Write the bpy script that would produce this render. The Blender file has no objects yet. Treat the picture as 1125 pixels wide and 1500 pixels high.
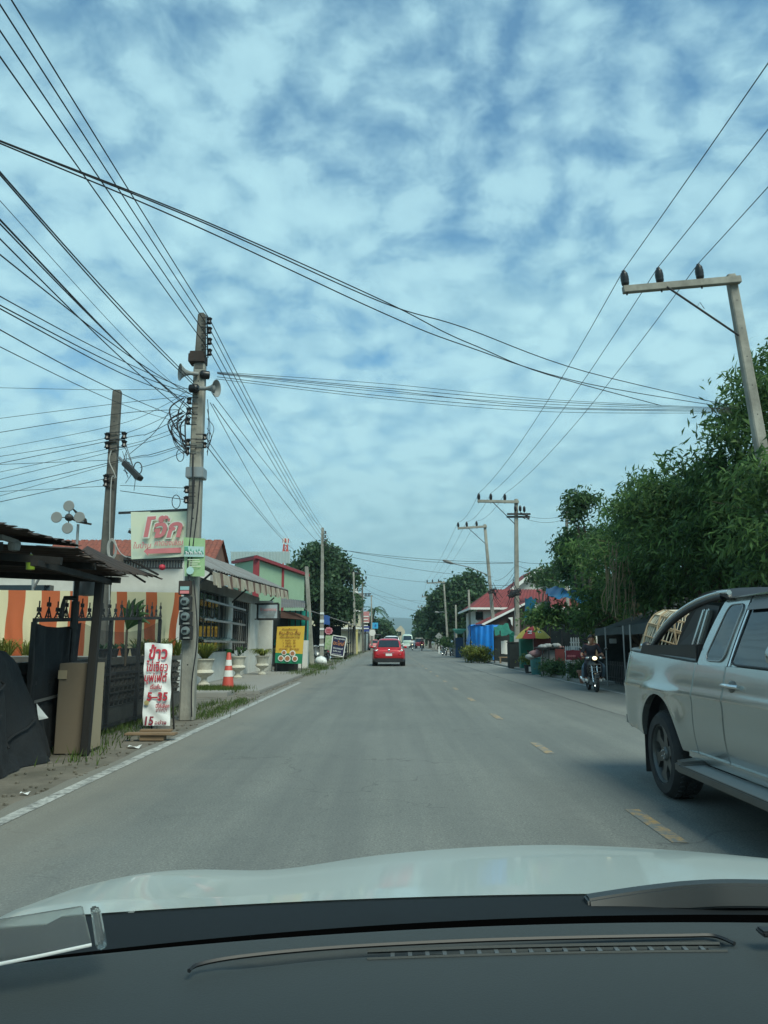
import bpy, bmesh, math, random
import numpy as np
from mathutils import Vector, Matrix

R = math.radians
PI = math.pi
random.seed(11)
rng = np.random.default_rng(5)
sc = bpy.context.scene
COL = sc.collection
V = Vector

# ------------------------------------------------------------------ camera
F = 1127.0                                   # focal length in photograph pixels (1125 x 1500)
EYE = V((0, 0, 1.28))
PITCH, YAW = R(9.57), R(0.23)
FWD = V((-math.sin(YAW) * math.cos(PITCH), math.cos(YAW) * math.cos(PITCH), math.sin(PITCH)))
RGT = V((math.cos(YAW), math.sin(YAW), 0))
UPV = RGT.cross(FWD)


def at(px, py, Y):
    """World point at distance Y along the road that was measured at (px, py) in the photograph."""
    d = FWD + RGT * ((px - 562.5) / F) - UPV * ((py - 750) / F)
    return EYE + d * (Y / d.y)


def gr(px, py, z=0.0):
    d = FWD + RGT * ((px - 562.5) / F) - UPV * ((py - 750) / F)
    return EYE + d * ((z - EYE.z) / d.z)


cam_d = bpy.data.cameras.new("camera")
cam_d.sensor_fit = 'VERTICAL'
cam_d.sensor_height = 36
cam_d.lens = 36 * F / 1500
cam_d.clip_start = 0.05
cam_d.clip_end = 20000
cam = bpy.data.objects.new("camera", cam_d)
COL.objects.link(cam)
m = Matrix((RGT, UPV, -FWD)).transposed().to_4x4()
m.translation = EYE
cam.matrix_world = m
sc.camera = cam


def bend(Y):
    """The road bends gently to the right beyond about 70 m."""
    if Y < 60:
        return 0.0
    if Y < 120:
        return 0.026 * (Y - 60) ** 2 / 120
    return 0.026 * (Y - 90)


# ------------------------------------------------------------------ objects and tags
ORG = {}


def tag(o, label=None, cat=None, group=None, kind=None):
    if label: o['label'] = label
    if cat: o['category'] = cat
    if group: o['group'] = group
    if kind: o['kind'] = kind
    return o


def thing(name, label, cat, loc=(0, 0, 0), group=None):
    o = bpy.data.objects.new(name, None)
    o.empty_display_size = 0.2
    COL.objects.link(o)
    o.location = loc
    ORG[o.name] = V(loc)
    return tag(o, label, cat, group)


CH = {}


def children(o):
    return [c for c in COL.objects if c.parent == o]


def copy_tree(o, parent=None):
    c = o.copy()
    COL.objects.link(c)
    if parent is not None:
        c.parent = parent
    for ch in children(o):
        copy_tree(ch, c)
    return c


def put(o, loc, rotz=0.0, label=None, group=None, scale=None):
    o.location = loc
    o.rotation_euler = (0, 0, rotz)
    if label: o['label'] = label
    if group: o['group'] = group
    if scale: o.scale = (scale,) * 3
    return o


# ------------------------------------------------------------------ mesh builder
def frame(t):
    t = t.normalized()
    a = V((0, 0, 1)) if abs(t.z) < 0.95 else V((1, 0, 0))
    s = t.cross(a).normalized()
    return s, s.cross(t).normalized()


class MB:
    def __init__(self):
        self.v, self.f, self.mi, self.k = [], [], [], 0

    def add(self, vs, fs):
        n = len(self.v)
        self.v += [tuple(p) for p in vs]
        for f in fs:
            self.f.append([n + i for i in f])
            self.mi.append(self.k)
        return self

    def quad(self, *p):
        return self.add(p, [list(range(len(p)))])

    def box(self, c, s, rot=None):
        c = V(c)
        h = V(s) / 2
        vs = [V((x * h.x, y * h.y, z * h.z)) for x in (-1, 1) for y in (-1, 1) for z in (-1, 1)]
        if rot is not None:
            vs = [rot @ p for p in vs]
        return self.add([c + p for p in vs], [[0, 1, 3, 2], [4, 6, 7, 5], [0, 4, 5, 1], [2, 3, 7, 6], [0, 2, 6, 4], [1, 5, 7, 3]])

    def bar(self, p0, p1, w, h, w1=None, h1=None, up=None):
        p0, p1 = V(p0), V(p1)
        t = (p1 - p0).normalized()
        if up is not None:
            s = t.cross(V(up)).normalized()
            u = s.cross(t)
        else:
            s, u = frame(t)
        w1 = w if w1 is None else w1
        h1 = h if h1 is None else h1
        vs = []
        for p, a, b in ((p0, w, h), (p1, w1, h1)):
            vs += [p + s * (i * a / 2) + u * (j * b / 2) for i, j in ((-1, -1), (1, -1), (1, 1), (-1, 1))]
        return self.add(vs, [[3, 2, 1, 0], [4, 5, 6, 7], [0, 1, 5, 4], [1, 2, 6, 5], [2, 3, 7, 6], [3, 0, 4, 7]])

    def tube(self, p0, p1, r0, r1=None, n=10):
        return self.path([p0, p1], [r0, r0 if r1 is None else r1], n)

    def path(self, pts, r, n=8, closed=False, flat=1.0):
        pts = [V(p) for p in pts]
        N = len(pts)
        rs = r if isinstance(r, (list, tuple)) else [r] * N
        vs = []
        s = None
        for i, p in enumerate(pts):
            a = pts[(i - 1) % N] if (i or closed) else p
            b = pts[(i + 1) % N] if (i < N - 1 or closed) else p
            t = (b - a).normalized()
            if s is None:
                s, u = frame(t)
            else:
                s = s - t * s.dot(t)
                if s.length < 1e-5:
                    s, u = frame(t)
                s.normalize()
                u = t.cross(s) * -1
                u = s.cross(t)
            for k in range(n):
                an = 2 * PI * k / n
                vs.append(p + s * (math.cos(an) * rs[i]) + u * (math.sin(an) * rs[i] * flat))
        fs = []
        for i in range(N if closed else N - 1):
            j = (i + 1) % N
            for k in range(n):
                l = (k + 1) % n
                fs.append([i * n + k, i * n + l, j * n + l, j * n + k])
        if not closed:
            fs.append(list(range(n))[::-1])
            fs.append([(N - 1) * n + k for k in range(n)])
        return self.add(vs, fs)

    def lathe(self, prof, c=(0, 0, 0), n=20, axis=(0, 0, 1), cap=True):
        c = V(c)
        ax = V(axis).normalized()
        s, u = frame(ax)
        vs, fs = [], []
        for r, h in prof:
            for k in range(n):
                an = 2 * PI * k / n
                vs.append(c + ax * h + s * (math.cos(an) * r) + u * (math.sin(an) * r))
        for i in range(len(prof) - 1):
            for k in range(n):
                l = (k + 1) % n
                fs.append([i * n + k, i * n + l, (i + 1) * n + l, (i + 1) * n + k])
        if cap:
            if prof[0][0] > 1e-4: fs.append(list(range(n))[::-1])
            if prof[-1][0] > 1e-4: fs.append([(len(prof) - 1) * n + k for k in range(n)])
        return self.add(vs, fs)

    def grid(self, fn, nu, nv):
        vs = [fn(i / nu, j / nv) for i in range(nu + 1) for j in range(nv + 1)]
        w = nv + 1
        return self.add(vs, [[i * w + j, (i + 1) * w + j, (i + 1) * w + j + 1, i * w + j + 1] for i in range(nu) for j in range(nv)])

    def prism(self, pts, d):
        """Planar outline pts (3-D) extruded by vector d."""
        pts = [V(p) for p in pts]
        d = V(d)
        n = len(pts)
        vs = pts + [p + d for p in pts]
        fs = [list(range(n))[::-1], [n + i for i in range(n)]]
        fs += [[i, (i + 1) % n, n + (i + 1) % n, n + i] for i in range(n)]
        return self.add(vs, fs)

    def loft(self, secs, cap=True, closed=True):
        n = len(secs[0])
        vs = [p for s in secs for p in s]
        fs = []
        for i in range(len(secs) - 1):
            for k in range(n if closed else n - 1):
                l = (k + 1) % n
                fs.append([i * n + k, i * n + l, (i + 1) * n + l, (i + 1) * n + k])
        if cap:
            fs.append(list(range(n))[::-1])
            fs.append([(len(secs) - 1) * n + k for k in range(n)])
        return self.add(vs, fs)

    def ball(self, c, r, n=12, m_=8, sq=(1, 1, 1)):
        c = V(c)
        prof = [(max(1e-5, math.sin(PI * i / m_)) * r, -math.cos(PI * i / m_) * r) for i in range(m_ + 1)]
        vs, fs = [], []
        for rr, h in prof:
            for k in range(n):
                an = 2 * PI * k / n
                vs.append(c + V((math.cos(an) * rr * sq[0], math.sin(an) * rr * sq[1], h * sq[2])))
        for i in range(m_):
            for k in range(n):
                l = (k + 1) % n
                fs.append([i * n + k, i * n + l, (i + 1) * n + l, (i + 1) * n + k])
        return self.add(vs, fs)

    def build(self, name, mat, parent=None, smooth=0, bev=0, origin=None, solid=0, kind=None, label=None, recalc=True):
        me = bpy.data.meshes.new(name)
        o_ = V((0, 0, 0))
        if parent is not None:
            o_ = ORG.get(parent.name, o_)
        elif origin is not None:
            o_ = V(origin)
        me.from_pydata([(p[0] - o_.x, p[1] - o_.y, p[2] - o_.z) for p in self.v], [], self.f)
        mats = mat if isinstance(mat, (list, tuple)) else [mat]
        for a in mats: me.materials.append(a)
        if len(mats) > 1:
            me.polygons.foreach_set('material_index', self.mi)
        bm = bmesh.new()
        bm.from_mesh(me)
        if recalc:
            bmesh.ops.remove_doubles(bm, verts=bm.verts, dist=1e-5)
            bmesh.ops.recalc_face_normals(bm, faces=bm.faces)
        if solid:
            bmesh.ops.solidify(bm, geom=bm.faces[:], thickness=solid)
        if bev:
            es = [e for e in bm.edges if len(e.link_faces) == 2 and e.calc_face_angle(0) > R(35)]
            bmesh.ops.bevel(bm, geom=es, offset=bev, segments=2, affect='EDGES', clamp_overlap=True)
        bm.to_mesh(me)
        bm.free()
        if smooth:
            me.polygons.foreach_set('use_smooth', [True] * len(me.polygons))
            me.set_sharp_from_angle(angle=R(smooth))
        o = bpy.data.objects.new(name, me)
        COL.objects.link(o)
        if parent is not None:
            o.parent = parent
        else:
            o.location = o_
        ORG[o.name] = o_
        if kind: o['kind'] = kind
        if label: o['label'] = label
        return o


def text(body, size, mat, parent, pos, right=(1, 0, 0), up=(0, 0, 1), name='lettering', bold=0.0, shear=0.0, ext=0.002, sx=1.0, align='CENTER', box=None):
    cu = bpy.data.curves.new('t', 'FONT')
    cu.body = body
    cu.size = size
    cu.align_x = align
    cu.align_y = 'CENTER'
    cu.offset = bold * 0.3
    cu.shear = shear
    cu.extrude = ext
    cu.resolution_u = 3
    t = bpy.data.objects.new('t', cu)
    COL.objects.link(t)
    dg = bpy.context.evaluated_depsgraph_get()
    me = bpy.data.meshes.new_from_object(t.evaluated_get(dg))
    bpy.data.objects.remove(t)
    if box:
        xs = [v.co.x for v in me.vertices]
        ys = [v.co.y for v in me.vertices]
        cx, cy = (min(xs) + max(xs)) / 2, (min(ys) + max(ys)) / 2
        me.transform(Matrix.Diagonal((box[0] / max(1e-6, max(xs) - min(xs)), box[1] / max(1e-6, max(ys) - min(ys)), 1, 1)) @ Matrix.Translation((-cx, -cy, 0)))
    r, u = V(right).normalized(), V(up).normalized()
    nrm = r.cross(u)
    M = Matrix((r * sx, u, nrm)).transposed().to_4x4()
    M.translation = V(pos) - ORG.get(parent.name, V((0, 0, 0)))
    me.transform(M)
    me.materials.clear()
    me.materials.append(mat)
    me.name = name
    o = bpy.data.objects.new(name, me)
    COL.objects.link(o)
    o.parent = parent
    ORG[o.name] = ORG.get(parent.name, V((0, 0, 0)))
    return o


# ------------------------------------------------------------------ materials
def lin(r, g, b):
    """sRGB 0-255 to linear."""
    return tuple((c / 255 / 12.92) if c / 255 <= 0.04045 else ((c / 255 + 0.055) / 1.055) ** 2.4 for c in (r, g, b))


def mul(c, k):
    return tuple(max(0, min(1, x * k)) for x in c[:3]) + (1,)


class NT:
    def __init__(self, mt):
        self.t = mt.node_tree
        self.n, self.l = self.t.nodes, self.t.links

    def new(self, typ, **kw):
        nd = self.n.new(typ)
        for k, v in kw.items():
            if k[0] == '_':
                nd.inputs[k[1:].replace('_', ' ')].default_value = v
            else:
                setattr(nd, k, v)
        return nd

    def link(self, a, b):
        self.l.new(a, b)

    def noise(self, vec, scale, detail=5, rough=0.6):
        nd = self.new('ShaderNodeTexNoise')
        nd.inputs['Scale'].default_value = scale
        nd.inputs['Detail'].default_value = detail
        nd.inputs['Roughness'].default_value = rough
        if vec is not None: self.link(vec, nd.inputs['Vector'])
        return nd.outputs['Fac']

    def ramp(self, fac, stops):
        nd = self.new('ShaderNodeValToRGB')
        e = nd.color_ramp.elements
        while len(e) < len(stops): e.new(0.5)
        for i, (p, c) in enumerate(stops):
            e[i].position = p
            e[i].color = c if len(c) == 4 else tuple(c) + (1,)
        self.link(fac, nd.inputs['Fac'])
        return nd.outputs['Color']

    def mix(self, fac, a, b, mode='MIX'):
        nd = self.new('ShaderNodeMix', data_type='RGBA', blend_type=mode)
        for s, i in ((fac, 0), (a, 6), (b, 7)):
            if hasattr(s, 'links'):
                self.link(s, nd.inputs[i])
            else:
                nd.inputs[i].default_value = s if i == 0 else (tuple(s) + (1,))[:4]
        return nd.outputs[2]

    def math(self, op, a, b=0.0, c=None):
        nd = self.new('ShaderNodeMath', operation=op)
        for i, s in enumerate((a, b, c)):
            if s is None: continue
            if hasattr(s, 'links'): self.link(s, nd.inputs[i])
            else: nd.inputs[i].default_value = s
        return nd.outputs[0]

    def coord(self, stretch=None, kind='Object'):
        tc = self.new('ShaderNodeTexCoord')
        if not stretch: return tc.outputs[kind]
        mp = self.new('ShaderNodeMapping')
        mp.inputs['Scale'].default_value = stretch
        self.link(tc.outputs[kind], mp.inputs['Vector'])
        return mp.outputs['Vector']


def mat(name, c, rough=0.6, metal=0.0, var=0.15, scale=3.0, col2=None, bump=0.0, bscale=40.0, spec=0.5, coat=0.0,
        emit=0.0, stretch=None, dirt=0.0, dirt_col=(0.10, 0.085, 0.065), dscale=1.5, alpha=None, transl=0.0):
    mt = bpy.data.materials.new(name)
    mt.use_nodes = True
    T = NT(mt)
    b = T.n['Principled BSDF']
    co = T.coord(stretch)
    f = T.noise(co, scale, 6, 0.62)
    a0 = mul(c, 1 - var)
    a1 = mul(col2 if col2 else c, 1 + (0 if col2 else var))
    if col2: a0 = mul(c, 1)
    base = T.ramp(f, [(0.3, a0), (0.7, a1)])
    if dirt:
        g = T.noise(T.coord(), dscale, 8, 0.7)
        k = T.ramp(g, [(0.42, (0, 0, 0)), (0.72, (dirt,) * 3)])
        base = T.mix(k, base, dirt_col)
    T.link(base, b.inputs['Base Color'])
    b.inputs['Roughness'].default_value = rough
    b.inputs['Metallic'].default_value = metal
    b.inputs['Specular IOR Level'].default_value = spec
    b.inputs['Coat Weight'].default_value = coat
    if coat: b.inputs['Coat Roughness'].default_value = 0.06
    if bump:
        bn = T.new('ShaderNodeBump')
        bn.inputs['Strength'].default_value = bump
        bn.inputs['Distance'].default_value = 0.02
        T.link(T.noise(co, bscale, 5, 0.6), bn.inputs['Height'])
        T.link(bn.outputs[0], b.inputs['Normal'])
    if emit:
        T.link(base, b.inputs['Emission Color'])
        b.inputs['Emission Strength'].default_value = emit
    if alpha is not None:
        b.inputs['Alpha'].default_value = alpha
    return mt


def leaf_mat(name, dark, light, trans=0.25):
    mt = bpy.data.materials.new(name)
    mt.use_nodes = True
    T = NT(mt)
    b = T.n['Principled BSDF']
    ge = T.new('ShaderNodeNewGeometry')
    n2 = T.noise(T.coord(), 0.9, 3)
    f = T.math('ADD', T.math('MULTIPLY', ge.outputs['Random Per Island'], 0.6), T.math('MULTIPLY', n2, 0.5))
    c = T.ramp(f, [(0.15, mul(dark, 1)), (0.6, mul(light, 0.75)), (0.95, mul(light, 1.25))])
    T.link(c, b.inputs['Base Color'])
    b.inputs['Roughness'].default_value = 0.55
    b.inputs['Specular IOR Level'].default_value = 0.3
    tr = T.new('ShaderNodeBsdfTranslucent')
    T.link(c, tr.inputs['Color'])
    mx = T.new('ShaderNodeMixShader')
    mx.inputs[0].default_value = trans
    T.link(b.outputs[0], mx.inputs[1])
    T.link(tr.outputs[0], mx.inputs[2])
    T.link(mx.outputs[0], T.n['Material Output'].inputs['Surface'])
    return mt


M = {}
M['concrete'] = mat('pole_concrete', (0.30, 0.29, 0.25), 0.85, var=0.22, scale=2.5, bump=0.3, bscale=60, dirt=0.75, dirt_col=(0.09, 0.085, 0.075), stretch=(1, 1, 0.3))
M['concrete_dark'] = mat('weathered_concrete', (0.125, 0.12, 0.105), 0.9, var=0.3, scale=2, bump=0.4, bscale=40, dirt=0.8, dirt_col=(0.05, 0.05, 0.045))
M['plaster'] = mat('white_plaster', (0.62, 0.62, 0.58), 0.8, var=0.07, scale=1.2, dirt=0.35, dirt_col=(0.28, 0.27, 0.23), bump=0.1)
M['plaster_grey'] = mat('grey_plaster', (0.30, 0.30, 0.29), 0.85, var=0.15, scale=1.2, dirt=0.5, dirt_col=(0.12, 0.12, 0.1))
M['block'] = mat('dark_block', (0.085, 0.08, 0.072), 0.95, var=0.35, scale=3, bump=0.5, bscale=30, dirt=0.6, dirt_col=(0.03, 0.035, 0.03))
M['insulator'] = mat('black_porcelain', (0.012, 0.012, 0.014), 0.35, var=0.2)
M['steel_dark'] = mat('dark_steel', (0.03, 0.032, 0.035), 0.55, metal=0.3, var=0.3, dirt=0.4)
M['steel'] = mat('galvanised_steel', (0.33, 0.34, 0.34), 0.45, metal=0.7, var=0.15, dirt=0.3)
M['wire'] = mat('black_cable', (0.012, 0.013, 0.016), 0.6, var=0.1)
M['wire_grey'] = mat('pale_cable', (0.35, 0.35, 0.33), 0.6, var=0.1)
M['black_plastic'] = mat('black_plastic', (0.014, 0.015, 0.017), 0.5, var=0.2)
M['rubber'] = mat('tyre_rubber', (0.022, 0.022, 0.023), 0.85, var=0.25, dirt=0.5, dirt_col=(0.07, 0.065, 0.055), dscale=3)
M['horn'] = mat('grey_horn', (0.25, 0.26, 0.25), 0.5, var=0.12, dirt=0.4, dscale=3)
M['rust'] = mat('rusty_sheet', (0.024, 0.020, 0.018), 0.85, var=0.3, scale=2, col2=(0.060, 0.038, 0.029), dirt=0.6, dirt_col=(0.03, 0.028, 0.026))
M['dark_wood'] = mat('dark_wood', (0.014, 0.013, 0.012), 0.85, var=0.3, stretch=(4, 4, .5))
M['wood'] = mat('old_wood', (0.22, 0.15, 0.09), 0.8, var=0.25, stretch=(1, 8, 8), scale=4)
M['net'] = mat('black_cloth', (0.010, 0.013, 0.016), 0.85, var=0.3, scale=4, bump=0.8, bscale=9, dirt=0.45, dirt_col=(0.03, 0.03, 0.03))
M['ply'] = mat('brown_board', (0.17, 0.135, 0.095), 0.85, var=0.12, scale=1.5, dirt=0.35, dirt_col=(0.07, 0.06, 0.05))
M['ply_light'] = mat('tan_board', (0.36, 0.29, 0.19), 0.85, var=0.1, scale=1.5, dirt=0.3, dirt_col=(0.15, 0.12, 0.08))
M['white_paint'] = mat('white_paint', (0.72, 0.72, 0.69), 0.5, var=0.06, dirt=0.25, dirt_col=(0.4, 0.38, 0.33))
M['banner_white'] = mat('white_vinyl', (0.68, 0.70, 0.69), 0.45, var=0.08, scale=2, bump=0.25, bscale=4, dirt=0.2, dirt_col=(0.42, 0.41, 0.38))
M['red_ink'] = mat('red_ink', (0.42, 0.025, 0.045), 0.55, var=0.15)
M['dark_red_ink'] = mat('dark_red_ink', (0.22, 0.02, 0.04), 0.55, var=0.2)
M['faded_red'] = mat('faded_red_ink', (0.60, 0.19, 0.20), 0.6, var=0.1)
M['pale_halo'] = mat('pale_outline', (0.70, 0.72, 0.62), 0.6, var=0.06)
M['sign_green'] = mat('pale_green_vinyl', (0.72, 0.74, 0.55), 0.5, var=0.1, scale=2.2, col2=(0.66, 0.74, 0.60), dirt=0.25, dirt_col=(0.5, 0.52, 0.32))
M['tile_red'] = mat('red_tile', (0.21, 0.062, 0.04), 0.75, var=0.3, scale=5, dirt=0.5, dirt_col=(0.13, 0.06, 0.045))
M['tile_crimson'] = mat('crimson_tile', (0.20, 0.034, 0.033), 0.75, var=0.25, scale=3, dirt=0.6, dirt_col=(0.075, 0.022, 0.022))
M['terracotta'] = mat('terracotta', (0.24, 0.11, 0.07), 0.8, var=0.2)
M['skin'] = mat('skin', (0.34, 0.17, 0.11), 0.5, var=0.06)
M['hair'] = mat('black_hair', (0.012, 0.010, 0.009), 0.5, var=0.3)
M['chrome'] = mat('chrome', (0.75, 0.76, 0.77), 0.12, metal=1.0, var=0.03)
M['glass_dark'] = mat('tinted_glass', (0.010, 0.016, 0.022), 0.05, var=0.1, spec=0.8)
M['leaf_dark'] = leaf_mat('leaf_dark', (0.026, 0.064, 0.040), (0.100, 0.185, 0.072), .45)
M['leaf_mango'] = leaf_mat('leaf_mango', (0.028, 0.074, 0.040), (0.135, 0.240, 0.075), .48)
M['leaf_yellow'] = leaf_mat('leaf_yellow', (0.07, 0.11, 0.02), (0.24, 0.27, 0.06), 0.3)
M['leaf_far'] = leaf_mat('leaf_far', (0.026, 0.066, 0.038), (0.085, 0.155, 0.070), .35)
M['bark'] = mat('bark', (0.11, 0.085, 0.06), 0.95, var=0.35, scale=6, bump=0.6, bscale=20, stretch=(1, 1, .25))
M['grassleaf'] = leaf_mat('grass_blade', (0.035, 0.07, 0.018), (0.10, 0.15, 0.035), 0.3)
# ------------------------------------------------------------------ light and sky
SKX, SKY_ = 8.4, -2.2
SUN_EL, SUN_AZ = R(52), R(150)               # azimuth clockwise from the road's direction: behind the camera, to the right
wd = bpy.data.worlds.new("World")
sc.world = wd
wd.use_nodes = True
T = NT(wd)
bg = T.n['Background']
sky = T.new('ShaderNodeTexSky', sky_type='NISHITA')
sky.sun_disc = False
sky.sun_elevation = SUN_EL
sky.sun_rotation = SUN_AZ
sky.air_density, sky.dust_density, sky.ozone_density = 1.0, 0.6, 2.0
tc = T.new('ShaderNodeTexCoord')
sep = T.new('ShaderNodeSeparateXYZ')
T.link(tc.outputs['Generated'], sep.inputs[0])
zc = T.math('MAXIMUM', sep.outputs['Z'], 0.0)
den = T.math('ADD', zc, 0.30)
cmb = T.new('ShaderNodeCombineXYZ')
T.link(T.math('DIVIDE', sep.outputs['X'], den), cmb.inputs[0])
T.link(T.math('DIVIDE', sep.outputs['Y'], den), cmb.inputs[1])
cmb.inputs[2].default_value = 3.7
mp = T.new('ShaderNodeMapping')
mp.inputs['Location'].default_value = (SKX, SKY_, 0)
T.link(cmb.outputs[0], mp.inputs['Vector'])
P0 = mp.outputs[0]
nw = T.new('ShaderNodeTexNoise')
nw.inputs['Scale'].default_value = 5.0
nw.inputs['Detail'].default_value = 4
T.link(P0, nw.inputs['Vector'])
vm = T.new('ShaderNodeVectorMath', operation='MULTIPLY_ADD')
T.link(nw.outputs['Color'], vm.inputs[0])
vm.inputs[1].default_value = (0.10, 0.10, 0)
T.link(P0, vm.inputs[2])
PW = vm.outputs[0]
big = T.noise(P0, 1.5, 2, 0.5)
mid = T.noise(PW, 8.0, 4, 0.55)
fine = T.noise(PW, 21.0, 6, 0.62)
vo = T.new('ShaderNodeTexVoronoi', feature='SMOOTH_F1')
vo.inputs['Scale'].default_value = 16.5
vo.inputs['Smoothness'].default_value = 0.8
vo.inputs['Randomness'].default_value = 1.0
T.link(PW, vo.inputs['Vector'])
puff = T.math('SUBTRACT', 0.62, vo.outputs['Distance'])
cl = T.math('ADD', T.math('MULTIPLY', big, 0.80), T.math('ADD', T.math('MULTIPLY', mid, 0.72), T.math('ADD', T.math('MULTIPLY', fine, 0.66), T.math('MULTIPLY', puff, 0.62))))
low = T.math('MULTIPLY', T.math('POWER', T.math('SUBTRACT', 1.0, zc), 1.5), 1.05)   # the sheet closes up towards the horizon
cl = T.math('ADD', cl, low)
mask = T.ramp(T.math('MULTIPLY', T.math('SUBTRACT', cl, 0.955), 0.9), [(0.16, (0.16,) * 3), (0.34, (0.46,) * 3), (0.54, (0.82,) * 3), (0.90, (1.0,) * 3)])
under = T.noise(PW, 2.4, 5, 0.6)
shade = T.math('ADD', T.math('MULTIPLY', under, 0.6), T.math('MULTIPLY', T.math('ADD', puff, fine), 0.42))
cloud = T.ramp(shade, [(0.36, mul((0.0265, 0.0465, 0.0595), 1)), (0.66, mul((0.0425, 0.066, 0.0765), 1))])
sc_ = T.new('ShaderNodeVectorMath', operation='SCALE')
T.link(cloud, sc_.inputs[0])
sc_.inputs['Scale'].default_value = 100.0
skt = T.mix(1.0, sky.outputs[0], (0.66, 1.22, 1.40), 'MULTIPLY')
far_c = T.ramp(zc, [(0.0, (1,) * 3), (0.09, (0.75,) * 3), (0.26, (0,) * 3)])
band = T.ramp(T.noise(T.coord((3, 3, 14), 'Generated'), 1.6, 5, 0.55), [(0.35, (2.7, 4.75, 5.5)), (0.65, (3.4, 5.45, 6.15))])
final = T.mix(far_c, T.mix(mask, skt, sc_.outputs[0]), band)
T.link(final, bg.inputs['Color'])
bg.inputs['Strength'].default_value = 0.105

sun_d = bpy.data.lights.new('sun', 'SUN')
sun_d.energy = 3.1
sun_d.angle = R(28)
sun_d.color = (1.0, 0.97, 0.82)
sun = bpy.data.objects.new('sun', sun_d)
COL.objects.link(sun)
sdir = V((math.sin(SUN_AZ) * math.cos(SUN_EL), math.cos(SUN_AZ) * math.cos(SUN_EL), math.sin(SUN_EL)))
sun.rotation_euler = sdir.to_track_quat('Z', 'Y').to_euler()
sun.location = sdir * 60

sc.view_settings.view_transform = 'Standard'
sc.view_settings.look = 'None'
sc.view_settings.exposure = 0.20
sc.view_settings.use_white_balance = True
sc.view_settings.white_balance_temperature = 6500
sc.view_settings.white_balance_tint = 2
sc.view_settings.gamma = 1.0
sc.cycles.max_bounces = 6
sc.cycles.volume_bounces = 0
sc.cycles.transparent_max_bounces = 12

# ------------------------------------------------------------------ ground, road, verges
XL, XC, XR = -2.78, 1.89, 5.88               # left edge line, centre line, right edge line


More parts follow.
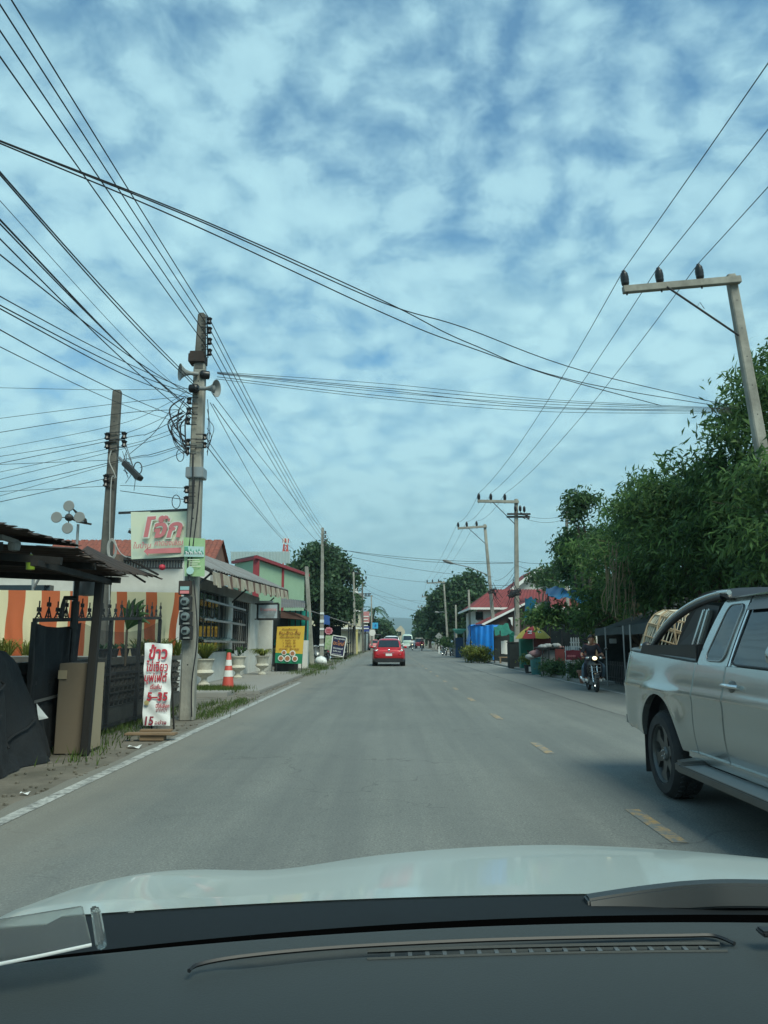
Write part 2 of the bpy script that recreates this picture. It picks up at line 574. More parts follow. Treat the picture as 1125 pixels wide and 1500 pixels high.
def road_mat():
    mt = bpy.data.materials.new('asphalt')
    mt.use_nodes = True
    T = NT(mt)
    b = T.n['Principled BSDF']
    co = T.coord()
    sp = T.new('ShaderNodeSeparateXYZ')
    T.link(co, sp.inputs[0])
    g1 = T.noise(co, 0.35, 5)
    g2 = T.noise(co, 55.0, 3, 0.7)
    g3 = T.noise(T.coord((1.6, 0.05, 1)), 1.6, 5, 0.6)               # long streaks laid by tyres
    base = T.ramp(g1, [(0.3, (0.152, 0.163, 0.148)), (0.7, (0.198, 0.206, 0.184))])
    base = T.mix(T.ramp(g2, [(0.30, (0.85,) * 3), (0.56, (0,) * 3)]), base, (0.070, 0.073, 0.070))
    g5 = T.noise(co, 90.0, 2, 0.5)
    base = T.mix(T.ramp(g5, [(0.56, (0,) * 3), (0.70, (0.7,) * 3)]), base, (0.34, 0.34, 0.31))
    g6 = T.noise(co, 7.0, 6, 0.75)
    base = T.mix(T.ramp(g6, [(0.50, (0,) * 3), (0.66, (0.38,) * 3)]), base, (0.105, 0.110, 0.104))
    base = T.mix(T.ramp(g3, [(0.40, (0,) * 3), (0.66, (0.55,) * 3)]), base, (0.105, 0.112, 0.108))
    g7 = T.noise(T.coord((1.0, 0.30, 1)), 0.55, 3, 0.5)
    base = T.mix(T.ramp(g7, [(0.50, (0,) * 3), (0.60, (0.15,) * 3)]), base, (0.24, 0.245, 0.225))
    # the old carriageway meets a later widening in one long dark joint
    wob = T.math('MULTIPLY', T.math('SUBTRACT', T.noise(T.coord((0, 1, 0)), 0.6, 4), 0.5), 0.22)
    dx = T.math('ABSOLUTE', T.math('SUBTRACT', T.math('ADD', sp.outputs['X'], wob), 4.12))
    joint = T.math('LESS_THAN', dx, 0.028)
    base = T.mix(T.math('MULTIPLY', joint, 0.75), base, (0.035, 0.036, 0.035))
    wide = T.math('GREATER_THAN', sp.outputs['X'], 4.12)
    base = T.mix(T.math('MULTIPLY', wide, 0.25), base, (0.24, 0.24, 0.22))
    # hairline cracks
    vo = T.new('ShaderNodeTexVoronoi', feature='DISTANCE_TO_EDGE')
    vo.inputs['Scale'].default_value = 0.42
    wv = T.new('ShaderNodeTexNoise')
    wv.inputs['Scale'].default_value = 2.5
    wv.inputs['Detail'].default_value = 5
    T.link(co, wv.inputs['Vector'])
    va = T.new('ShaderNodeVectorMath', operation='MULTIPLY_ADD')
    T.link(wv.outputs['Color'], va.inputs[0])
    va.inputs[1].default_value = (0.8, 0.8, 0)
    T.link(co, va.inputs[2])
    T.link(va.outputs[0], vo.inputs['Vector'])
    crack = T.math('MULTIPLY', T.math('LESS_THAN', vo.outputs['Distance'], 0.0035), T.ramp(T.noise(co, 0.22, 3), [(0.42, (0,) * 3), (0.58, (0.40,) * 3)]))
    base = T.mix(crack, base, (0.05, 0.05, 0.048))
    # dust along the left edge, spots of oil
    dl = T.math('MULTIPLY', T.math('SUBTRACT', -1.2, T.math('ADD', sp.outputs['X'], T.math('MULTIPLY', T.noise(co, 0.9, 4), 1.3))), 0.8)
    dl = T.math('MINIMUM', T.math('MAXIMUM', dl, 0.0), 0.45)
    base = T.mix(dl, base, (0.22, 0.205, 0.17))
    oil = T.ramp(T.noise(co, 4.5, 3, .7), [(0.68, (0,) * 3), (0.74, (0.7,) * 3)])
    base = T.mix(oil, base, (0.06, 0.06, 0.06))
    T.link(base, b.inputs['Base Color'])
    b.inputs['Roughness'].default_value = 0.82
    b.inputs['Specular IOR Level'].default_value = 0.35
    bn = T.new('ShaderNodeBump')
    bn.inputs['Strength'].default_value = 0.35
    bn.inputs['Distance'].default_value = 0.01
    T.link(g2, bn.inputs['Height'])
    T.link(bn.outputs[0], b.inputs['Normal'])
    return mt


def strip(name, xa, xb, z, m_, y0=-30, y1=900, ja=0.0, jb=0.0, seed=0, step=1.0):
    """A sheet that follows the road between offsets xa and xb."""
    r_ = random.Random(seed)
    ys, y = [], y0
    while y < y1:
        ys.append(y)
        y += step if y < 120 else 12
    ys.append(y1)
    mb = MB()
    na = nb = 0.0
    vs = []
    for y in ys:
        na = 0.75 * na + r_.uniform(-1, 1) * ja
        nb = 0.75 * nb + r_.uniform(-1, 1) * jb
        vs.append(V((xa + bend(y) + na, y, z)))
        vs.append(V((xb + bend(y) + nb, y, z)))
    mb.add(vs, [[2 * i, 2 * i + 1, 2 * i + 3, 2 * i + 2] for i in range(len(ys) - 1)])
    return mb.build(name, m_, kind='structure')


M['dirt'] = mat('roadside_dirt', (0.155, 0.14, 0.115), 0.95, var=0.35, scale=2.2, bump=0.6, bscale=35, dirt=0.7, dirt_col=(0.085, 0.085, 0.06), dscale=0.8)
M['soil'] = mat('soil_and_scrub', (0.075, 0.085, 0.045), 0.95, var=0.4, scale=0.4, dirt=0.7, dirt_col=(0.12, 0.11, 0.08), dscale=0.1)
M['pave'] = mat('worn_concrete_paving', (0.27, 0.265, 0.245), 0.9, var=0.2, scale=1.5, bump=0.3, dirt=0.6, dirt_col=(0.14, 0.13, 0.11))
g = MB().quad((-3400, -380, -0.03), (3400, -380, -0.03), (3400, 5100, -0.03), (-3400, 5100, -0.03)).build('ground', M['soil'], kind='structure')
strip('verge', -14, -2.5, -0.010, M['dirt'])
strip('verge', 5.6, 16, -0.010, M['dirt'])
strip('road', -3.02, 6.10, 0.0, road_mat(), ja=0.05, jb=0.04, seed=4, step=0.5)


def paint_mat(name, c, wear):
    mt = bpy.data.materials.new(name)
    mt.use_nodes = True
    T = NT(mt)
    b = T.n['Principled BSDF']
    k = T.ramp(T.noise(T.coord(), 9, 8, 0.75), [(0.5 - wear, (1,) * 3), (0.62 - wear * .5, (0,) * 3)])
    k2 = T.noise(T.coord(), 1.1, 3)
    col_ = T.mix(k, T.ramp(k2, [(0.3, mul(c, 0.8)), (0.7, mul(c, 1.1))]), (0.16, 0.165, 0.155))
    T.link(col_, b.inputs['Base Color'])
    b.inputs['Roughness'].default_value = 0.75
    return mt


M['line_white'] = paint_mat('worn_white_paint', (0.46, 0.47, 0.44), 0.10)
M['line_faint'] = paint_mat('faint_white_paint', (0.36, 0.37, 0.35), -0.02)
M['line_yellow'] = paint_mat('worn_yellow_paint', (0.42, 0.27, 0.10), 0.04)
strip('edge_line', XL - 0.06, XL + 0.06, 0.004, M['line_white'], y0=-6, y1=25, seed=1, ja=.006, jb=.006)
strip('edge_line', XL - 0.06, XL + 0.06, 0.004, M['line_faint'], y0=33, y1=160, seed=2)
strip('edge_line', XR - 0.06, XR + 0.06, 0.004, M['line_white'], y0=-6, y1=170, seed=3)
mb = MB()
y0 = 5.25
k = 0
while y0 < 150:
    w = 0.055
    mb.quad((XC - w + bend(y0), y0, .004), (XC + w + bend(y0), y0, .004), (XC + w + bend(y0), y0 + 1.0, .004), (XC - w + bend(y0), y0 + 1.0, .004))
    y0 += 4.0
mb.build('centre_line_marking', M['line_yellow'], kind='structure')

# concrete aprons in front of the shop
mb = MB()
mb.box((-4.45, 27.0, 0.02), (2.5, 14.5, 0.10))
mb.box((-4.9, 19.2, 0.03), (2.2, 1.0, 0.12))
mb.build('pavement', M['pave'], bev=0.02, kind='structure')
mb = MB()
mb.box((-4.7, 41, 0.015), (3.0, 11, 0.06))
mb.build('pavement', M['dirt'], bev=0.02, kind='structure')
mb = MB()
for k in range(14):
    y = 24 + k * 5.2
    mb.box((6.55 + bend(y), y + 2.6, 0.03), (0.9, 5.17, 0.10))
mb.build('pavement', M['pave'], bev=0.015, kind='structure')

# far hills
def hill(name, y, x0, x1, h, seed, m_):
    r_ = random.Random(seed)
    n = 70
    ph = [(r_.uniform(0, 6), r_.uniform(.6, 1.3)) for _ in range(6)]
    mb = MB()

    def fn(u, v):
        x = x0 + (x1 - x0) * u
        env = math.sin(PI * min(1, max(0, u))) ** 0.6
        zz = sum(math.sin(u * (3 + 5 * i) * q[1] + q[0]) / (1 + i * 0.9) for i, q in enumerate(ph))
        z = h * env * (0.62 + 0.16 * zz) * math.sin(PI * (0.02 + 0.96 * v)) ** 0.8
        return V((x, y + (v - .5) * 900 + 30 * math.sin(9 * u), max(z, 0) - 2 + 3 * math.sin(41 * u + 9 * v)))
    mb.grid(fn, n, 12)
    return mb.build(name, m_, smooth=60, kind='structure')


M['hill'] = mat('forested_hill', (0.035, 0.06, 0.04), 0.95, var=0.3, scale=0.01)
hill('hill', 3800, -1500, 900, 180, 3, M['hill'])
hill('hill', 3200, -100, 2200, 130, 8, M['hill'])

# air
hz = MB().box((0, 2400, 98.5), (7000, 5600, 203))
ho = hz.build('haze', None, kind='stuff')
ho.data.materials.clear()
hm = bpy.data.materials.new('haze_air')
hm.use_nodes = True
T = NT(hm)
T.n.remove(T.n['Principled BSDF'])
pv = T.new('ShaderNodeVolumePrincipled')
pv.inputs['Color'].default_value = (0.72, 0.90, 0.98, 1)
pv.inputs['Density'].default_value = 0.00030
pv.inputs['Anisotropy'].default_value = 0.2
T.link(pv.outputs[0], T.n['Material Output'].inputs['Volume'])
ho.data.materials.append(hm)
# ------------------------------------------------------------------ utility poles
def onplan(px, py, A, B):
    """Point seen at (px, py) on the vertical plane through plan points A and B."""
    d = FWD + RGT * ((px - 562.5) / F) - UPV * ((py - 750) / F)
    n = V((B[1] - A[1], A[0] - B[0], 0))
    t = n.dot(V((A[0], A[1], 0)) - V((EYE.x, EYE.y, 0))) / n.dot(V((d.x, d.y, 0)))
    return EYE + d * t


def catrom(P, k=6):
    out = []
    for i in range(len(P) - 1):
        a = P[max(i - 1, 0)]; b = P[i]; c = P[i + 1]; d = P[min(i + 2, len(P) - 1)]
        for j in range(k):
            t = j / k
            out.append(0.5 * ((2 * b) + (c - a) * t + (2 * a - 5 * b + 4 * c - d) * t * t + (3 * b - a - 3 * c + d) * t ** 3))
    out.append(P[-1])
    return out


def cat(p, q, sag, n=14):
    p, q = V(p), V(q)
    return [p.lerp(q, i / n) - V((0, 0, sag * 4 * (i / n) * (1 - i / n))) for i in range(n + 1)]


def wire(pts, r, label, group, m_='wire', n=5, name='overhead_wire'):
    o = MB().path(pts, r * .8, n).build(name, M[m_], origin=pts[0], smooth=60)
    return tag(o, label, 'wire', group)


def shaft(base, top, w0, w1, parent, holes=True, m_='concrete'):
    base, top = V(base), V(top)
    L = (top - base).length
    t = (top - base).normalized()
    s = t.cross(V((0, 1, 0.001))).normalized()
    u = s.cross(t)
    mb = MB()
    secs = []
    for f in (0, .25, .5, .75, .995, 1.0):
        w = (w0 + (w1 - w0) * f) / 2 * (.86 if f == 1.0 else 1)
        c = w * .24
        secs.append([base + t * (L * f) + s * a + u * b * .88 for a, b in ((-w, -w + c), (-w + c, -w), (w - c, -w), (w, -w + c), (w, w - c), (w - c, w), (-w + c, w), (-w, w - c))])
    mb.loft(secs)
    if holes:
        mb.k = 1
        k = 0.9
        while k < L - .25:
            w = w0 + (w1 - w0) * k / L
            p = base + t * k
            mb.tube(p + V((0, -w * .435, 0)), p + V((0, -w * .445, 0)), 0.013, n=8)
            mb.tube(p + V((-w * .505, 0, .12)), p + V((-w * .49, 0, .12)), 0.012, n=8)
            k += 0.62
    return mb.build('shaft', [M[m_], M['insulator']], parent, smooth=30)


def insul(p, parent, s=1.0, ax=(0, 0, 1)):
    pr = [(.018, -.07), (.03, -.06), (.055, -.03), (.062, 0), (.058, .03), (.066, .045), (.06, .075), (.066, .09), (.055, .12), (.06, .135), (.048, .165), (.03, .18), (.03, .2), (.01, .21)]
    mb = MB().lathe([(a * s, b * s) for a, b in pr], p, 14, ax)
    mb.k = 1
    mb.lathe([(.014 * s, -.2 * s), (.014 * s, -.06 * s)], p, 8, ax)
    return mb.build('insulator', [M['insulator'], M['steel_dark']], parent, smooth=50)


def hv_pole(base, top, label, arm=2.35, group=None, detail=True, drop=0.18, brace=1.55):
    """Concrete pole whose single crossarm reaches out over the road to the left."""
    base, top = V(base), V(top)
    t = thing('utility_pole', label, 'utility pole', base, group)
    H = (top - base).length
    ax = (top - base).normalized()
    shaft(base, top, 0.27, 0.185, t, detail)
    side = V((-1, 0, -ax.x / max(ax.z, .1) * -1 * -1)).normalized()
    side = (V((-1, 0, 0)) - ax * ax.dot(V((-1, 0, 0)))).normalized()
    a0 = top - ax * drop + V((0, -0.13, 0))
    a1 = a0 + side * arm
    MB().bar(a0 + side * -0.12, a1, 0.13, 0.15, up=ax).build('crossarm', M['concrete'], t, bev=0.01)
    mb = MB()
    b0, b1 = a0 + side * (arm * .62) - ax * .04 + V((0, -.06, 0)), top - ax * (drop + 1.2) + side * .1 + V((0, -.1, 0))
    mb.tube(b0, b1, 0.022, n=8)
    mb.path([b0.lerp(b1, .42), b0.lerp(b1, .42) + V((.06, -.02, .1)), b0.lerp(b1, .5) + V((.03, -.02, .04))], .006, 6)
    mb.build('brace', M['steel_dark'], t)
    tips = []
    for f in (0.97, 0.66, 0.30):
        p = a0 + side * (arm * f) + ax * 0.15
        insul(p, t, 1.35, ax)
        tips.append(p + ax * .28)
    return t, tips


# right-hand row ------------------------------------------------------------
def lean_pole(pt, pb, Y, label, **k):
    a, b = at(*pt, Y), at(*pb, Y)
    base = a + (b - a) * (a.z / (a.z - b.z))
    return (base, a, label, k)


rows = []
P1 = lean_pole((1070, 403), (1112, 640), 15.2, 'leaning concrete pole rising out of the big roadside tree beside the silver pickup')
P2 = lean_pole((756, 731), (757.5, 950), 41, 'upright concrete pole with crossarm and cable tangle beside the striped umbrella', arm=2.1)
P3 = lean_pole((710, 768), (726, 950), 54, 'leaning concrete pole carrying a street lamp in front of the crimson roof', arm=1.95)
P4 = lean_pole((650, 851), (656, 945), 99, 'concrete crossarm pole standing before the dark round tree beyond the diamond sign', arm=2.2)
P5 = (V((8.3, 133, 0)), V((8.2, 133, 9.1)), 'small distant crossarm pole, first one past the dark round tree', dict(arm=2.2))
P6 = (V((9.2, 174, 0)), V((9.1, 174, 9.1)), 'small distant crossarm pole, second one past the dark round tree', dict(arm=2.2))
P7 = (V((10.3, 215, 0)), V((10.3, 215, 9.1)), 'tiny distant crossarm pole, third one past the dark round tree', dict(arm=2.2))
P8 = (V((11.6, 262, 0)), V((11.6, 262, 9.1)), 'tiny crossarm pole farthest along the road under the hills', dict(arm=2.2))
TIPS, RP = [], []
for i, (b, a, lb, k) in enumerate((P1, P2, P3, P4, P5, P6, P7, P8)):
    t_, tips = hv_pole(b, a, lb, group='crossarm poles along the right side', detail=i < 4, **k)
    TIPS.append(tips)
    RP.append((t_, b, a))
prev = [p + V((-0.15, -42, -.1)) for p in TIPS[0]]
for j, nm in enumerate(('outermost', 'middle', 'innermost')):
    pts = cat(prev[j], TIPS[0][j], 0.55, 20)
    for i in range(len(TIPS) - 1):
        pts += cat(TIPS[i][j], TIPS[i + 1][j], 0.35 if i else 0.5, 10)[1:]
    wire(pts, 0.0105, f'{nm} of three high wires on the crossarm insulators of the right poles', 'high voltage wires over the right lane')

# extra gear on the poles of the right row
t2, b2, a2 = RP[1]
mb = MB()
c = at(760, 753, 40.8)
mb.box(c, (1.25, .08, .1)).box(c + V((0, .2, -.12)), (1.25, .08, .1))
mb.build('crossarm', M['steel_dark'], t2)
for px, py in ((755, 747), (762, 747), (768, 748)):
    insul(at(px, py, 40.8), t2, 1.2)
for px, py in ((764, 752), (770, 754), (772, 758), (766, 757)):
    mb = MB()
    for q in range(3):
        mb.ball(at(px + q * 1.2, py + q * .8, 40.7), .055, 8, 6)
    mb.build('strain_insulator', M['insulator'], t2, smooth=60)
mb = MB()
for k in range(7):
    cx, cy = 752 + (k % 3) * 1.6, 867 + (k % 4) * 1.6
    pts = [at(cx + (7 + random.uniform(-1, 2)) * math.cos(a + .3 * k), cy + (3.2 + .5 * (k % 3)) * math.sin(a) + 1.2 * math.sin(3 * a + k), 40.6 - .08 * k) for a in [i * PI / 9 for i in range(18)]]
    mb.path(pts, .028, 5, closed=True)
mb.build('cable_coil', M['wire'], t2)
mb = MB()
for k in range(9):
    p = at(752 + random.uniform(-2, 2), 845 + 4 * k, 40.7)
    mb.path(cat(p, p + V((random.uniform(-.5, .5), -.05, random.uniform(-1.0, -.5))), .05, 5), .014, 4)
mb.build('cable_tangle', M['wire'], t2)
t3, b3, a3 = RP[2]
mb = MB()
for k in range(7):
    pts = [at(719 + (3.5 + 1.2 * (k % 4)) * math.cos(a + k) + k * .6, 866 + (2.2 + .9 * (k % 3)) * math.sin(a) + 1.3 * math.sin(2 * a + k), 53.7 - .05 * k) for a in [i * PI / 8 for i in range(16)]]
    mb.path(pts, .02, 5, closed=True)
for k in range(10):
    p = at(716 + random.uniform(-1, 9), 850 + 3.2 * k, 53.6)
    mb.path(cat(p, p + V((random.uniform(-.7, .7), -.05, random.uniform(-1.1, -.4))), .08, 5), .015, 4)
mb.build('cable_coil', M['wire'], t3)


def street_lamp(p0, p1, label, r=.035):
    t = thing('street_lamp', label, 'street lamp', p0, 'street lamps on the right poles')
    p0, p1 = V(p0), V(p1)
    MB().path([p0, p0.lerp(p1, .5) + V((0, 0, .12)), p1], r, 8).build('arm', M['steel'], t, smooth=60)
    d = (p1 - p0).normalized()
    mb = MB()
    secs = []
    s = d.cross(V((0, 0, 1))).normalized()
    for q, w, h in ((-.1, .06, .05), (.1, .15, .1), (.4, .17, .11), (.65, .12, .08), (.75, .04, .03)):
        secs.append([p1 + d * q + s * (math.cos(a) * w) + V((0, 0, math.sin(a) * h)) for a in [i * PI / 5 for i in range(10)]])
    MB().loft(secs).build('lamp_head', M['horn'], t, smooth=60)
    return t


street_lamp(at(714, 842, 53.8), at(662, 825, 52.5), 'street lamp on long arm held out from the leaning pole by the crimson roof')
street_lamp(at(655, 898, 98.7), at(642, 897, 97), 'small street lamp on the crossarm pole before the dark round tree')

# thin service poles on the right
for pt, pb, Y, lb in (((686.5, 864), (689, 942), 63, 'thin plain pole standing beside the bright blue tarpaulin'),
                      ((667.5, 886), (668.5, 945), 82, 'thin plain pole behind the turquoise stall canopy'),
                      ((830, 749), (831, 850), 45, 'pole top sticking out above the big roadside tree')):
    a, b = at(*pt, Y), at(*pb, Y)
    base = a + (b - a) * (a.z / (a.z - b.z))
    t = thing('service_pole', lb, 'utility pole', base)
    shaft(base, a, .2, .16, t, False)
    if Y == 45:
        for q in range(3):
            insul(at(834, 752 + q * 7, 44.8), t, 1.1, (1, 0, 0))

# left-hand row -------------------------------------------------------------
LA = at(296, 459, 13.2)
LB = gr(272, 1055)
LB = V((LB.x, 13.2, 0))
L1 = thing('utility_pole', 'tall concrete pole with loudspeakers and electricity meters beside the porridge sign', 'utility pole', LB)
mid_ = LB.lerp(LA, (LA.z - 1.05) / LA.z)
shaft(LB, LB.lerp(LA, .865), .245, .20, L1)
MB().bar(LB.lerp(LA, .845), LA, .20, .19, .13, .12, up=(0, 1, .001)).build('pole_top', M['concrete_dark'], L1, bev=.025, smooth=30)
c = at(290, 527, 13.2)
MB().box(c, (.29, .27, .16)).box(c + V((0, 0, .1)), (.25, .24, .06)).build('clamp_collar', M['rust'], L1, bev=.01)
c = at(287.5, 694, 13.2)
mb = MB().box(c, (.31, .29, .19))
mb.build('clamp_collar', M['steel'], L1, bev=.012)
for py in (470, 484, 500, 516):
    c = at(307, py, 13.1)
    mb = MB().lathe([(.02, -.05), (.05, -.045), (.03, 0), (.05, .045), (.02, .05)], c, 12)
    mb.k = 1
    mb.box(c + V((-.06, 0, .06)), (.17, .02, .012)).box(c + V((-.06, 0, -.06)), (.17, .02, .012))
    mb.tube(c - V((0, 0, .07)), c + V((0, 0, .07)), .01, n=6)
    mb.build('insulator_rack', [M['insulator'], M['steel_dark']], L1)
mb = MB()
mb.tube(at(303, 462, 13.1), at(304.5, 524, 13.1), .012, n=6)
mb.build('rack_rod', M['steel_dark'], L1)


def rack(px, py, Y, parent, sg=-1, s=1.0):
    c = at(px, py, Y)
    mb = MB().lathe([(.015 * s, -.05 * s), (.045 * s, -.04 * s), (.028 * s, 0), (.045 * s, .04 * s), (.015 * s, .05 * s)], c, 10)
    mb.k = 1
    mb.box(c + V((-sg * .07, 0, .055 * s)), (.18, .018, .012)).box(c + V((-sg * .07, 0, -.055 * s)), (.18, .018, .012))
    mb.build('insulator_rack', [M['insulator'], M['steel_dark']], parent)
    return c


for py, px in ((587, 277), (602, 276.5), (617, 275), (648, 275), (660, 274), (717, 273), (732, 272.5)):
    rack(px, py, 13.05, L1, -1, 1.1)
for py in (640, 652):
    rack(300, py, 13.05, L1, 1, .9)
mb = MB()
r_ = random.Random(3)
for k in range(12):
    p = at(276 + r_.uniform(-10, 4), 575 + r_.uniform(0, 50), 13.0 - r_.uniform(0, .2))
    q = at(272 + r_.uniform(-3, 5), 640 + r_.uniform(0, 30), 12.98 - r_.uniform(0, .2))
    bow = V((r_.uniform(-.28, -.02), -.05, 0))
    mb.path(catrom([p, p.lerp(q, .3) + bow, p.lerp(q, .75) + bow * .7, q], 5), r_.choice((.007, .010, .013)), 5)
for k in range(4):
    p = at(300 + r_.uniform(0, 4), 585 + 14 * k, 13.0)
    q = at(303 + r_.uniform(-2, 5), 650 + r_.uniform(0, 20), 13.0)
    mb.path(catrom([p, p.lerp(q, .4) + V((r_.uniform(.02, .12), -.05, 0)), q], 6), .006, 4)
mb.path(catrom([at(285, 700, 13.0), at(281, 760, 13.0), at(275, 830, 12.98), at(278, 850, 12.96)], 6), .012, 5)
mb.path(catrom([at(293, 700, 13.0), at(289, 750, 12.98), at(284, 790, 12.98), at(277, 850, 12.96)], 6), .011, 5)
mb.path(catrom([at(283, 665, 13.0), at(282.5, 690, 13.0), at(283, 745, 13.0)], 6), .016, 5)
for cx, cy, rr in ((264, 667, 9), (258, 735, 10), (306, 640, 6)):
    mb.path([at(cx + rr * .6 * math.cos(a), cy + rr * math.sin(a), 12.95) for a in [i * PI / 8 for i in range(16)]], .007, 4, closed=True)
mb.path(catrom([at(284, 850, 12.98), at(289, 930, 12.98), at(281, 1000, 13), at(281, 1050, 13.05)], 6), .011, 5)
mb.build('cable_tangle', M['wire'], L1)


def horn(c, d, label):
    t = thing('horn_loudspeaker', label, 'loudspeaker', c, 'loudspeakers on the left pole')
    c, d = V(c), V(d).normalized()
    prof = [(.055, -.20), (.06, -.08), (.05, -.05), (.06, .0), (.09, .08), (.14, .14), (.20, .185), (.235, .20), (.24, .215), (.225, .21), (.18, .17), (.10, .10), (.05, .03)]
    MB().lathe([(a * .64, b * .78) for a, b in prof], c, 24, d, cap=False).build('horn', M['horn'], t, smooth=60)
    MB().lathe([(.02, -.36), (.075, -.35), (.08, -.22), (.05, -.19)], c, 16, d).build('driver_housing', M['insulator'], t, smooth=50)
    MB().lathe([(.03, .0), (.045, .06), (.06, .1), (.055, .12), (.02, .13)], c, 14, d).build('inner_cone', M['horn'], t, smooth=60)
    return t


horn(at(285, 548, 13.05) + V((-.08, -.05, 0)), (-.82, -.45, -.05), 'upper grey horn loudspeaker turned left on the pole above its twin')
horn(at(305, 569, 12.95), (.90, -.25, -.08), 'lower grey horn loudspeaker turned right towards the road')
# electricity meters
for k, (py, m_) in enumerate(((861, 'rust'), (884, 'black_plastic'), (906, 'black_plastic'), (927, 'black_plastic'))):
    c = at(271.5 + k * .4, py, 12.99)
    t = thing('electricity_meter', ('topmost meter with a teal and red sticker on the left pole', 'second electricity meter from the top on the left pole',
              'third electricity meter from the top on the left pole', 'lowest electricity meter on the left pole')[k], 'electricity meter', c, 'electricity meters on the left pole')
    MB().box(c, (.215, .07, .235)).build('back_board', M['rust'] if k == 0 else M['steel_dark'], t, bev=.008)
    if k == 0:
        MB().box(c + V((0, -.04, -.01)), (.15, .02, .06)).build('sticker', mat('teal_sticker', (.25, .42, .42), .5), t)
        MB().box(c + V((0, -.04, -.075)), (.15, .021, .05)).build('sticker', M['faded_red'], t)
    else:
        MB().lathe([(.075, 0), (.078, .03), (.066, .065), (.02, .075)], c + V((0, -.035, .03)), 16, (0, -1, 0)).build('glass_cover', mat('meter_glass', (.13, .155, .155), .15, var=.3), t, smooth=50)
        MB().box(c + V((0, -.115, .03)), (.07, .008, .035)).build('dial', M['insulator'], t)
        MB().box(c + V((.02, -.05, -.085)), (.11, .05, .035)).build('terminal_cover', M['horn'], t, bev=.008)
# leaning lamp pole L0
A0 = at(172, 572, 13.6)
B0 = V((A0.x - .03, 13.6, 0))
L0 = thing('utility_pole', 'shorter concrete pole standing between the striped awning and the porridge sign', 'utility pole', B0)
shaft(B0, A0, .22, .145, L0, True, 'concrete_dark')
for px, py, sg in ((157, 639, -1), (157, 652, -1), (182, 638, 1), (182, 650, 1), (155, 700, -1), (155, 708, -1)):
    rack(px, py, 13.5, L0, sg, 1.2)
mb = MB()
for k in range(8):
    p = at(180 + r_.uniform(-4, 6), 645 + r_.uniform(0, 45), 13.45)
    q = at(184 + r_.uniform(-4, 16), 670 + r_.uniform(0, 50), 13.4)
    mb.path(catrom([p, p.lerp(q, .5) + V((r_.uniform(-.1, .2), -.03, r_.uniform(-.15, .1))), q], 5), .006, 4)
mb.path([at(202 + 6 * math.cos(a), 686 + 9 * math.sin(a), 13.35) for a in [i * PI / 8 for i in range(16)]], .010, 5, closed=True)
mb.build('cable_tangle', M['wire'], L0)
mb = MB()
mb.path(catrom([at(163, 660, 13.42), at(160, 675, 13.42), at(166, 690, 13.42), at(170, 700, 13.45)], 5), .011, 5)
mb.path(catrom([at(169, 700, 13.45), at(163, 705, 13.45), at(160.5, 790, 13.45), at(160, 915, 13.45)], 5), .010, 5)
for k in range(3):
    mb.path([at(164 + (5 + k) * math.cos(a), 804 + (12 + 1.5 * k) * math.sin(a), 13.4) for a in [i * PI / 8 for i in range(16)]], .009, 5, closed=True)
mb.path(catrom([at(168, 795, 13.4), at(175, 808, 13.35), at(183, 815, 13.2), at(192, 817, 13.1)], 5), .009, 5)
mb.build('pale_cable', M['wire_grey'], L0)
t = thing('lamp_fitting', 'dark fluorescent lamp fitting hanging at a slant from the shorter pole', 'lamp', at(176, 672, 13.4))
MB().bar(at(182, 678, 13.35), at(206, 702, 13.2), .13, .09).build('housing', M['steel_dark'], t, bev=.015)
MB().bar(at(174, 670, 13.5), at(184, 680, 13.35), .04, .04).build('bracket', M['steel'], t)
# second row pole and the leaning one
A2, B2 = at(472.5, 773, 45), V((at(471, 965, 45).x, 45, 0))
L2 = thing('utility_pole', 'slim concrete pole with bands of stickers and a white rubbish bag at its foot', 'utility pole', B2)
shaft(B2, A2, .24, .15, L2)
mb = MB()
for k in range(5):
    mb.box(B2 + V((0, -.01, 1.1 + k * .45)), (.25 - .01 * k, .24, .12 + .05 * (k % 2)))
mb.build('sticker', M['banner_white'], L2)
LT2 = []
for py in (780, 786, 792, 798):
    LT2.append(rack(476.5, py, 44.9, L2, 1, 1.6))
a, b = at(449, 830, 41), at(456, 960, 41)
base = a + (b - a) * (a.z / (a.z - b.z))
L3 = thing('utility_pole', 'leaning thick concrete pole just behind the yellow menu board', 'utility pole', base)
shaft(base, a, .26, .19, L3)
for pt, x_, Y, lb, arm in (((518, 838), 520, 78, 'concrete pole with a short arm in front of the big round tree', 1),
                           ((530.5, 848), 532, 90, 'dark pole with crossarms just left of the pink and blue billboard', 2),
                           ((544, 872), 544.5, 112, 'pale pole with one long crossarm right of the pink and blue billboard', 3)):
    a = at(*pt, Y)
    base = V((at(x_, 950, Y).x, Y, 0))
    t = thing('utility_pole', lb, 'utility pole', base, 'poles along the far left side')
    shaft(base, a, .26, .17, t, False, 'concrete' if arm != 2 else 'concrete_dark')
    mb = MB()
    if arm == 1: mb.box(a + V((.25, 0, -.1)), (1.0, .1, .12))
    if arm == 2:
        mb.box(a + V((-.3, 0, -.5)), (1.5, .1, .12)).box(a + V((.1, 0, -1.75)), (1.9, .1, .12))
    if arm == 3: mb.box(a + V((-1.0, 0, -.1)), (2.4, .12, .14))
    mb.build('crossarm', M['steel_dark'], t)
    for q in range(3):
        insul(a + V(((q - 1) * .45 + (-.8 if arm == 3 else 0), 0, .05)), t, 1.4)

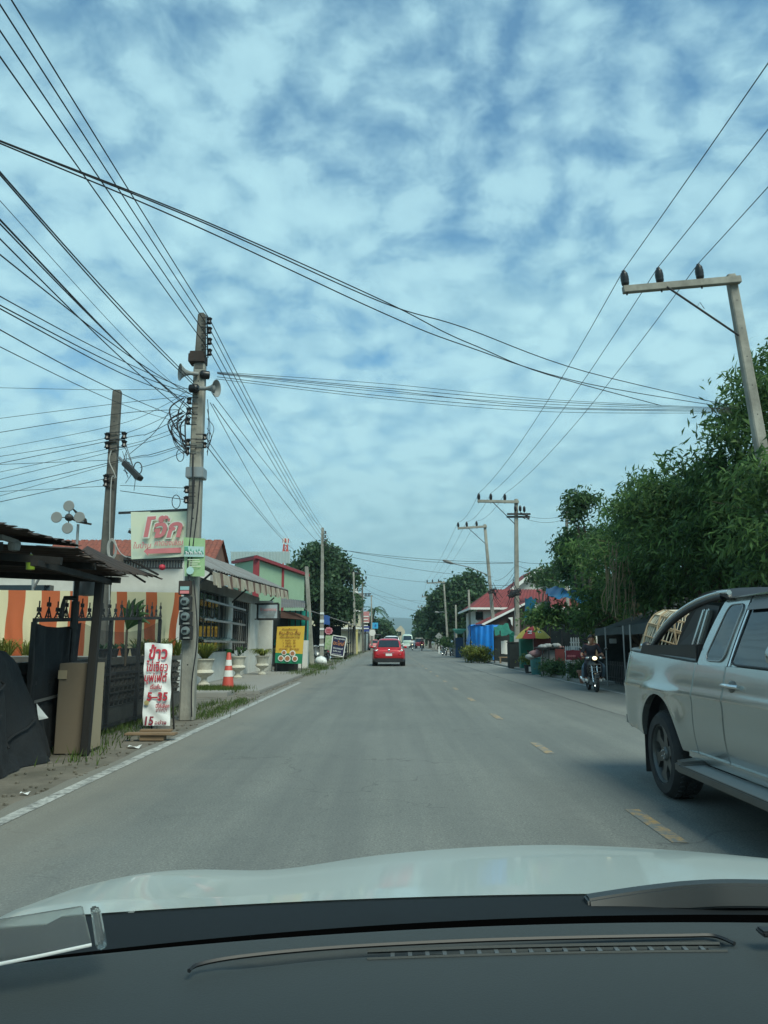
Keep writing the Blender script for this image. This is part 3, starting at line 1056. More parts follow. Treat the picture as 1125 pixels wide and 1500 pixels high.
# ------------------------------------------------------------------ wires on the left
G = 'four low voltage wires along the left poles'
for k, py in enumerate((470, 484, 500, 516)):
    c = at(308.5, py, 13.05)
    pb = c + V((-.35 - .05 * k, -42, .1 - .05 * k))
    wire(cat(pb, c, .45, 20) + cat(c, LT2[k] + V((.03, 0, 0)), .25, 14)[1:] + cat(LT2[k], V((-3.4, 90, LT2[k].z)), .2, 8)[1:], .0095,
         ('topmost', 'second from the top', 'third from the top', 'lowest')[k] + ' of the four stacked wires on the loudspeaker pole top', G)
G = 'cables running forward from the loudspeaker pole'
for k, (p0, p1) in enumerate((((308, 590), (427, 795)), ((312, 592), (471, 800)), ((302, 642), (420, 792)), ((304, 655), (430, 805)), ((310, 575), (468, 770)))):
    a = at(*p0, 13.0)
    b = at(*p1, 44.8)
    wire(cat(a, b, .15, 14), .008 + .002 * (k % 2), 'dark cable slanting down from the loudspeaker pole towards the slim pole', G)
G = 'cables fanning to the upper left from the loudspeaker pole'
fan = [((284, 560), 252), ((286, 566), 256), ((282, 600), 322), ((284, 606), 328), ((280, 612), 350), ((284, 580), 373), ((279, 572), 434), ((281, 578), 447), ((278, 584), 452), ((262, 612), 483), ((256, 617), 508), ((285, 590), 294)]
for k, (p0, y0) in enumerate(fan):
    a = at(*p0, 13.05)
    q = at(0, y0, 5.6)
    d = (q - a)
    e = q + d * .9 + V((0, 0, .25))
    pts = catrom([a, a.lerp(q, .5) - V((0, 0, .05 + .02 * (k % 3))), q, e], 7)
    wire(pts, (.0095, .0095, .011, .0085, .008, .008, .0065, .0075, .0075, .0065, .005, .004)[k], 'black cable fanning out from the loudspeaker pole to the upper left', G)
G = 'service wires between the two left poles and beyond'
svc = [((-40, 618), (165, 592), (276, 580)), ((-40, 640), (166, 607), (262, 600)), ((-40, 664), (165, 624), (240, 594), (274, 572)), ((-40, 675), (164, 640), (255, 604), (272, 590)),
       ((-40, 687), (185, 641), (215, 636), (262, 612)), ((-40, 700), (184, 652), (220, 641), (272, 622)), ((-40, 712), (186, 656), (262, 632)), ((-40, 725), (186, 672), (220, 666), (274, 650)),
       ((-40, 738), (178, 676), (225, 668), (273, 652)), ((-40, 682), (160, 674)), ((-40, 744), (160, 700)), ((-40, 722), (158, 712)), ((176, 711), (272, 715)), ((176, 719), (272, 732)),
       ((-40, 567), (150, 571), (277, 569)), ((205, 685), (235, 676), (273, 660)), ((190, 665), (225, 635), (250, 600))]
for k, pp in enumerate(svc):
    pts = [at(px, py, 13.5 if i < len(pp) - 1 else 13.05) for i, (px, py) in enumerate(pp)]
    wire(catrom(pts, 6), (.006, .0075, .0055)[k % 3], 'thin service wire strung across the two left poles above the striped awning', G)
# wires that cross the road
G = 'cables crossing the road between the loudspeaker pole and the leaning pole'
A_, B_ = (LB.x, 13.2), (P1[1].x + .25, 15.2)
for k, (s_, m1, m2, e_) in enumerate((((318, 545), 562, 585, (1070, 598)), ((318, 546), 568, 588, (1068, 599)), ((320, 548), 574, 592, (1070, 600)), ((318, 552), 580, 598, (1072, 603)),
                                      ((316, 555), 584, 603, (1074, 605)), ((318, 547), 571, 596, (1068, 601)))):
    pts = [onplan(*s_, A_, B_), onplan(560, m1, A_, B_), onplan(800, m2, A_, B_), onplan(*e_, A_, B_)]
    wire(catrom(pts, 9), .0075 if k % 2 else .006, 'one of the nearly level black cables crossing high over the road', G)
G = 'slanting cables crossing the road from the upper left'
A_, B_ = (-3.3, 5.0), (P1[1].x + .25, 15.2)
for k, ys in enumerate(((-140, 150, 0, 207, 300, 327, 560, 443, 680, 480, 860, 545, 1082, 597), (-140, 152, 0, 210, 280, 328, 560, 458, 680, 506, 860, 562, 1080, 599), (-140, 149, 0, 206, 300, 324, 560, 440, 650, 486, 700, 508, 800, 548, 968, 594))):
    pts = [onplan(ys[i], ys[i + 1], A_, B_) for i in range(0, len(ys), 2)]
    wire(catrom(pts, 7), .008, 'black cable slanting down across the sky from the upper left to the leaning pole', G)
G = 'far cables crossing the road'
for a, b, s_ in (((520, 838, 78), (750, 858, 41), .3), ((540, 868, 112), (690, 880, 63), .5), ((546, 874, 112), (650, 898, 99), .6), ((476, 800, 45), (752, 825, 41), .35), ((476, 802, 45), (752, 824, 41), .2),
                 ((474, 806, 45), (722, 845, 54), .3), ((533, 855, 90), (655, 890, 99), .5), ((534, 862, 90), (640, 900, 133), .6)):
    wire(cat(at(*a), at(*b), s_, 12), .014, 'distant cable sagging over the road between far poles', G)
G = 'service wires around the cable tangle pole'
for a, b in (((760, 752, 40.8), (829, 754, 45)), ((764, 758, 40.8), (829, 760, 45)), ((757, 822, 41), (860, 812, 33)), ((757, 828, 41), (850, 835, 33)), ((726, 866, 54), (755, 835, 41)), ((724, 850, 54), (755, 828, 41)), ((723, 860, 54), (754, 845, 41))):
    wire(cat(at(*a), at(*b), .25, 10), .012, 'short service wire running from the cable tangle pole by the crimson roof', G)
# ------------------------------------------------------------------ left side, near
def corrug(fn, nu, nv, amp=.012, waves=18):
    """fn(u, v) -> point; corrugated across u."""
    def g(u, v):
        return fn(u, v) + V((0, 0, amp * math.sin(u * waves * 2 * PI)))
    return MB().grid(g, nu, nv)


def sheet(name, a, b, c, d, m_, parent, waves=16, amp=.014, jag=0.0, seed=1, solid=.006, sag=0.0):
    a, b, c, d = V(a), V(b), V(c), V(d)      # a-b along the waves' run, a-d down the slope
    r_ = random.Random(seed)
    js = [r_.uniform(-jag, jag) for _ in range(waves * 6 + 1)]
    nrm = (b - a).cross(d - a).normalized()
    if nrm.z < 0: nrm = -nrm

    def fn(u, v):
        p = a.lerp(b, u).lerp(d.lerp(c, u), v)
        if v > .99: p = p + (d - a).normalized() * js[int(round(u * waves * 6))]
        return p + nrm * (amp * math.sin(u * waves * 2 * PI)) - V((0, 0, sag * 4 * v * (1 - v) * (0.6 + .4 * math.sin(u * 7))))
    mb = MB().grid(fn, waves * 6, 6)
    return mb.build(name, M[m_] if isinstance(m_, str) else m_, parent, smooth=60, solid=solid)


# black netting heaped over a stall table
t = thing('covered_stall', 'stall heaped under black netting at the very left edge of the road', 'stall', (-4.6, 7.4, 0))
rn = random.Random(5)
ph = [rn.uniform(0, 6) for _ in range(12)]


def heap(u, v):
    # u runs along the road (5.2 -> 9.0 m), v from the road-side hem over the top
    y = 5.0 + 4.0 * u
    hem = -3.50 - .30 * u + .05 * math.sin(9 * u + ph[0])
    top = 1.20 + .06 * math.sin(5 * u + ph[1])
    if u > .84: top *= 1 - .35 * ((u - .84) / .16) ** 2
    prof = [(hem + .05, .0), (hem + .01, .12), (hem - .06, .42), (hem - .13, .75), (hem - .22, 1.02), (hem - .36, 1.16), (hem - .65, 1.2), (hem - 1.3, 1.22), (hem - 2.3, 1.2)]
    q = v * (len(prof) - 1)
    i = min(int(q), len(prof) - 2)
    f = q - i
    x = prof[i][0] * (1 - f) + prof[i + 1][0] * f
    z = (prof[i][1] * (1 - f) + prof[i + 1][1] * f) * top / 1.2
    w = .035 * math.sin(31 * u + 4 * v + ph[2]) + .03 * math.sin(17 * u - 7 * v + ph[3]) + .018 * math.sin(53 * u + 13 * v + ph[4])
    k = 1 - .75 * v
    if u > .97: x -= .0
    return V((x + w * (.4 + k), y + w * .5, max(0, z + .03 * math.sin(23 * v + 11 * u + ph[5]) * v)))


mb = MB().grid(heap, 60, 34)
mb.add([heap(1, j / 34) for j in range(35)] + [heap(1, 1) + V((0, 0, -1.15))], [list(range(36))])
mb.build('netting', M['net'], t, smooth=50)
mb = MB()
for k in range(5):
    u0, v0 = rn.uniform(.1, .95), rn.uniform(.1, .5)
    pts = [heap(min(1, u0 + .03 * i), v0 + .02 * i) + V((.03, 0, .005)) for i in range(6)]
    mb.path(pts, .012, 5)
mb.build('fold', M['net'], t, smooth=60)
p = heap(.93, .28) + V((.035, -.02, 0))
MB().quad(p + V((-.06, 0, .16)), p + V((.03, .02, .05)), p + V((.07, .03, .0)), p + V((-.02, .0, -.02)), p + V((-.03, -.01, .03))).build('torn_label', M['banner_white'], t, solid=.002)

# wall of pierced blocks along the kerb
t = thing('block_wall', 'low dark wall of pierced concrete blocks behind the white banner', 'wall', (-4.2, 12, 0))
MB().box((-4.27, 12.4, .14), (.16, 7.2, .28)).box((-4.27, 12.4, .98), (.16, 7.2, .12)).build('wall_course', M['concrete_dark'], t, bev=.012)
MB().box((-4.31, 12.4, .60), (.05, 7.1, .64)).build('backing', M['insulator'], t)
mb = MB()
for r_i in range(3):
    z0 = .285 + r_i * .21
    for k in range(35):
        y = 8.9 + k * .2
        mb.box((-4.235, y + .1, z0 + .1), (.075, .2, .028)).box((-4.235, y + .012, z0 + .1), (.075, .024, .2)).box((-4.235, y + .1, z0 + .012), (.078, .2, .02))
        mb.bar((-4.236, y + .03, z0 + .03), (-4.236, y + .1, z0 + .1), .02, .07, up=(1, 0, 0)).bar((-4.236, y + .1, z0 + .1), (-4.236, y + .17, z0 + .17), .02, .07, up=(1, 0, 0))
mb.build('pierced_block', M['block'], t)

# sliding gate with netting
t = thing('sliding_gate', 'dark sliding gate covered in black netting with scrolled spikes on top', 'gate', (-4.0, 11, 0))
XG = -3.98


def gate_top(y):
    return 1.55 + (y - 8.75) * .035


mb = MB()
for y in (8.75, 9.85, 11.2, 12.5, 13.6):
    mb.box((XG, y, gate_top(y) / 2), (.05, .05, gate_top(y) - .1))
mb.bar((XG, 8.75, gate_top(8.75) - .03), (XG, 13.6, gate_top(13.6) - .03), .045, .045)
mb.bar((XG, 8.75, .1), (XG, 13.6, .1), .045, .045)
mb.bar((XG, 8.75, .82), (XG, 13.6, .82), .04, .04)
mb.build('gate_frame', M['steel_dark'], t)
for k in range(20):
    y = 8.85 + k * .25
    z = gate_top(y)
    mb = MB()
    mb.box((XG, y, z + .11), (.012, .014, .26 if k % 2 else .16))
    h = .13 if k % 2 else .07
    mb.box((XG, y, z + h), (.014, .085, .012)).box((XG, y, z + h + .04), (.014, .085, .012)).box((XG, y - .042, z + h + .02), (.014, .012, .045)).box((XG, y + .042, z + h + .02), (.014, .012, .045))
    mb.bar((XG, y, z + h - .01), (XG, y - .08, z - .01), .012, .012).bar((XG, y, z + h - .01), (XG, y + .08, z - .01), .012, .012)
    mb.path([(XG, y + .05 * math.cos(a), z + .03 + .03 * math.sin(a)) for a in [i * PI / 4 for i in range(8)]], .006, 4, closed=True)
    mb.build('spike', M['steel_dark'], t)


def net_fn(ya, yb, x0, dip):
    def fn(u, v):
        y = ya + (yb - ya) * u
        zt = gate_top(y) - .07 - dip * 4 * u * (1 - u)
        return V((x0 + .012 * math.sin(19 * u + 7 * v) + .008 * math.sin(47 * u), y, .06 + (zt - .06) * v))
    return fn


M['net_thin'] = mat('thin_black_netting', (.012, .018, .022), .8, var=.3, scale=6, alpha=.38)
MB().grid(net_fn(8.75, 10.0, XG + .03, .05), 20, 14).build('netting', M['net'], t, smooth=60, solid=.003)
MB().grid(net_fn(10.0, 13.6, XG + .03, .16), 30, 14).build('netting', M['net_thin'], t, smooth=60)
MB().bar((XG + .06, 8.77, .62), (XG + .06, 9.7, .66), .012, .03).build('cross_rail', M['steel'], t)

# brown box counter beside the post
t = thing('wooden_counter', 'tall plain brown board box standing against the dark awning post', 'counter', (-3.68, 9.45, 0))
MB().box((-3.68, 9.45, .515), (.36, .50, 1.03), Matrix.Rotation(R(3), 3, 'Z')).build('carcass', M['ply'], t, bev=.008)
MB().box((-3.495, 9.47, .53), (.014, .47, 1.0), Matrix.Rotation(R(3), 3, 'Z')).build('lit_side_board', M['ply_light'], t, bev=.003)  # lit side of the box, its light put into a paler board colour
MB().box((-3.80, 9.185, .90), (.10, .012, .10)).build('paper_note', M['ply_light'], t)

# rusty awning on posts
t = thing('stall_awning', 'ragged rusty corrugated awning on dark posts reaching over the stall', 'awning', (-4.6, 8, 0))
e0, e1, e2, e3 = at(-260, 695, 4.6), at(0, 765, 6.5), at(118, 799, 8.3), at(180, 843, 9.6)
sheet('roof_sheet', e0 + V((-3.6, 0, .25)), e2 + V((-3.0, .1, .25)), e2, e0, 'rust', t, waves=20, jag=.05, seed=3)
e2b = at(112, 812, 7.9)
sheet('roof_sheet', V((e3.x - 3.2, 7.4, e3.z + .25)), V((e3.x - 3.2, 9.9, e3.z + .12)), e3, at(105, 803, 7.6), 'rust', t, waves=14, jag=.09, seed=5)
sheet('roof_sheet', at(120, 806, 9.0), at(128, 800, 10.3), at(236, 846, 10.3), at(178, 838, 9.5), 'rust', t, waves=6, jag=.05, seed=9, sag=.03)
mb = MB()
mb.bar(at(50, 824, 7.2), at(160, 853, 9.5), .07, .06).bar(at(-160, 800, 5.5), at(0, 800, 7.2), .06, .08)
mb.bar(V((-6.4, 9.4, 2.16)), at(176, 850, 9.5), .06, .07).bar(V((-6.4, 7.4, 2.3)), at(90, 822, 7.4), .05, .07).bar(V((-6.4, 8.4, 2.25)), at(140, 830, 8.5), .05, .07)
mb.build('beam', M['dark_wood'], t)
mb = MB().bar((-3.46, 9.12, 0), (-3.44, 9.22, 2.06), .10, .09)
mb.build('post', M['dark_wood'], t, bev=.01)
q0, q1 = at(113, 848, 9.6), at(112, 905, 9.6)
mb = MB().tube(q0, V((q0.x, 9.6, 0)), .034, n=8).tube(q0 + V((0, 0, -.28)), q0 + V((0, 0, -.62)), .052, n=8)
mb.path([at(112, 876, 9.55), at(95, 876, 9.5), at(93, 885, 9.5), at(89, 905, 9.5)], .032, 6)
mb.build('drain_pipe', M['steel_dark'], t, smooth=40)
MB().bar(at(232, 842, 10.2), at(186, 817, 10.0), .05, .02).bar(at(213, 853, 10.2), at(180, 832, 10.0), .03, .02).build('loose_batten', M['dark_wood'], t)
mb = MB().tube(at(54, 801, 7.9), at(82, 803, 8.2), .018, n=8)
mb.build('tube_lamp', M['banner_white'], t)
mb = MB().bar(at(0, 786, 7.2), at(24, 794, 7.4), .05, .04)
mb.lathe([(.02, -.05), (.05, -.04), (.06, .02), (.05, .05), (.02, .06)], at(21, 800, 7.4), 12)
mb.build('lamp_fitting', M['horn'], t)
b_ = thing('plastic_bottle', 'small yellow green bottle hanging under the rusty awning', 'bottle', at(45, 824, 7.6))
MB().lathe([(.01, -.075), (.04, -.07), (.045, .0), (.035, .04), (.015, .06), (.015, .08)], at(45, 824, 7.6), 12).build('body', mat('lime_plastic', (.35, .5, .05), .4), b_, smooth=50)
MB().path([at(45, 818, 7.6), at(46.5, 813, 7.6), at(45, 810, 7.6)], .006, 5).build('hook', M['banner_white'], b_)
o = MB().lathe([(.02, -.16), (.13, -.15), (.14, -.05), (.14, .13), (.12, .17)], at(128, 855, 9.9), 18).build('hanging_lamp', mat('smoky_plastic', (.14, .15, .16), .3, var=.1), origin=at(128, 855, 9.9), smooth=50)
tag(o, 'grey drum shaped lantern hanging below the end of the rusty awning', 'lantern')

# striped tarpaulin
M['tarp_orange'] = mat('orange_canvas', (.52, .12, .04), .75, var=.1, scale=1.5, dirt=.25, dirt_col=(.25, .08, .04))
M['tarp_cream'] = mat('cream_canvas', (.72, .63, .40), .75, var=.08, scale=1.5, dirt=.25, dirt_col=(.45, .38, .22))
edges = [-150, -118, -92, -62, -38, -14, 12, 38, 61, 88, 103, 129, 153, 171, 186, 214, 230, 256, 266]
mb = MB()
YT = 14.6
for i in range(len(edges) - 1):
    mb.k = 1 if i % 2 == 1 else 0
    if edges[i] >= 153: mb.k = 0 if edges[i] in (171, 214, 256) else 1
    n = 5
    a, b = edges[i], edges[i + 1]

    def fn(u, v, a=a, b=b):
        px = a + (b - a) * u
        p = at(px, 864 + (px + 20) * .014, YT)
        zb = 1.02
        z = p.z + (zb - p.z) * v
        w = .035 * math.sin(px * .11 + 3 * v) * (v + .15) + .02 * math.sin(px * .31 - 5 * v) * v
        xs = -.10 * v if px > 250 else 0
        return V((p.x + xs + .01 * math.sin(9 * v), YT + w, z))
    mb.grid(fn, n, 12)
o = mb.build('striped_tarpaulin', [M['tarp_orange'], M['tarp_cream']], origin=(-6, YT, 1), smooth=60)
tag(o, 'orange and cream striped tarpaulin hung in front of the white house', 'tarpaulin')


# strap-leaved plants
def blades(c, n, L, W, spread, r_, m_='leaf_yellow', droop=.6, name='leaf_tuft', parent=None, origin=None):
    mb = MB()
    for k in range(n):
        an = r_.uniform(0, 2 * PI)
        l = L * r_.uniform(.6, 1.1)
        out = V((math.cos(an), math.sin(an), 0)) * spread * r_.uniform(.3, 1)
        side = V((-math.sin(an), math.cos(an), 0))
        p0 = V(c) + out * .05
        pr = None
        seg = 6
        vs = []
        for i in range(seg + 1):
            f = i / seg
            p = p0 + out * l * f + V((0, 0, l * (f - droop * f * f * r_.uniform(.9, 1.1))))
            w = W * (1 - f) ** .6 * (.5 + f * .8) if i < seg else 0.001
            vs += [p - side * w / 2 + V((0, 0, .1 * w)), p, p + side * w / 2 + V((0, 0, .1 * w))]
        fs = []
        for i in range(seg):
            fs += [[3 * i, 3 * i + 1, 3 * i + 4, 3 * i + 3], [3 * i + 1, 3 * i + 2, 3 * i + 5, 3 * i + 4]]
        mb.add(vs, fs)
    return mb.build(name, M[m_], parent, origin=origin or c, recalc=False)


r_ = random.Random(21)
for k, px in enumerate((-30, -8, 8, 18, 30, 43, 208, 216, 225, 234, 243, 252, 261)):
    p = at(px, 948, 14.2)
    tag(blades(p + V((0, r_.uniform(-.2, .2), -.15)), 26, .58, .035, .75, r_, droop=.5, name='strap_leaf_plant', origin=p),
        'yellow green strap leaved plant growing below the striped tarpaulin', 'plant', 'strap leaved plants below the striped tarpaulin')
o = MB().box((-6.6, 14.3, .5), (5.0, .5, 1.0)).build('planter_wall', M['block'], origin=(-6.6, 14.3, 0), bev=.02)
tag(o, 'dark masonry planter wall under the striped tarpaulin', 'planter')
# broad leaves
t = thing('broad_leaf_plant', 'plant with a few big pointed dark leaves over the gate', 'plant', at(196, 925, 12.5))
c = at(186, 922, 12.5)
for tx, ty, w in ((212, 878, .10), (215, 886, .10), (219, 899, .10), (220, 913, .12), (189, 878, .08), (199, 876, .09), (207, 892, .09), (180, 889, .07)):
    mb = MB()
    e = at(tx, ty, 12.4 + r_.uniform(-.2, .2))
    d = e - c
    s = d.cross(V((0, 1, .3))).normalized()
    vs = []
    for i in range(8):
        f = i / 7
        p = c + d * f + V((0, 0, .10 * math.sin(PI * f)))
        ww = w * math.sin(PI * max(.04, f) ** .8) * .9 + .004
        vs += [p - s * ww / 2, p + V((0, -.02, -.015)), p + s * ww / 2]
    mb.add(vs, [q for i in range(7) for q in ([3 * i, 3 * i + 1, 3 * i + 4, 3 * i + 3], [3 * i + 1, 3 * i + 2, 3 * i + 5, 3 * i + 4])])
    mb.build('leaf', M['leaf_dark'], t, smooth=60)
MB().tube(V((c.x, c.y, .9)), c, .02, n=6).build('stem', M['bark'], t)
# dim potted plants behind the netting
for k, (px, py) in enumerate(((170, 945), (186, 948), (203, 944), (220, 950))):
    p = at(px, py, 12.6)
    p = V((-4.30, p.y - .8 + k * .5, 1.04))
    t = thing('potted_plant', 'small shadowy potted plant on top of the block wall behind the netting', 'potted plant', p, 'pots on the block wall')
    MB().lathe([(.05, 0), (.075, .12), (.082, .12), (.08, .135), (.06, .13)], p, 12).build('pot', M['steel_dark'], t, smooth=40)
    blades(p + V((0, 0, .12)), 16, .22, .035, .8, r_, 'leaf_dark', parent=t, name='foliage')

# tall vinyl banner on a frame
t = thing('roadside_banner', 'tall white vinyl banner with red hand lettering leaning by the loudspeaker pole', 'banner', gr(230, 1068))
cB = [at(212, 942, 11.75), at(251.5, 942.5, 11.75), at(248.5, 1063, 11.5), at(209, 1063, 11.5)]


def ban(u, v):
    p = cB[0].lerp(cB[1], u).lerp(cB[3].lerp(cB[2], u), v)
    return p + V((.006 * math.sin(14 * v), -.012 * math.sin(9 * v + 4 * u) - .010 * math.sin(23 * v - 9 * u) + .012 * abs(u - .5), .008 * math.sin(6 * u) * (1 - v)))


MB().grid(ban, 12, 30).build('vinyl_sheet', M['banner_white'], t, smooth=60, solid=.004)
up_b = (cB[0] - cB[3]).normalized()


def btxt(body, px, py, w, h, m_='red_ink', bold=.02, shear=.12):
    v = (py - 942) / 121
    u = (px - 212 + v * 3) / 39.5
    s = 11.65 / F * 1.03
    p = ban(min(1, max(0, u)), v) + V((0, -.030, 0))
    text(body, .3, M[m_], t, p, (1, 0, 0), up_b, bold=bold, shear=shear, box=(w * s, h * s))


btxt('ข้าว', 232, 955, 26, 21, bold=.03)
btxt('ไข่เจียว', 231.5, 976, 30, 16)
btxt('บุฟเฟ่ต์', 229, 994.5, 32, 17)
btxt('เริ่มต้น', 229, 1006.5, 16, 7)
btxt('5–35', 231, 1021, 29, 12, bold=.035)
btxt('มีให้เลือก', 239, 1034, 19, 6)
btxt('มากกว่า', 237.5, 1039.5, 15, 6, 'dark_red_ink')
btxt('15', 219, 1056, 12, 12, 'dark_red_ink', .03)
btxt('อย่าง', 235, 1058, 16, 6, 'dark_red_ink')
mb = MB()
for q in range(2):
    p = ban(.16, .73) + V((0, -.028 - .004 * q, 0))
    mb.lathe([(.001, 0), ((.036, .02)[q], 0), ((.036, .02)[q], .003)], p, 12, (0, -1, 0))
mb.build('egg_picture', mat('egg_yellow', (.5, .42, .2), .6), t)
mb = MB()
a, b = cB[3], cB[2]
mb.tube(V((a.x + .03, 11.85, .0)), cB[0] + V((.03, .03, -.01)), .014, n=6).tube(V((b.x - .03, 11.85, .0)), cB[1] + V((-.03, .03, -.01)), .014, n=6)
mb.build('frame', M['dark_wood'], t)
g0 = gr(184, 1086)
o = MB().box(g0 + V((.30, .1, .085)), (.66, .16, .03)).box(g0 + V((.33, .22, .115)), (.42, .10, .03)).box(g0 + V((.32, .12, .035)), (.32, .14, .07)).build('wooden_skid', M['wood'], origin=g0, bev=.006)
tag(o, 'low worn wooden skid lying on the ground under the white banner', 'skid')
p = gr(197, 1095)
o = MB().grid(lambda u, v: p + V((-.07 + .14 * u, -.05 + .12 * v, .012 + .015 * math.sin(5 * u + 3 * v))), 4, 3).build('paper_scrap', M['banner_white'], origin=p, solid=.002)
tag(o, 'white scrap of paper lying on the verge in front of the skid', 'litter')
p = gr(36, 1163)
o = MB().grid(lambda u, v: p + V((-.03 + .07 * u, -.03 + .05 * v, .01 + .01 * math.sin(5 * u + 3 * v))), 3, 3).build('paper_scrap', M['banner_white'], origin=p, solid=.002)
tag(o, 'tiny white scrap of paper lying in front of the black netting', 'litter')

# porridge sign hung between the poles
t = thing('hanging_sign', 'pale green hanging sign with big red Thai word and a red arrow pointing left', 'sign', at(233, 784, 13.3))
s = 13.3 / F * 1.035
c4 = [at(191.5, 750, 13.35), at(274.5, 747.5, 13.25), at(271.5, 815.5, 13.25), at(192, 819.5, 13.35)]
MB().prism(c4, (0, .05, 0)).build('board', M['sign_green'], t, bev=.004)
rt = (c4[1] - c4[0]).normalized()
up = V((0, 0, 1)) - rt * rt.z
cc = lambda px, py, d=.006: at(px, py, 13.3) + V((0, -.055 - d, 0))
SA = lambda pts, g, dpt: [cc(240.5 + (x - 240.5) * g, 771.5 + (y - 771.5) * g, dpt) for x, y in pts]
oh = [(211.6, 787.5), (218.0, 787.3), (223.2, 762.0), (229.5, 761.5), (230.0, 756.8), (217.6, 757.6), (216.6, 762.6)]
ho = [(x + dx, y + dy) for (x, y), (dx, dy) in zip(oh, ((-1.8, 1.8), (1.8, 1.8), (1.8, 1.5), (1.5, 1.5), (1.8, -1.8), (-1.8, -1.8), (-1.5, .5)))]
MB().prism([cc(x, y, -.001) for x, y in ho], (0, .004, 0)).build('letter_outline', M['pale_halo'], t)
MB().prism([cc(x, y, .004) for x, y in oh], (0, .004, 0)).build('lettering', M['faded_red'], t)
text('จ๊ก', .3, M['pale_halo'], t, cc(248, 771.8, -.001), rt, up, bold=.075, shear=.22, box=(46 * s, 36 * s), name='letter_outline')
text('จ๊ก', .3, M['faded_red'], t, cc(248, 771.8, .004), rt, up, bold=.032, shear=.22, box=(42 * s, 32 * s))
text('ในบ้าน', .3, M['faded_red'], t, cc(210, 799, .004), rt, up, bold=.008, shear=.2, box=(26 * s, 9.5 * s))
text('คาดองเชิญ', .3, M['faded_red'], t, cc(248.5, 796.5, .004), rt, up, bold=.008, shear=.2, box=(42 * s, 9.5 * s))
ar = [(212, 808), (218.5, 802), (218.5, 804.8), (266.5, 802.6), (266.5, 810.2), (218.5, 811.6), (218.5, 814.6)]
MB().prism([cc(x, y, .004) for x, y in ar], (0, .006, 0)).build('arrow', M['faded_red'], t)
mb = MB().bar(at(174, 751.5, 13.4), at(279, 746.5, 13.25), .035, .04)
mb.bar(c4[3] + V((0, .03, -.015)), c4[2] + V((0, .03, -.015)), .03, .03)
mb.build('hanger_bar', M['steel_dark'], t)
mb = MB().tube(at(275.5, 735, 13.2), at(273, 818, 13.2), .014, n=6).tube(at(277.5, 747, 13.2), at(276, 820, 13.2), .010, n=6)
mb.build('hanger_rod', M['steel_dark'], t)
# green poster on the pole
t = thing('pole_poster', 'green advertising poster with a landscape picture fixed to the loudspeaker pole', 'poster', at(284, 817, 12.95))
c4 = [at(269, 787, 13.0), at(300.5, 789, 12.95), at(299.5, 844.5, 12.95), at(270.5, 844, 13.0)]
MB().prism(c4, (0, .012, 0)).build('board', mat('poster_green', (.28, .46, .20), .5, col2=(.40, .56, .32), scale=3), t)
s = 12.95 / F * 1.035
pp = lambda px, py, d=.004: at(px, py, 12.96) + V((0, -.018 - d, 0))
M['poster_teal'] = mat('poster_teal', (.10, .30, .22), .5, var=.2, scale=8)
M['poster_sky'] = mat('poster_sky', (.40, .58, .55), .5, var=.1, scale=8)
MB().prism([pp(270.5, 800), pp(299.5, 801), pp(299.5, 816), pp(270.5, 815.5)], (0, .003, 0)).build('picture', M['poster_sky'], t)
mb = MB()
for k in range(7):
    x = 272 + k * 4
    mb.prism([pp(x - 3, 812, .006), pp(x, 806 - (k % 3) * 1.5, .006), pp(x + 3, 812, .006)], (0, .002, 0))
mb.prism([pp(270.6, 801, .006), pp(276, 801, .006), pp(276, 812, .006), pp(270.6, 812, .006)], (0, .002, 0))
mb.build('picture', M['poster_teal'], t)
mb = MB()
for k in range(4):
    x = 273.5 + k * 6.3
    for q in (0, 3.2):
        mb.box(pp(x + q * .5, 808.5 + q * .5, .010), (.030, .003, .018)).box(pp(x + q, 811, .010), (.012, .003, .04))
mb.build('lettering', M['banner_white'], t)
mb = MB()
for k in range(4):
    mb.box(pp(284 + (k % 2) * 2, 820 + 3.2 * k, .005), (.20 - .03 * (k % 3), .002, .012))
mb.build('lettering', M['sign_green'], t)
mb = MB().lathe([(.001, 0), (.065, 0), (.065, .003)], pp(279, 836, .005), 14, (0, -1, 0))
mb.build('picture', M['poster_sky'], t)

# toy wind wheel on a mast
t = thing('wind_wheel', 'wind vane with four round discs on a thin mast above the awning', 'wind wheel', (at(115, 800, 12).x, 12, 0))
mb = MB().tube((at(114.5, 800, 12).x, 12, 0), at(114.5, 768, 12), .022, n=8)
mb.build('mast', M['steel'], t)
hub = at(101, 758, 11.9)
MB().lathe([(.02, -.06), (.055, -.04), (.06, .02), (.02, .06)], hub, 14, (0, -1, 0)).bar(hub, at(117, 765, 12), .03, .03).bar(at(112, 764, 12), at(134, 768, 12.05), .025, .03).build('hub', M['steel_dark'], t)
for px, py in ((101.5, 741.5), (83.5, 758), (99.5, 774), (117, 758)):
    c = at(px, py, 11.88)
    MB().lathe([(.001, 0), (.085, .01), (.088, .02), (.08, .03), (.001, .028)], c, 24, (0, -1, 0)).build('disc', M['horn'], t, smooth=40)
    MB().bar(hub, c, .014, .012).build('spoke', M['steel_dark'], t)
MB().prism([at(103, 742, 11.95), at(106, 744, 11.95), at(126, 760, 12), at(127, 765, 12), at(122, 764, 12), at(112, 754, 12)], (0, .03, 0)).build('tail_vane', M['steel_dark'], t)

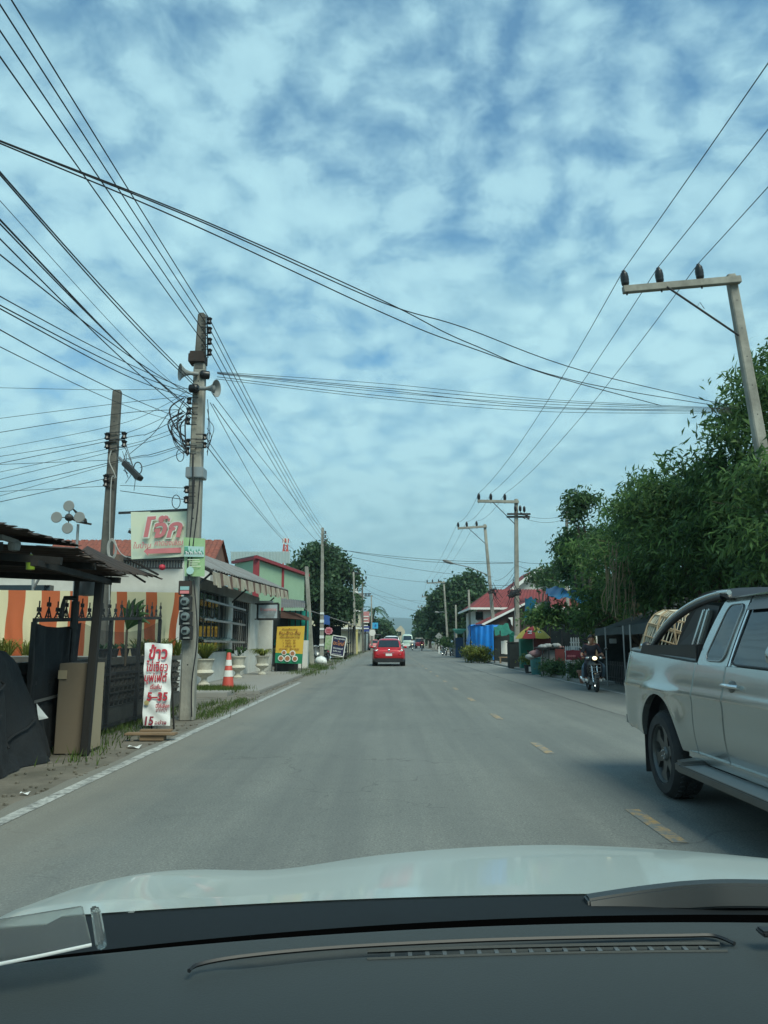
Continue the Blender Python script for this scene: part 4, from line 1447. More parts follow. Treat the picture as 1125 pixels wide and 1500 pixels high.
# ------------------------------------------------------------------ white house with red roof behind the tarpaulin
M['roof_dark'] = mat('dark_roof_felt', (.05, .045, .04), .9, var=.3)
t = thing('white_house', 'white walled flat roofed house right behind the striped tarpaulin', 'house', (-8, 18, 0))
xr = at(268, 850, 18).x
MB().box(((-13 + xr) / 2, 18.7, 1.58), (13 + xr, 1.4, 3.16)).build('wall', M['plaster'], t)
MB().box(((-13 + xr) / 2 - .1, 18.7, 3.2), (13.2 + xr, 1.8, .1)).build('flat_roof', M['roof_dark'], t)


def roof_tiles(name, a, b, c, d, m_, parent, nu=60, nv=14, amp=.02):
    """a-b ridge, d-c eave."""
    a, b, c, d = map(V, (a, b, c, d))
    nrm = (b - a).cross(d - a).normalized()
    if nrm.z < 0: nrm = -nrm

    def fn(u, v):
        st = (v * nv) % 1.0
        return a.lerp(b, u).lerp(d.lerp(c, u), v) + nrm * (amp * math.sin(u * nu * PI) + amp * 1.2 * st)
    return MB().grid(fn, nu * 3, nv * 3).build(name, M[m_], parent, smooth=40, solid=.03)


mb = MB()
x0, x1 = at(176, 822, 17.3).x, at(267, 822, 17.3).x
z0, z1 = at(220, 832, 17.3).z, at(220, 819, 17.3).z
for k in range(22):
    x = x0 + (x1 - x0) * (k + .5) / 22
    mb.box((x, 17.35, (z0 + z1) / 2), (.028, .04, z1 - z0))
mb.box(((x0 + x1) / 2, 17.33, z0), (x1 - x0, .06, .03)).box(((x0 + x1) / 2, 17.33, z1), (x1 - x0, .06, .05))
mb.build('louvre', M['steel_dark'], t)
mb = MB().prism([at(0, 805, 16.6), at(50, 806, 16.6), at(175, 812, 16.6), at(175, 822, 16.6), at(120, 838, 16.6), at(0, 838, 16.6)], (0, .25, 0))
mb.build('porch_beam', mat('porch_brown', (.12, .09, .07), .8, var=.3), t)
MB().box((at(28, 880, 16.8).x, 16.9, 2.0), (1.3, .2, 1.0)).build('window', M['glass_dark'], t)
mb = MB().tube(at(49, 840, 16.5), at(48, 866, 16.5), .03, n=6).tube(at(60, 843, 16.5), at(49, 862, 16.5), .025, n=6)
mb.build('porch_strut', M['steel'], t)
o = MB().lathe([(.02, -.065), (.06, -.045), (.075, 0), (.06, .045), (.02, .065)], at(237.5, 831, 17.1), 12).build('paper_lantern', M['red_ink'], origin=at(237.5, 831, 17.1), smooth=60)
tag(o, 'small red lantern hanging under the porridge sign by the louvre', 'lantern')

# house with the long red tiled roof, behind the shop
rg, ev = at(200, 791, 35.6), at(200, 819, 34.1)
xl, xrr = at(84, 791, 35.6).x, at(327, 800, 35.6).x
t = thing('red_roof_house', 'house with a long red tiled roof showing over the porridge sign', 'house', (-12, 35.6, 0))
MB().box(((xl + xrr) / 2, 35.6, ev.z / 2), (xrr - xl - .5, 2.6, ev.z)).build('wall', M['plaster'], t)
roof_tiles('roof', (xl, 35.6, rg.z), (xrr, 35.6, rg.z), (xrr, 34.0, ev.z), (xl, 34.0, ev.z), 'tile_red', t, 70, 7, .03)
roof_tiles('roof', (xl, 35.6, rg.z), (xrr, 35.6, rg.z), (xrr, 37.2, ev.z), (xl, 37.2, ev.z), 'tile_red', t, 40, 7, .03)
MB().prism([(xrr - .12, 35.6, rg.z - .05), (xrr - .12, 34.1, ev.z - .03), (xrr - .12, 37.1, ev.z - .03)], (-.1, 0, 0)).build('gable', mat('gable_brown', (.20, .10, .07), .8), t)

# ------------------------------------------------------------------ shop along the road
t = thing('shop_house', 'grey and white shop with tin awning and barred front beside the urn planters', 'shop', (-7.5, 27, 0))
XW = -5.6
mb = MB()
mb.box((-8.4, 26.6, 1.55), (5.2, 12.6, 3.1))
mb.build('wall', M['plaster_grey'], t)
mb = MB()
mb.box((XW + .02, 21.3, 1.4), (.30, 1.9, 2.8)).box((XW + .02, 24.35, .48), (.30, 4.2, .96)).box((XW + .02, 26.85, 1.4), (.32, .8, 2.8)).box((XW + .02, 29.0, .48), (.30, 3.5, .96))
mb.box((XW + .02, 31.9, 1.4), (.32, 2.3, 2.8)).box((XW + .3, 33.0, 1.5), (.88, .25, 3.0))
mb.build('pier', M['plaster'], t, bev=.01)
MB().box((XW + .05, 26.5, 2.95), (.3, 12.4, .34)).build('lintel', M['plaster_grey'], t)
for (ya, yb) in ((22.25, 26.45), (27.25, 30.75)):
    w_ = MB().box((XW - .02, (ya + yb) / 2, 1.87), (.06, yb - ya, 1.82)).build('window', M['glass_dark'], t)
    mb = MB()
    n = 4 if ya < 25 else 9
    for k in range(n + 1):
        y = ya + (yb - ya) * k / n
        mb.box((XW + .08, y, 1.87), (.04, .045 if n == 4 else .03, 1.82))
    if n == 9:
        for z in (1.2, 2.4): mb.box((XW + .083, (ya + yb) / 2, z), (.03, yb - ya, .03))
    mb.build('bars', M['steel'] if n == 4 else M['steel_dark'], w_)
M['glass_green'] = mat('greenish_glass', (.10, .16, .15), .15, var=.2, spec=.7)
for z in (2.55, 2.02, 1.42):
    MB().bar((XW + .55, 21.6, z - .12), (XW + .55, 27.6, z - .16), .05, .06).build('awning_rail', M['steel'], t)
    mb = MB().prism([(XW + .1, 22.3, z), (XW + .55, 22.3, z - .14), (XW + .55, 26.9, z - .14), (XW + .1, 26.9, z)], (0, 0, .012))
    mb.build('open_pane', M['glass_green'], t)
M['tin'] = mat('grey_tin', (.26, .25, .23), .6, metal=.3, var=.2, dirt=.8, dirt_col=(.12, .08, .06), dscale=1.2)
ez = 3.32
a_, b_, c_, d_ = V((-7.0, 20.6, 4.3)), V((-7.0, 37.0, 4.75)), V((-4.75, 37.0, 3.72)), V((-4.75, 20.9, 3.22))
sheet('tin_roof', a_, b_, c_, d_, 'tin', t, waves=44, amp=.02, solid=.008)
mb = MB()
for k in range(9):
    f = k / 8
    mb.bar(a_.lerp(b_, f) - V((0, 0, .07)), d_.lerp(c_, f) - V((0, 0, .07)), .06, .08)
mb.bar(d_ - V((.06, 0, .09)), c_ - V((.06, 0, .09)), .05, .08).bar(a_.lerp(d_, .5) - V((0, 0, .12)), b_.lerp(c_, .5) - V((0, 0, .12)), .05, .07)
mb.build('rafter', M['dark_wood'], t)
M['valance_a'] = mat('stained_cream_canvas', (.42, .37, .28), .8, var=.2, scale=2, dirt=.7, dirt_col=(.16, .10, .07))
M['valance_b'] = mat('brown_canvas', (.15, .075, .05), .8, var=.25, dirt=.5)
mb = MB()
for k in range(36):
    mb.k = 1 if k % 3 == 2 else 0
    f0, f1 = k / 36, (k + 1) / 36
    h = .36 + .05 * math.sin(k * 1.7)
    p, q = d_.lerp(c_, f0) - V((0, 0, .06)), d_.lerp(c_, f1) - V((0, 0, .06))
    w = .02 * math.sin(k * 2.1)
    mb.quad(p, q, q + V((.05 + w, 0, -h)), p + V((.05 + w, 0, -h)))
mb.build('valance', [M['valance_a'], M['valance_b']], t, solid=.01)
mb = MB()
for y in (21.2, 27.0, 33.2):
    mb.bar((XW + .15, y, 2.6), (-4.85, y, 3.15), .05, .05)
mb.build('strut', M['steel_dark'], t)
# small hanging notice
t = thing('wall_sign', 'small pale blue notice board with faint red heading jutting from the shop wall', 'sign', at(392, 896, 31.6))
c4 = [at(377.5, 885, 31.6), at(408, 884, 31.6), at(407.5, 907, 31.6), at(377, 907, 31.6)]
MB().prism(c4, (0, .05, 0)).build('panel', mat('pale_blue_panel', (.36, .42, .45), .5, var=.08), t)
mb = MB()
for a, b in ((0, 1), (1, 2), (2, 3), (3, 0)):
    mb.bar(c4[a] + V((0, .02, 0)), c4[b] + V((0, .02, 0)), .05, .08)
mb.bar(at(373, 884.5, 31.62), at(378, 884.5, 31.62), .04, .04).bar(at(373, 907, 31.62), at(378, 907, 31.62), .04, .04)
mb.build('frame', M['steel_dark'], t)
s = 31.6 / F * 1.03
text('ร้านอาหาร', .3, M['faded_red'], t, at(393, 892.5, 31.55), bold=.01, box=(23 * s, 5 * s))
mb = MB()
for k in range(3):
    mb.box(at(393 + k, 898 + 3 * k, 31.55), ((20 - 4 * k) * s, .01, .028))
mb.build('lettering', M['steel'], t)


# urn planters
M['urn'] = mat('weathered_urn', (.55, .53, .45), .8, var=.15, scale=5, dirt=.6, dirt_col=(.22, .20, .16), dscale=4, bump=.2)


def urn(p, label, plant, sc_=1.0):
    t = thing('urn_planter', label, 'planter', p, 'urn planters in front of the shop')
    pr = [(.16, 0), (.17, .04), (.10, .10), (.07, .17), (.09, .22), (.20, .28), (.27, .35), (.25, .40), (.20, .43), (.235, .60), (.255, .68), (.29, .70), (.29, .73), (.24, .73), (.22, .66)]
    MB().lathe([(a * sc_, b * sc_) for a, b in pr], p, 24).build('urn', M['urn'], t, smooth=50)
    q = V(p) + V((0, 0, .68 * sc_))
    r_ = random.Random(int(p[1] * 10))
    if plant == 'straps':
        blades(q, 150, .95, .05, .75, r_, 'leaf_yellow', droop=.55, name='foliage', parent=t)
    elif plant == 'droop':
        blades(q, 150, .95, .05, .8, r_, 'leaf_yellow', droop=.85, name='foliage', parent=t)
    else:
        mb = MB()
        for k in range(9):
            e = q + V((r_.uniform(-.2, .25), r_.uniform(-.2, .2), r_.uniform(.15, .34)))
            mb.ball(e, .05, 6, 4, (1, .4, 1.3)).tube(q, e, .008, n=4)
        mb.build('foliage', M['leaf_dark'], t)
    MB().lathe([(.001, .67 * sc_), (.23 * sc_, .67 * sc_)], p, 16).build('soil', M['dirt'], t)
    return t


urn(V((at(299, 990, 21.6).x, 21.6, .09)), 'urn planter with a spiky yellow green plant right behind the loudspeaker pole', 'straps')
urn(V((at(348, 985, 26.5).x, 26.5, .07)), 'urn planter with a small dark succulent standing behind the traffic cone', 'small')
urn(V((at(384, 980, 29.4).x, 29.4, .07)), 'urn planter with drooping strap leaves nearest the yellow menu board', 'droop', .95)
p = V((at(334, 930, 25.8).x, 26.2, .75))
p = at(334, 962, 26.5)
o = MB().lathe([(.10, 0), (.13, .3), (.14, .3), (.12, .28)], p + V((-.0, 0, -.05)), 14).box(p + V((0, 0, -.40)), (.24, .24, .70)).build('flower_pot', mat('green_plastic', (.06, .24, .06), .5), origin=p, smooth=40)
tag(o, 'bright green plastic pot on a stand above the traffic cone', 'flower pot')
# cone
p = V((at(334, 1000, 20.6).x, 20.6, .0))
t = thing('traffic_cone', 'tall red traffic cone with two white bands on the grass by the shop', 'traffic cone', p)
M['cone_red'] = mat('cone_red', (.52, .075, .055), .55, var=.1, dirt=.2)
MB().box(p + V((0, 0, .02)), (.38, .38, .04)).lathe([(.165, .04), (.05, .98), (.03, 1.0)], p, 24).build('cone', M['cone_red'], t, smooth=40)
rr = lambda z: .165 - .115 * (z - .04) / .94 + .003
MB().lathe([(rr(.38), .38), (rr(.54), .54)], p, 24, cap=False).lathe([(rr(.66), .66), (rr(.81), .81)], p, 24, cap=False).build('white_band', M['white_paint'], t, smooth=40)
# grass
r_ = random.Random(8)


def grass(name, pts, n, h, kind='stuff', r=.25):
    mb = MB()
    for k in range(n):
        c = V(r_.choice(pts)) + V((r_.gauss(0, r), r_.gauss(0, r * 1.6), 0))
        an = r_.uniform(0, PI)
        s = V((math.cos(an), math.sin(an), 0)) * .008
        hh = h * r_.uniform(.4, 1.1)
        l = V((r_.gauss(0, .3), r_.gauss(0, .3), 1)) * hh
        mb.add([c - s, c + s, c + l * .6 + s * .5, c + l], [[0, 1, 2, 3]])
    return mb.build(name, M['grassleaf'], kind=kind, recalc=False)


grass('grass', [(at(x, 1000, 20.5).x, 19.9 + k * .25, .05) for k in range(4) for x in (300, 315, 330, 345)], 2600, .14, r=.2)
grass('grass', [(-3.2 - .3 * k, 36 + 1.5 * k + j, 0.0) for k in range(4) for j in range(3)] + [(-3.4, 30 + k * .8, .0) for k in range(5)], 2200, .22, r=.3)
grass('grass', [(-3.15, 13.5 + .35 * k, 0) for k in range(12)] + [(-4.0, 9.5 + .4 * k, 0) for k in range(10)], 1500, .10, r=.12)
grass('grass', [(-3.4, 44 + 3 * k, 0) for k in range(20)], 1500, .25, r=.4)
grass('grass', [(-3.35 - .05 * k, 8.6 + .5 * k, 0) for k in range(14)] + [(-4.05, 9.0 + .5 * k, 0) for k in range(13)] + [(-3.6, 14.5 + .3 * k, 0) for k in range(8)], 900, .13, r=.10)
mb = MB()
for k in range(420):
    c = V((-2.95 - abs(r_.gauss(0, .5)), r_.uniform(5, 30), .0))
    mb.ball(c, r_.uniform(.008, .028), 5, 3, (1, 1, .6))
mb.build('gravel', M['dirt'], kind='stuff')

# yellow menu board
t = thing('menu_board', 'yellow and green menu board on thin legs at the roadside', 'sign', (at(426, 980, 32).x, 32, 0))
c4 = [at(406, 918, 32), at(446.5, 917, 32), at(442, 972.5, 32), at(402.5, 971, 32)]
M['sign_yellow'] = mat('yellow_vinyl', (.62, .40, .05), .5, var=.06, scale=2)
M['sign_dgreen'] = mat('green_vinyl', (.015, .20, .10), .5, var=.08)
m1, m2 = c4[0].lerp(c4[3], .72), c4[1].lerp(c4[2], .74)
MB().prism([c4[0], c4[1], m2, m1], (0, .04, 0)).build('panel', M['sign_yellow'], t)
MB().prism([m1, m2, c4[2], c4[3]], (0, .04, 0)).build('panel', M['sign_dgreen'], t)
s = 32 / F * 1.02
M['brown_ink'] = mat('brown_ink', (.22, .07, .02), .6)
yy = lambda px, py: at(px, py, 31.97)
for body, px, py, w, h in (('ก๋วยเตี๋ยวหมู', 424.5, 922, 22, 3.6), ('กิน-ข้าว-ต้ม', 424.5, 927, 30, 6), ('เตี๋ยวเรือเฉพาะหมู', 424.5, 933.2, 28, 3.6), ('1  หมูต้ม  20', 423.5, 938, 18, 3), ('2  หมูตุ๋น  30', 423.5, 942, 18, 3),
                           ('3  เครื่องใน  40', 423.5, 946, 18, 3), ('เกาเหลา   ข้าว ขนม', 423.5, 950.3, 28, 3.6)):
    text(body, .3, M['brown_ink'], t, yy(px, py), bold=.012, box=(w * s, h * s))
M['dish'] = mat('dish_food', (.30, .10, .06), .6, col2=(.40, .20, .08), scale=30)
for px, py, q in ((416, 956, 3.6), (428.5, 957.2, 4.2), (411.5, 964.2, 4.2), (421, 964.6, 4.6), (432, 965, 4.2)):
    d = MB().lathe([(.001, 0), (q * s, 0), (q * s, .008), (.001, .012)], yy(px, py), 18, (0, -1, 0)).build('dish_picture', M['white_paint'], t)
    MB().lathe([(.001, .0), (q * s * .72, 0), (q * s * .7, .016)], yy(px, py), 14, (0, -1, 0)).build('food', M['dish'], d)
mb = MB().tube(V((c4[3].x + .05, 32.03, 0)), c4[0] + V((.05, .06, 0)), .018, n=6).tube(V((c4[2].x - .02, 32.03, 0)), c4[1] + V((-.04, .06, 0)), .018, n=6)
mb.build('leg', M['steel_dark'], t)
p = V((at(423, 975, 33).x, 33, 0))
t = thing('planter_box', 'dark planter box with leafy plants directly behind the yellow menu board', 'planter', p)
MB().box(p + V((-.1, 0, .25)), (.95, .5, .5)).build('box', M['steel_dark'], t, bev=.02)
mb = blades(p + V((.15, -.2, .4)), 60, .5, .05, .8, r_, 'leaf_dark', parent=t, name='foliage')
# ------------------------------------------------------------------ trees
def leaf_arrays(blobs, n, L, W, droop, cl, g):
    w = np.array([b[1] ** 1.7 for b in blobs], float)
    w /= w.sum()
    per = 22
    nc = max(6, n // per)
    bi = g.choice(len(blobs), nc, p=w)
    bc = np.array([tuple(b[0]) for b in blobs])[bi]
    br = np.array([b[1] for b in blobs])[bi][:, None]
    d = g.normal(size=(nc, 3))
    d /= np.linalg.norm(d, axis=1)[:, None]
    d[:, 2] = np.where(d[:, 2] < -.3, -d[:, 2] * .6, d[:, 2])
    rad = g.uniform(.55, 1.06, (nc, 1)) ** .6
    cc = bc + d * br * rad * np.array([1, 1, .92])
    idx = np.repeat(np.arange(nc), per)
    c = cc[idx] + g.normal(size=(nc * per, 3)) * cl * np.array([1, 1, .75])
    N = len(c)
    a = d[idx] * .55 + g.normal(size=(N, 3)) * .55
    a[:, 2] -= droop
    a /= np.linalg.norm(a, axis=1)[:, None]
    nn = g.normal(size=(N, 3)) + np.array([0, 0, .9])
    s = np.cross(a, nn)
    s /= np.linalg.norm(s, axis=1)[:, None] + 1e-9
    nn = np.cross(s, a)
    l = L * g.uniform(.6, 1.25, (N, 1))
    ww = W * g.uniform(.7, 1.2, (N, 1))
    v = np.empty((N, 4, 3))
    v[:, 0] = c - a * l / 2
    v[:, 1] = c + s * ww / 2 + nn * ww * .22 + a * l * .05
    v[:, 2] = c + a * l / 2 - nn * l * .10
    v[:, 3] = c - s * ww / 2 + nn * ww * .22 + a * l * .05
    return v.reshape(-1, 3), N


def crown(name, blobs, n, L, W, mt, parent, droop=.35, cl=.3, seed=1):
    g = np.random.default_rng(seed)
    v, N = leaf_arrays(blobs, n, L, W, droop, cl, g)
    v = v - np.array(tuple(ORG[parent.name]))
    me = bpy.data.meshes.new(name)
    me.vertices.add(N * 4)
    me.vertices.foreach_set('co', v.ravel())
    me.loops.add(N * 4)
    me.loops.foreach_set('vertex_index', np.arange(N * 4, dtype=np.int32))
    me.polygons.add(N)
    me.polygons.foreach_set('loop_start', np.arange(0, N * 4, 4, dtype=np.int32))
    me.update(calc_edges=True)
    me.validate()
    me.materials.append(mt)
    o = bpy.data.objects.new(name, me)
    COL.objects.link(o)
    o.parent = parent
    ORG[o.name] = ORG[parent.name]
    return o


def tree(name, label, base, blobs, n, L, W, m_='leaf_dark', droop=.35, cl=.3, seed=1, r=.16, group=None, cat_='tree', sprigs=0):
    base = V(base)
    t = thing(name, label, cat_, base, group)
    r_ = random.Random(seed)
    cz = sum(b[0].z for b in blobs) / len(blobs)
    cx = sum((b[0] for b in blobs), V()) / len(blobs)
    fork = V((base.x * .6 + cx.x * .4, base.y * .6 + cx.y * .4, max(.8, min(b[0].z - b[1] for b in blobs) * .8)))
    mb = MB()
    mb.path(catrom([base, base.lerp(fork, .5) + V((r_.uniform(-.1, .1), 0, 0)), fork], 4), [r * (1.25 - .4 * i / 8) for i in range(9)], 9)
    for b in blobs:
        e = b[0] + V((0, 0, b[1] * .3))
        m1 = fork.lerp(e, .5) + V((r_.uniform(-.2, .2), r_.uniform(-.2, .2), r_.uniform(-.1, .3)))
        mb.path(catrom([fork, m1, e], 4), [r * (.7 - .6 * i / 8) for i in range(9)], 6)
        for q in range(4):
            d = V((r_.gauss(0, 1), r_.gauss(0, 1), r_.uniform(-.2, 1))).normalized() * b[1] * .95
            mb.tube(m1.lerp(e, .5 + .12 * q), b[0] + d, r * .18, r * .04, 5)
    mb.build('trunk', M['bark'], t, smooth=60)
    ext = []
    for q in range(sprigs):
        b = r_.choice(blobs)
        d = V((r_.gauss(-.4, .8), r_.gauss(-.3, .8), abs(r_.gauss(.6, .5)))).normalized()
        ext.append((b[0] + d * b[1] * r_.uniform(.98, 1.14), r_.uniform(.20, .40)))
    crown('crown', blobs + ext, n, L, W, M[m_], t, droop, cl, seed)
    return t


def B(*l):
    return [(at(px, py, Y), r) for px, py, Y, r in l]


tree('roadside_tree', 'tall drooping leaved tree wrapped round the leaning pole at the right edge', (9.3, 17.5, 0),
     B((1145, 625, 17, 1.25), (1105, 690, 17, 1.25), (1062, 722, 18, 1.15), (1135, 745, 16.5, 1.45), (1190, 610, 17.5, 1.7), (1200, 740, 17, 1.6), (1100, 790, 17.5, 1.5), (1145, 735, 14.4, .6), (1125, 795, 14.5, .75), (1150, 850, 14.6, .8)), 19000, .25, .056, 'leaf_mango', .6, .22, 2, .2, sprigs=26)
tree('roadside_tree', 'bushy tree with bright yellow green tips above the wicker basket', (9.0, 20.5, 0),
     B((1016, 742, 20, 1.15), (964, 775, 21, 1.15), (1000, 805, 19.5, 1.35), (1055, 830, 18.5, 1.4), (1115, 850, 18, 1.4), (1040, 770, 20, 1.3), (1150, 810, 17.5, 1.2)), 19000, .24, .056, 'leaf_mango', .55, .22, 3, .18, sprigs=26)
tree('roadside_tree', 'dense dark tree above the hanging vines and the motorcycle rider', (9.0, 25, 0),
     B((918, 792, 25, 1.2), (882, 820, 27, 1.05), (915, 842, 24, 1.4), (962, 850, 22, 1.4), (985, 880, 21.5, 1.1), (930, 880, 23.5, 1.0), (880, 900, 26, .7), (905, 905, 27, .8), (872, 925, 27.5, .6), (895, 930, 28, .7)), 13000, .24, .06, 'leaf_mango', .5, .22, 4, .18, sprigs=18)
tree('roadside_tree', 'leafy tree with a loose sprig at its top, leftmost of the big right trees', (8.2, 31, 0),
     B((862, 802, 32, .95), (850, 832, 34, .7), (872, 862, 32, .75), (838, 852, 34, .4), (842, 812, 31, .45), (848, 742, 30, .28), (846, 757, 30, .3)), 8000, .22, .085, 'leaf_dark', .4, .2, 6, .14, sprigs=12)
r_ = random.Random(40)
# the dim rear rank that closes the view under the crowns
for k, (x, y, hh, lb) in enumerate(((12.5, 19, 6.6, 'shadowy tree standing deep behind the big drooping right tree'), (12.8, 24.5, 6.0, 'shadowy tree standing deep behind the netted shelter'), (12.6, 30, 5.4, 'shadowy tree standing deep behind the red fence banner'), (12.5, 36, 5.2, 'shadowy tree standing deep behind the striped umbrella'))):
    bl = [(V((x + r_.uniform(-1, 1), y + r_.uniform(-2, 2), z)), r_.uniform(1.3, 1.9)) for z in np.linspace(1.2, hh - 1.6, 7)]
    bl += [(V((x + 1.5, y + q, 1.6)), 1.7) for q in (-2, 0, 2)]
    tree('leafy_tree', lb, (x, y, 0), bl, 7000, .34, .14, 'leaf_dark', .4, .35, 50 + k, .2)
# hanging roots
t = thing('hanging_vine', 'curtain of thin brown vines hanging from the dark tree behind the rider', 'vine', at(905, 800, 23.5))
for k in range(26):
    px = 886 + k * 1.7 + r_.uniform(-2, 2)
    a = at(px, r_.uniform(790, 835), 21.2 + r_.uniform(-.3, 1.0))
    b = at(px + r_.uniform(-6, 6), r_.uniform(880, 915), 21.4 + r_.uniform(-.4, .4))
    MB().path(catrom([a, a.lerp(b, .35) + V((r_.uniform(-.08, .08), 0, 0)), a.lerp(b, .7) + V((r_.uniform(-.08, .08), 0, 0)), b], 5), r_.uniform(.006, .016), 5).build('strand', mat('vine_bark', (.24, .18, .11), .9) if k == 0 else bpy.data.materials['vine_bark'], t, smooth=60)
# left big round tree
tree('round_tree', 'big round dense tree rising behind the slim pole on the left side', (-7, 82, 0),
     B((472, 838, 82, 2.9), (445, 845, 83, 2.0), (498, 850, 81, 1.9), (480, 880, 80, 2.5), (450, 880, 82, 2.2), (505, 885, 80, 1.6), (440, 868, 83, 1.6), (470, 818, 82, 1.7), (460, 900, 81, 1.7), (488, 905, 80, 1.7), (508, 905, 79, 1.2)), 15000, .5, .3, 'leaf_far', .3, .42, 7, .4)
# right far trees
tree('round_tree', 'broad dark tree with a lumpy crown beyond the diamond sign', (11, 108, 0),
     B((680, 868, 108, 2.6), (655, 885, 108, 2.6), (700, 885, 106, 2.6), (648, 905, 110, 2.1), (672, 905, 107, 2.8), (712, 895, 104, 2.2), (690, 855, 108, 1.6), (664, 866, 109, 1.5), (638, 926, 112, 1.6), (655, 930, 108, 2.2), (690, 925, 105, 2.4)), 16000, .6, .36, 'leaf_far', .3, .5, 8, .4)
far = [(630, 915, 165, 2.4, 'dark tree standing behind the first distant crossarm pole'), (643, 900, 140, 3.2, 'dark leafy tree just left of the lumpy crowned tree'), (616, 930, 230, 2.0, 'distant tree leaning over the right side of the road'),
       (570, 930, 235, 2.2, 'distant dark tree above the white car on the left'), (560, 920, 190, 2.8, 'dark tree just right of the coconut palm'), (548, 925, 165, 3.2, 'dark tree below the coconut palm by the blue sign'), (585, 936, 320, 2.4, 'faint tree at the far end of the road'),
       (600, 936, 380, 2.6, 'faintest tree at the far end of the road below the hills')]
for k, (px, py, Y, rr, lb) in enumerate(far):
    c = at(px, py, Y)
    bl = [(c + V((r_.uniform(-.6, .6) * rr, r_.uniform(-.5, .5) * rr, r_.uniform(-.7, .35) * rr)), rr * r_.uniform(.4, .62)) for q in range(9)]
    bl += [(V((c.x + q * rr * .5, c.y, max(1, c.z - rr * .9))), rr * .55) for q in (-1, 0, 1)]
    tree('leafy_tree', lb, (c.x, Y, 0), bl, 4200, .9, .55, 'leaf_far', .25, .6, 60 + k, .3)
for k, (x, y, rr) in enumerate(((-16, 120, 5), (-20, 170, 6), (-13, 230, 5), (24, 130, 6), (20, 180, 5), (26, 240, 7), (22, 90, 5), (-24, 95, 5), (19, 64, 4))):
    c = V((x, y, rr * .9))
    bl = [(c + V((r_.uniform(-.6, .6) * rr, r_.uniform(-.5, .5) * rr, r_.uniform(-.6, .35) * rr)), rr * r_.uniform(.4, .6)) for q in range(8)]
    tree('leafy_tree', 'leafy tree in the belt of greenery behind the buildings', (x, y, 0), bl, 3000, .9, .55, 'leaf_far', .25, .6, 80 + k, .3, group='trees in the belt of greenery behind the buildings')
# coconut palm
c = at(549, 893, 160)
t = thing('coconut_palm', 'coconut palm leaning over the left roadside next to the blue sign', 'palm', (c.x - 1, 160, 0))
MB().path(catrom([V((c.x - 1, 160, 0)), V((c.x - .7, 160, 4)), c], 5), [.22] * 3 + [.18] * 8, 8).build('trunk', M['bark'], t, smooth=60)
mb = MB()
for k in range(18):
    an = 2 * PI * k / 18 + r_.uniform(-.2, .2)
    el = r_.uniform(-.1, 1.0)
    o = V((math.cos(an), math.sin(an), 0))
    sd = V((-math.sin(an), math.cos(an), 0))
    Lf = r_.uniform(2.6, 3.4)
    pts = [c + o * Lf * f + V((0, 0, Lf * (el * f - (.75 + .3 * el) * f * f))) for f in [i / 9 for i in range(10)]]
    for i in range(1, 10):
        for sg in (-1, 1):
            w = .75 * math.sin(PI * (.15 + .8 * i / 10))
            tip = pts[i] + sd * sg * w * .75 + o * .3 - V((0, 0, .35 * w))
            mb.add([pts[i - 1], pts[i], tip], [[0, 1, 2]])
mb.build('crown', M['leaf_far'], t, recalc=False)
# ------------------------------------------------------------------ right side
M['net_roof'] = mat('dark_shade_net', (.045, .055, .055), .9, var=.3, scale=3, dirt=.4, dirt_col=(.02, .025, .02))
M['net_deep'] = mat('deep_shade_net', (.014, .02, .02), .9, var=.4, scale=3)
t = thing('netted_shelter', 'low shelter roofed with dark shade netting on thin pale posts behind the rider', 'shelter', (8, 21, 0))


def drape(a, b, c, d, w, seed, n=24, m=12):
    a, b, c, d = map(V, (a, b, c, d))
    r_ = random.Random(seed)
    p = [r_.uniform(0, 6) for _ in range(6)]

    def fn(u, v):
        q = a.lerp(b, u).lerp(d.lerp(c, u), v)
        s = math.sin(13 * u + 3 * v + p[0]) * .5 + math.sin(7 * v + 5 * u + p[1]) * .4 + math.sin(29 * u - 8 * v + p[2]) * .25
        return q + V((s * w * .5, s * w * .4, s * w))
    return MB().grid(fn, n, m)


drape((6.35, 15.5, 1.72), (6.75, 25.2, 1.68), (10.2, 25.2, 2.75), (10.2, 15.5, 2.9), .05, 2, 40, 14).build('netting_roof', M['net_roof'], t, smooth=60, solid=.004)
drape((6.33, 15.5, 1.75), (6.73, 25.2, 1.70), (6.71, 25.2, 1.48), (6.31, 15.5, 1.5), .025, 4, 40, 4).build('netting_fringe', M['net_roof'], t, smooth=60)
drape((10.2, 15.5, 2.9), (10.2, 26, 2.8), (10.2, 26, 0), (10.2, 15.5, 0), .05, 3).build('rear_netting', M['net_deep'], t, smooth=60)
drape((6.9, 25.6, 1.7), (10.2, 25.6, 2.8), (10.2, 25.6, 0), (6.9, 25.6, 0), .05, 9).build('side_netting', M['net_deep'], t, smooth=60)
for px, Y in ((889.5, 23.4), (916, 20.6), (926, 19.4), (960, 17)):
    a = at(px, 985, Y)
    MB().tube((a.x, Y, 0), (a.x, Y, 1.70), .022, n=8).build('post', M['steel'], t)
mb = MB()
for k in range(46):
    y = 17.0 + k * .18
    mb.box((6.95, y, .36), (.02, .05, .66))
mb.box((6.97, 21.1, .58), (.02, 8.4, .03)).box((6.97, 21.1, .2), (.02, 8.4, .03))
tag(mb.build('slat_fence', M['steel_dark'], origin=(6.95, 21, 0)), 'low dark slatted fence under the netted shelter', 'fence')
# small fittings hung on the post
p = at(892, 939, 23.3)
o = MB().box(p + V((.12, 0, 0)), (.20, .06, .14)).tube(p, p + V((.12, 0, 0)), .015, n=6).build('meter_box', M['steel'], origin=p, bev=.01)
tag(o, 'small grey box fixed to the pale post of the netted shelter', 'box')


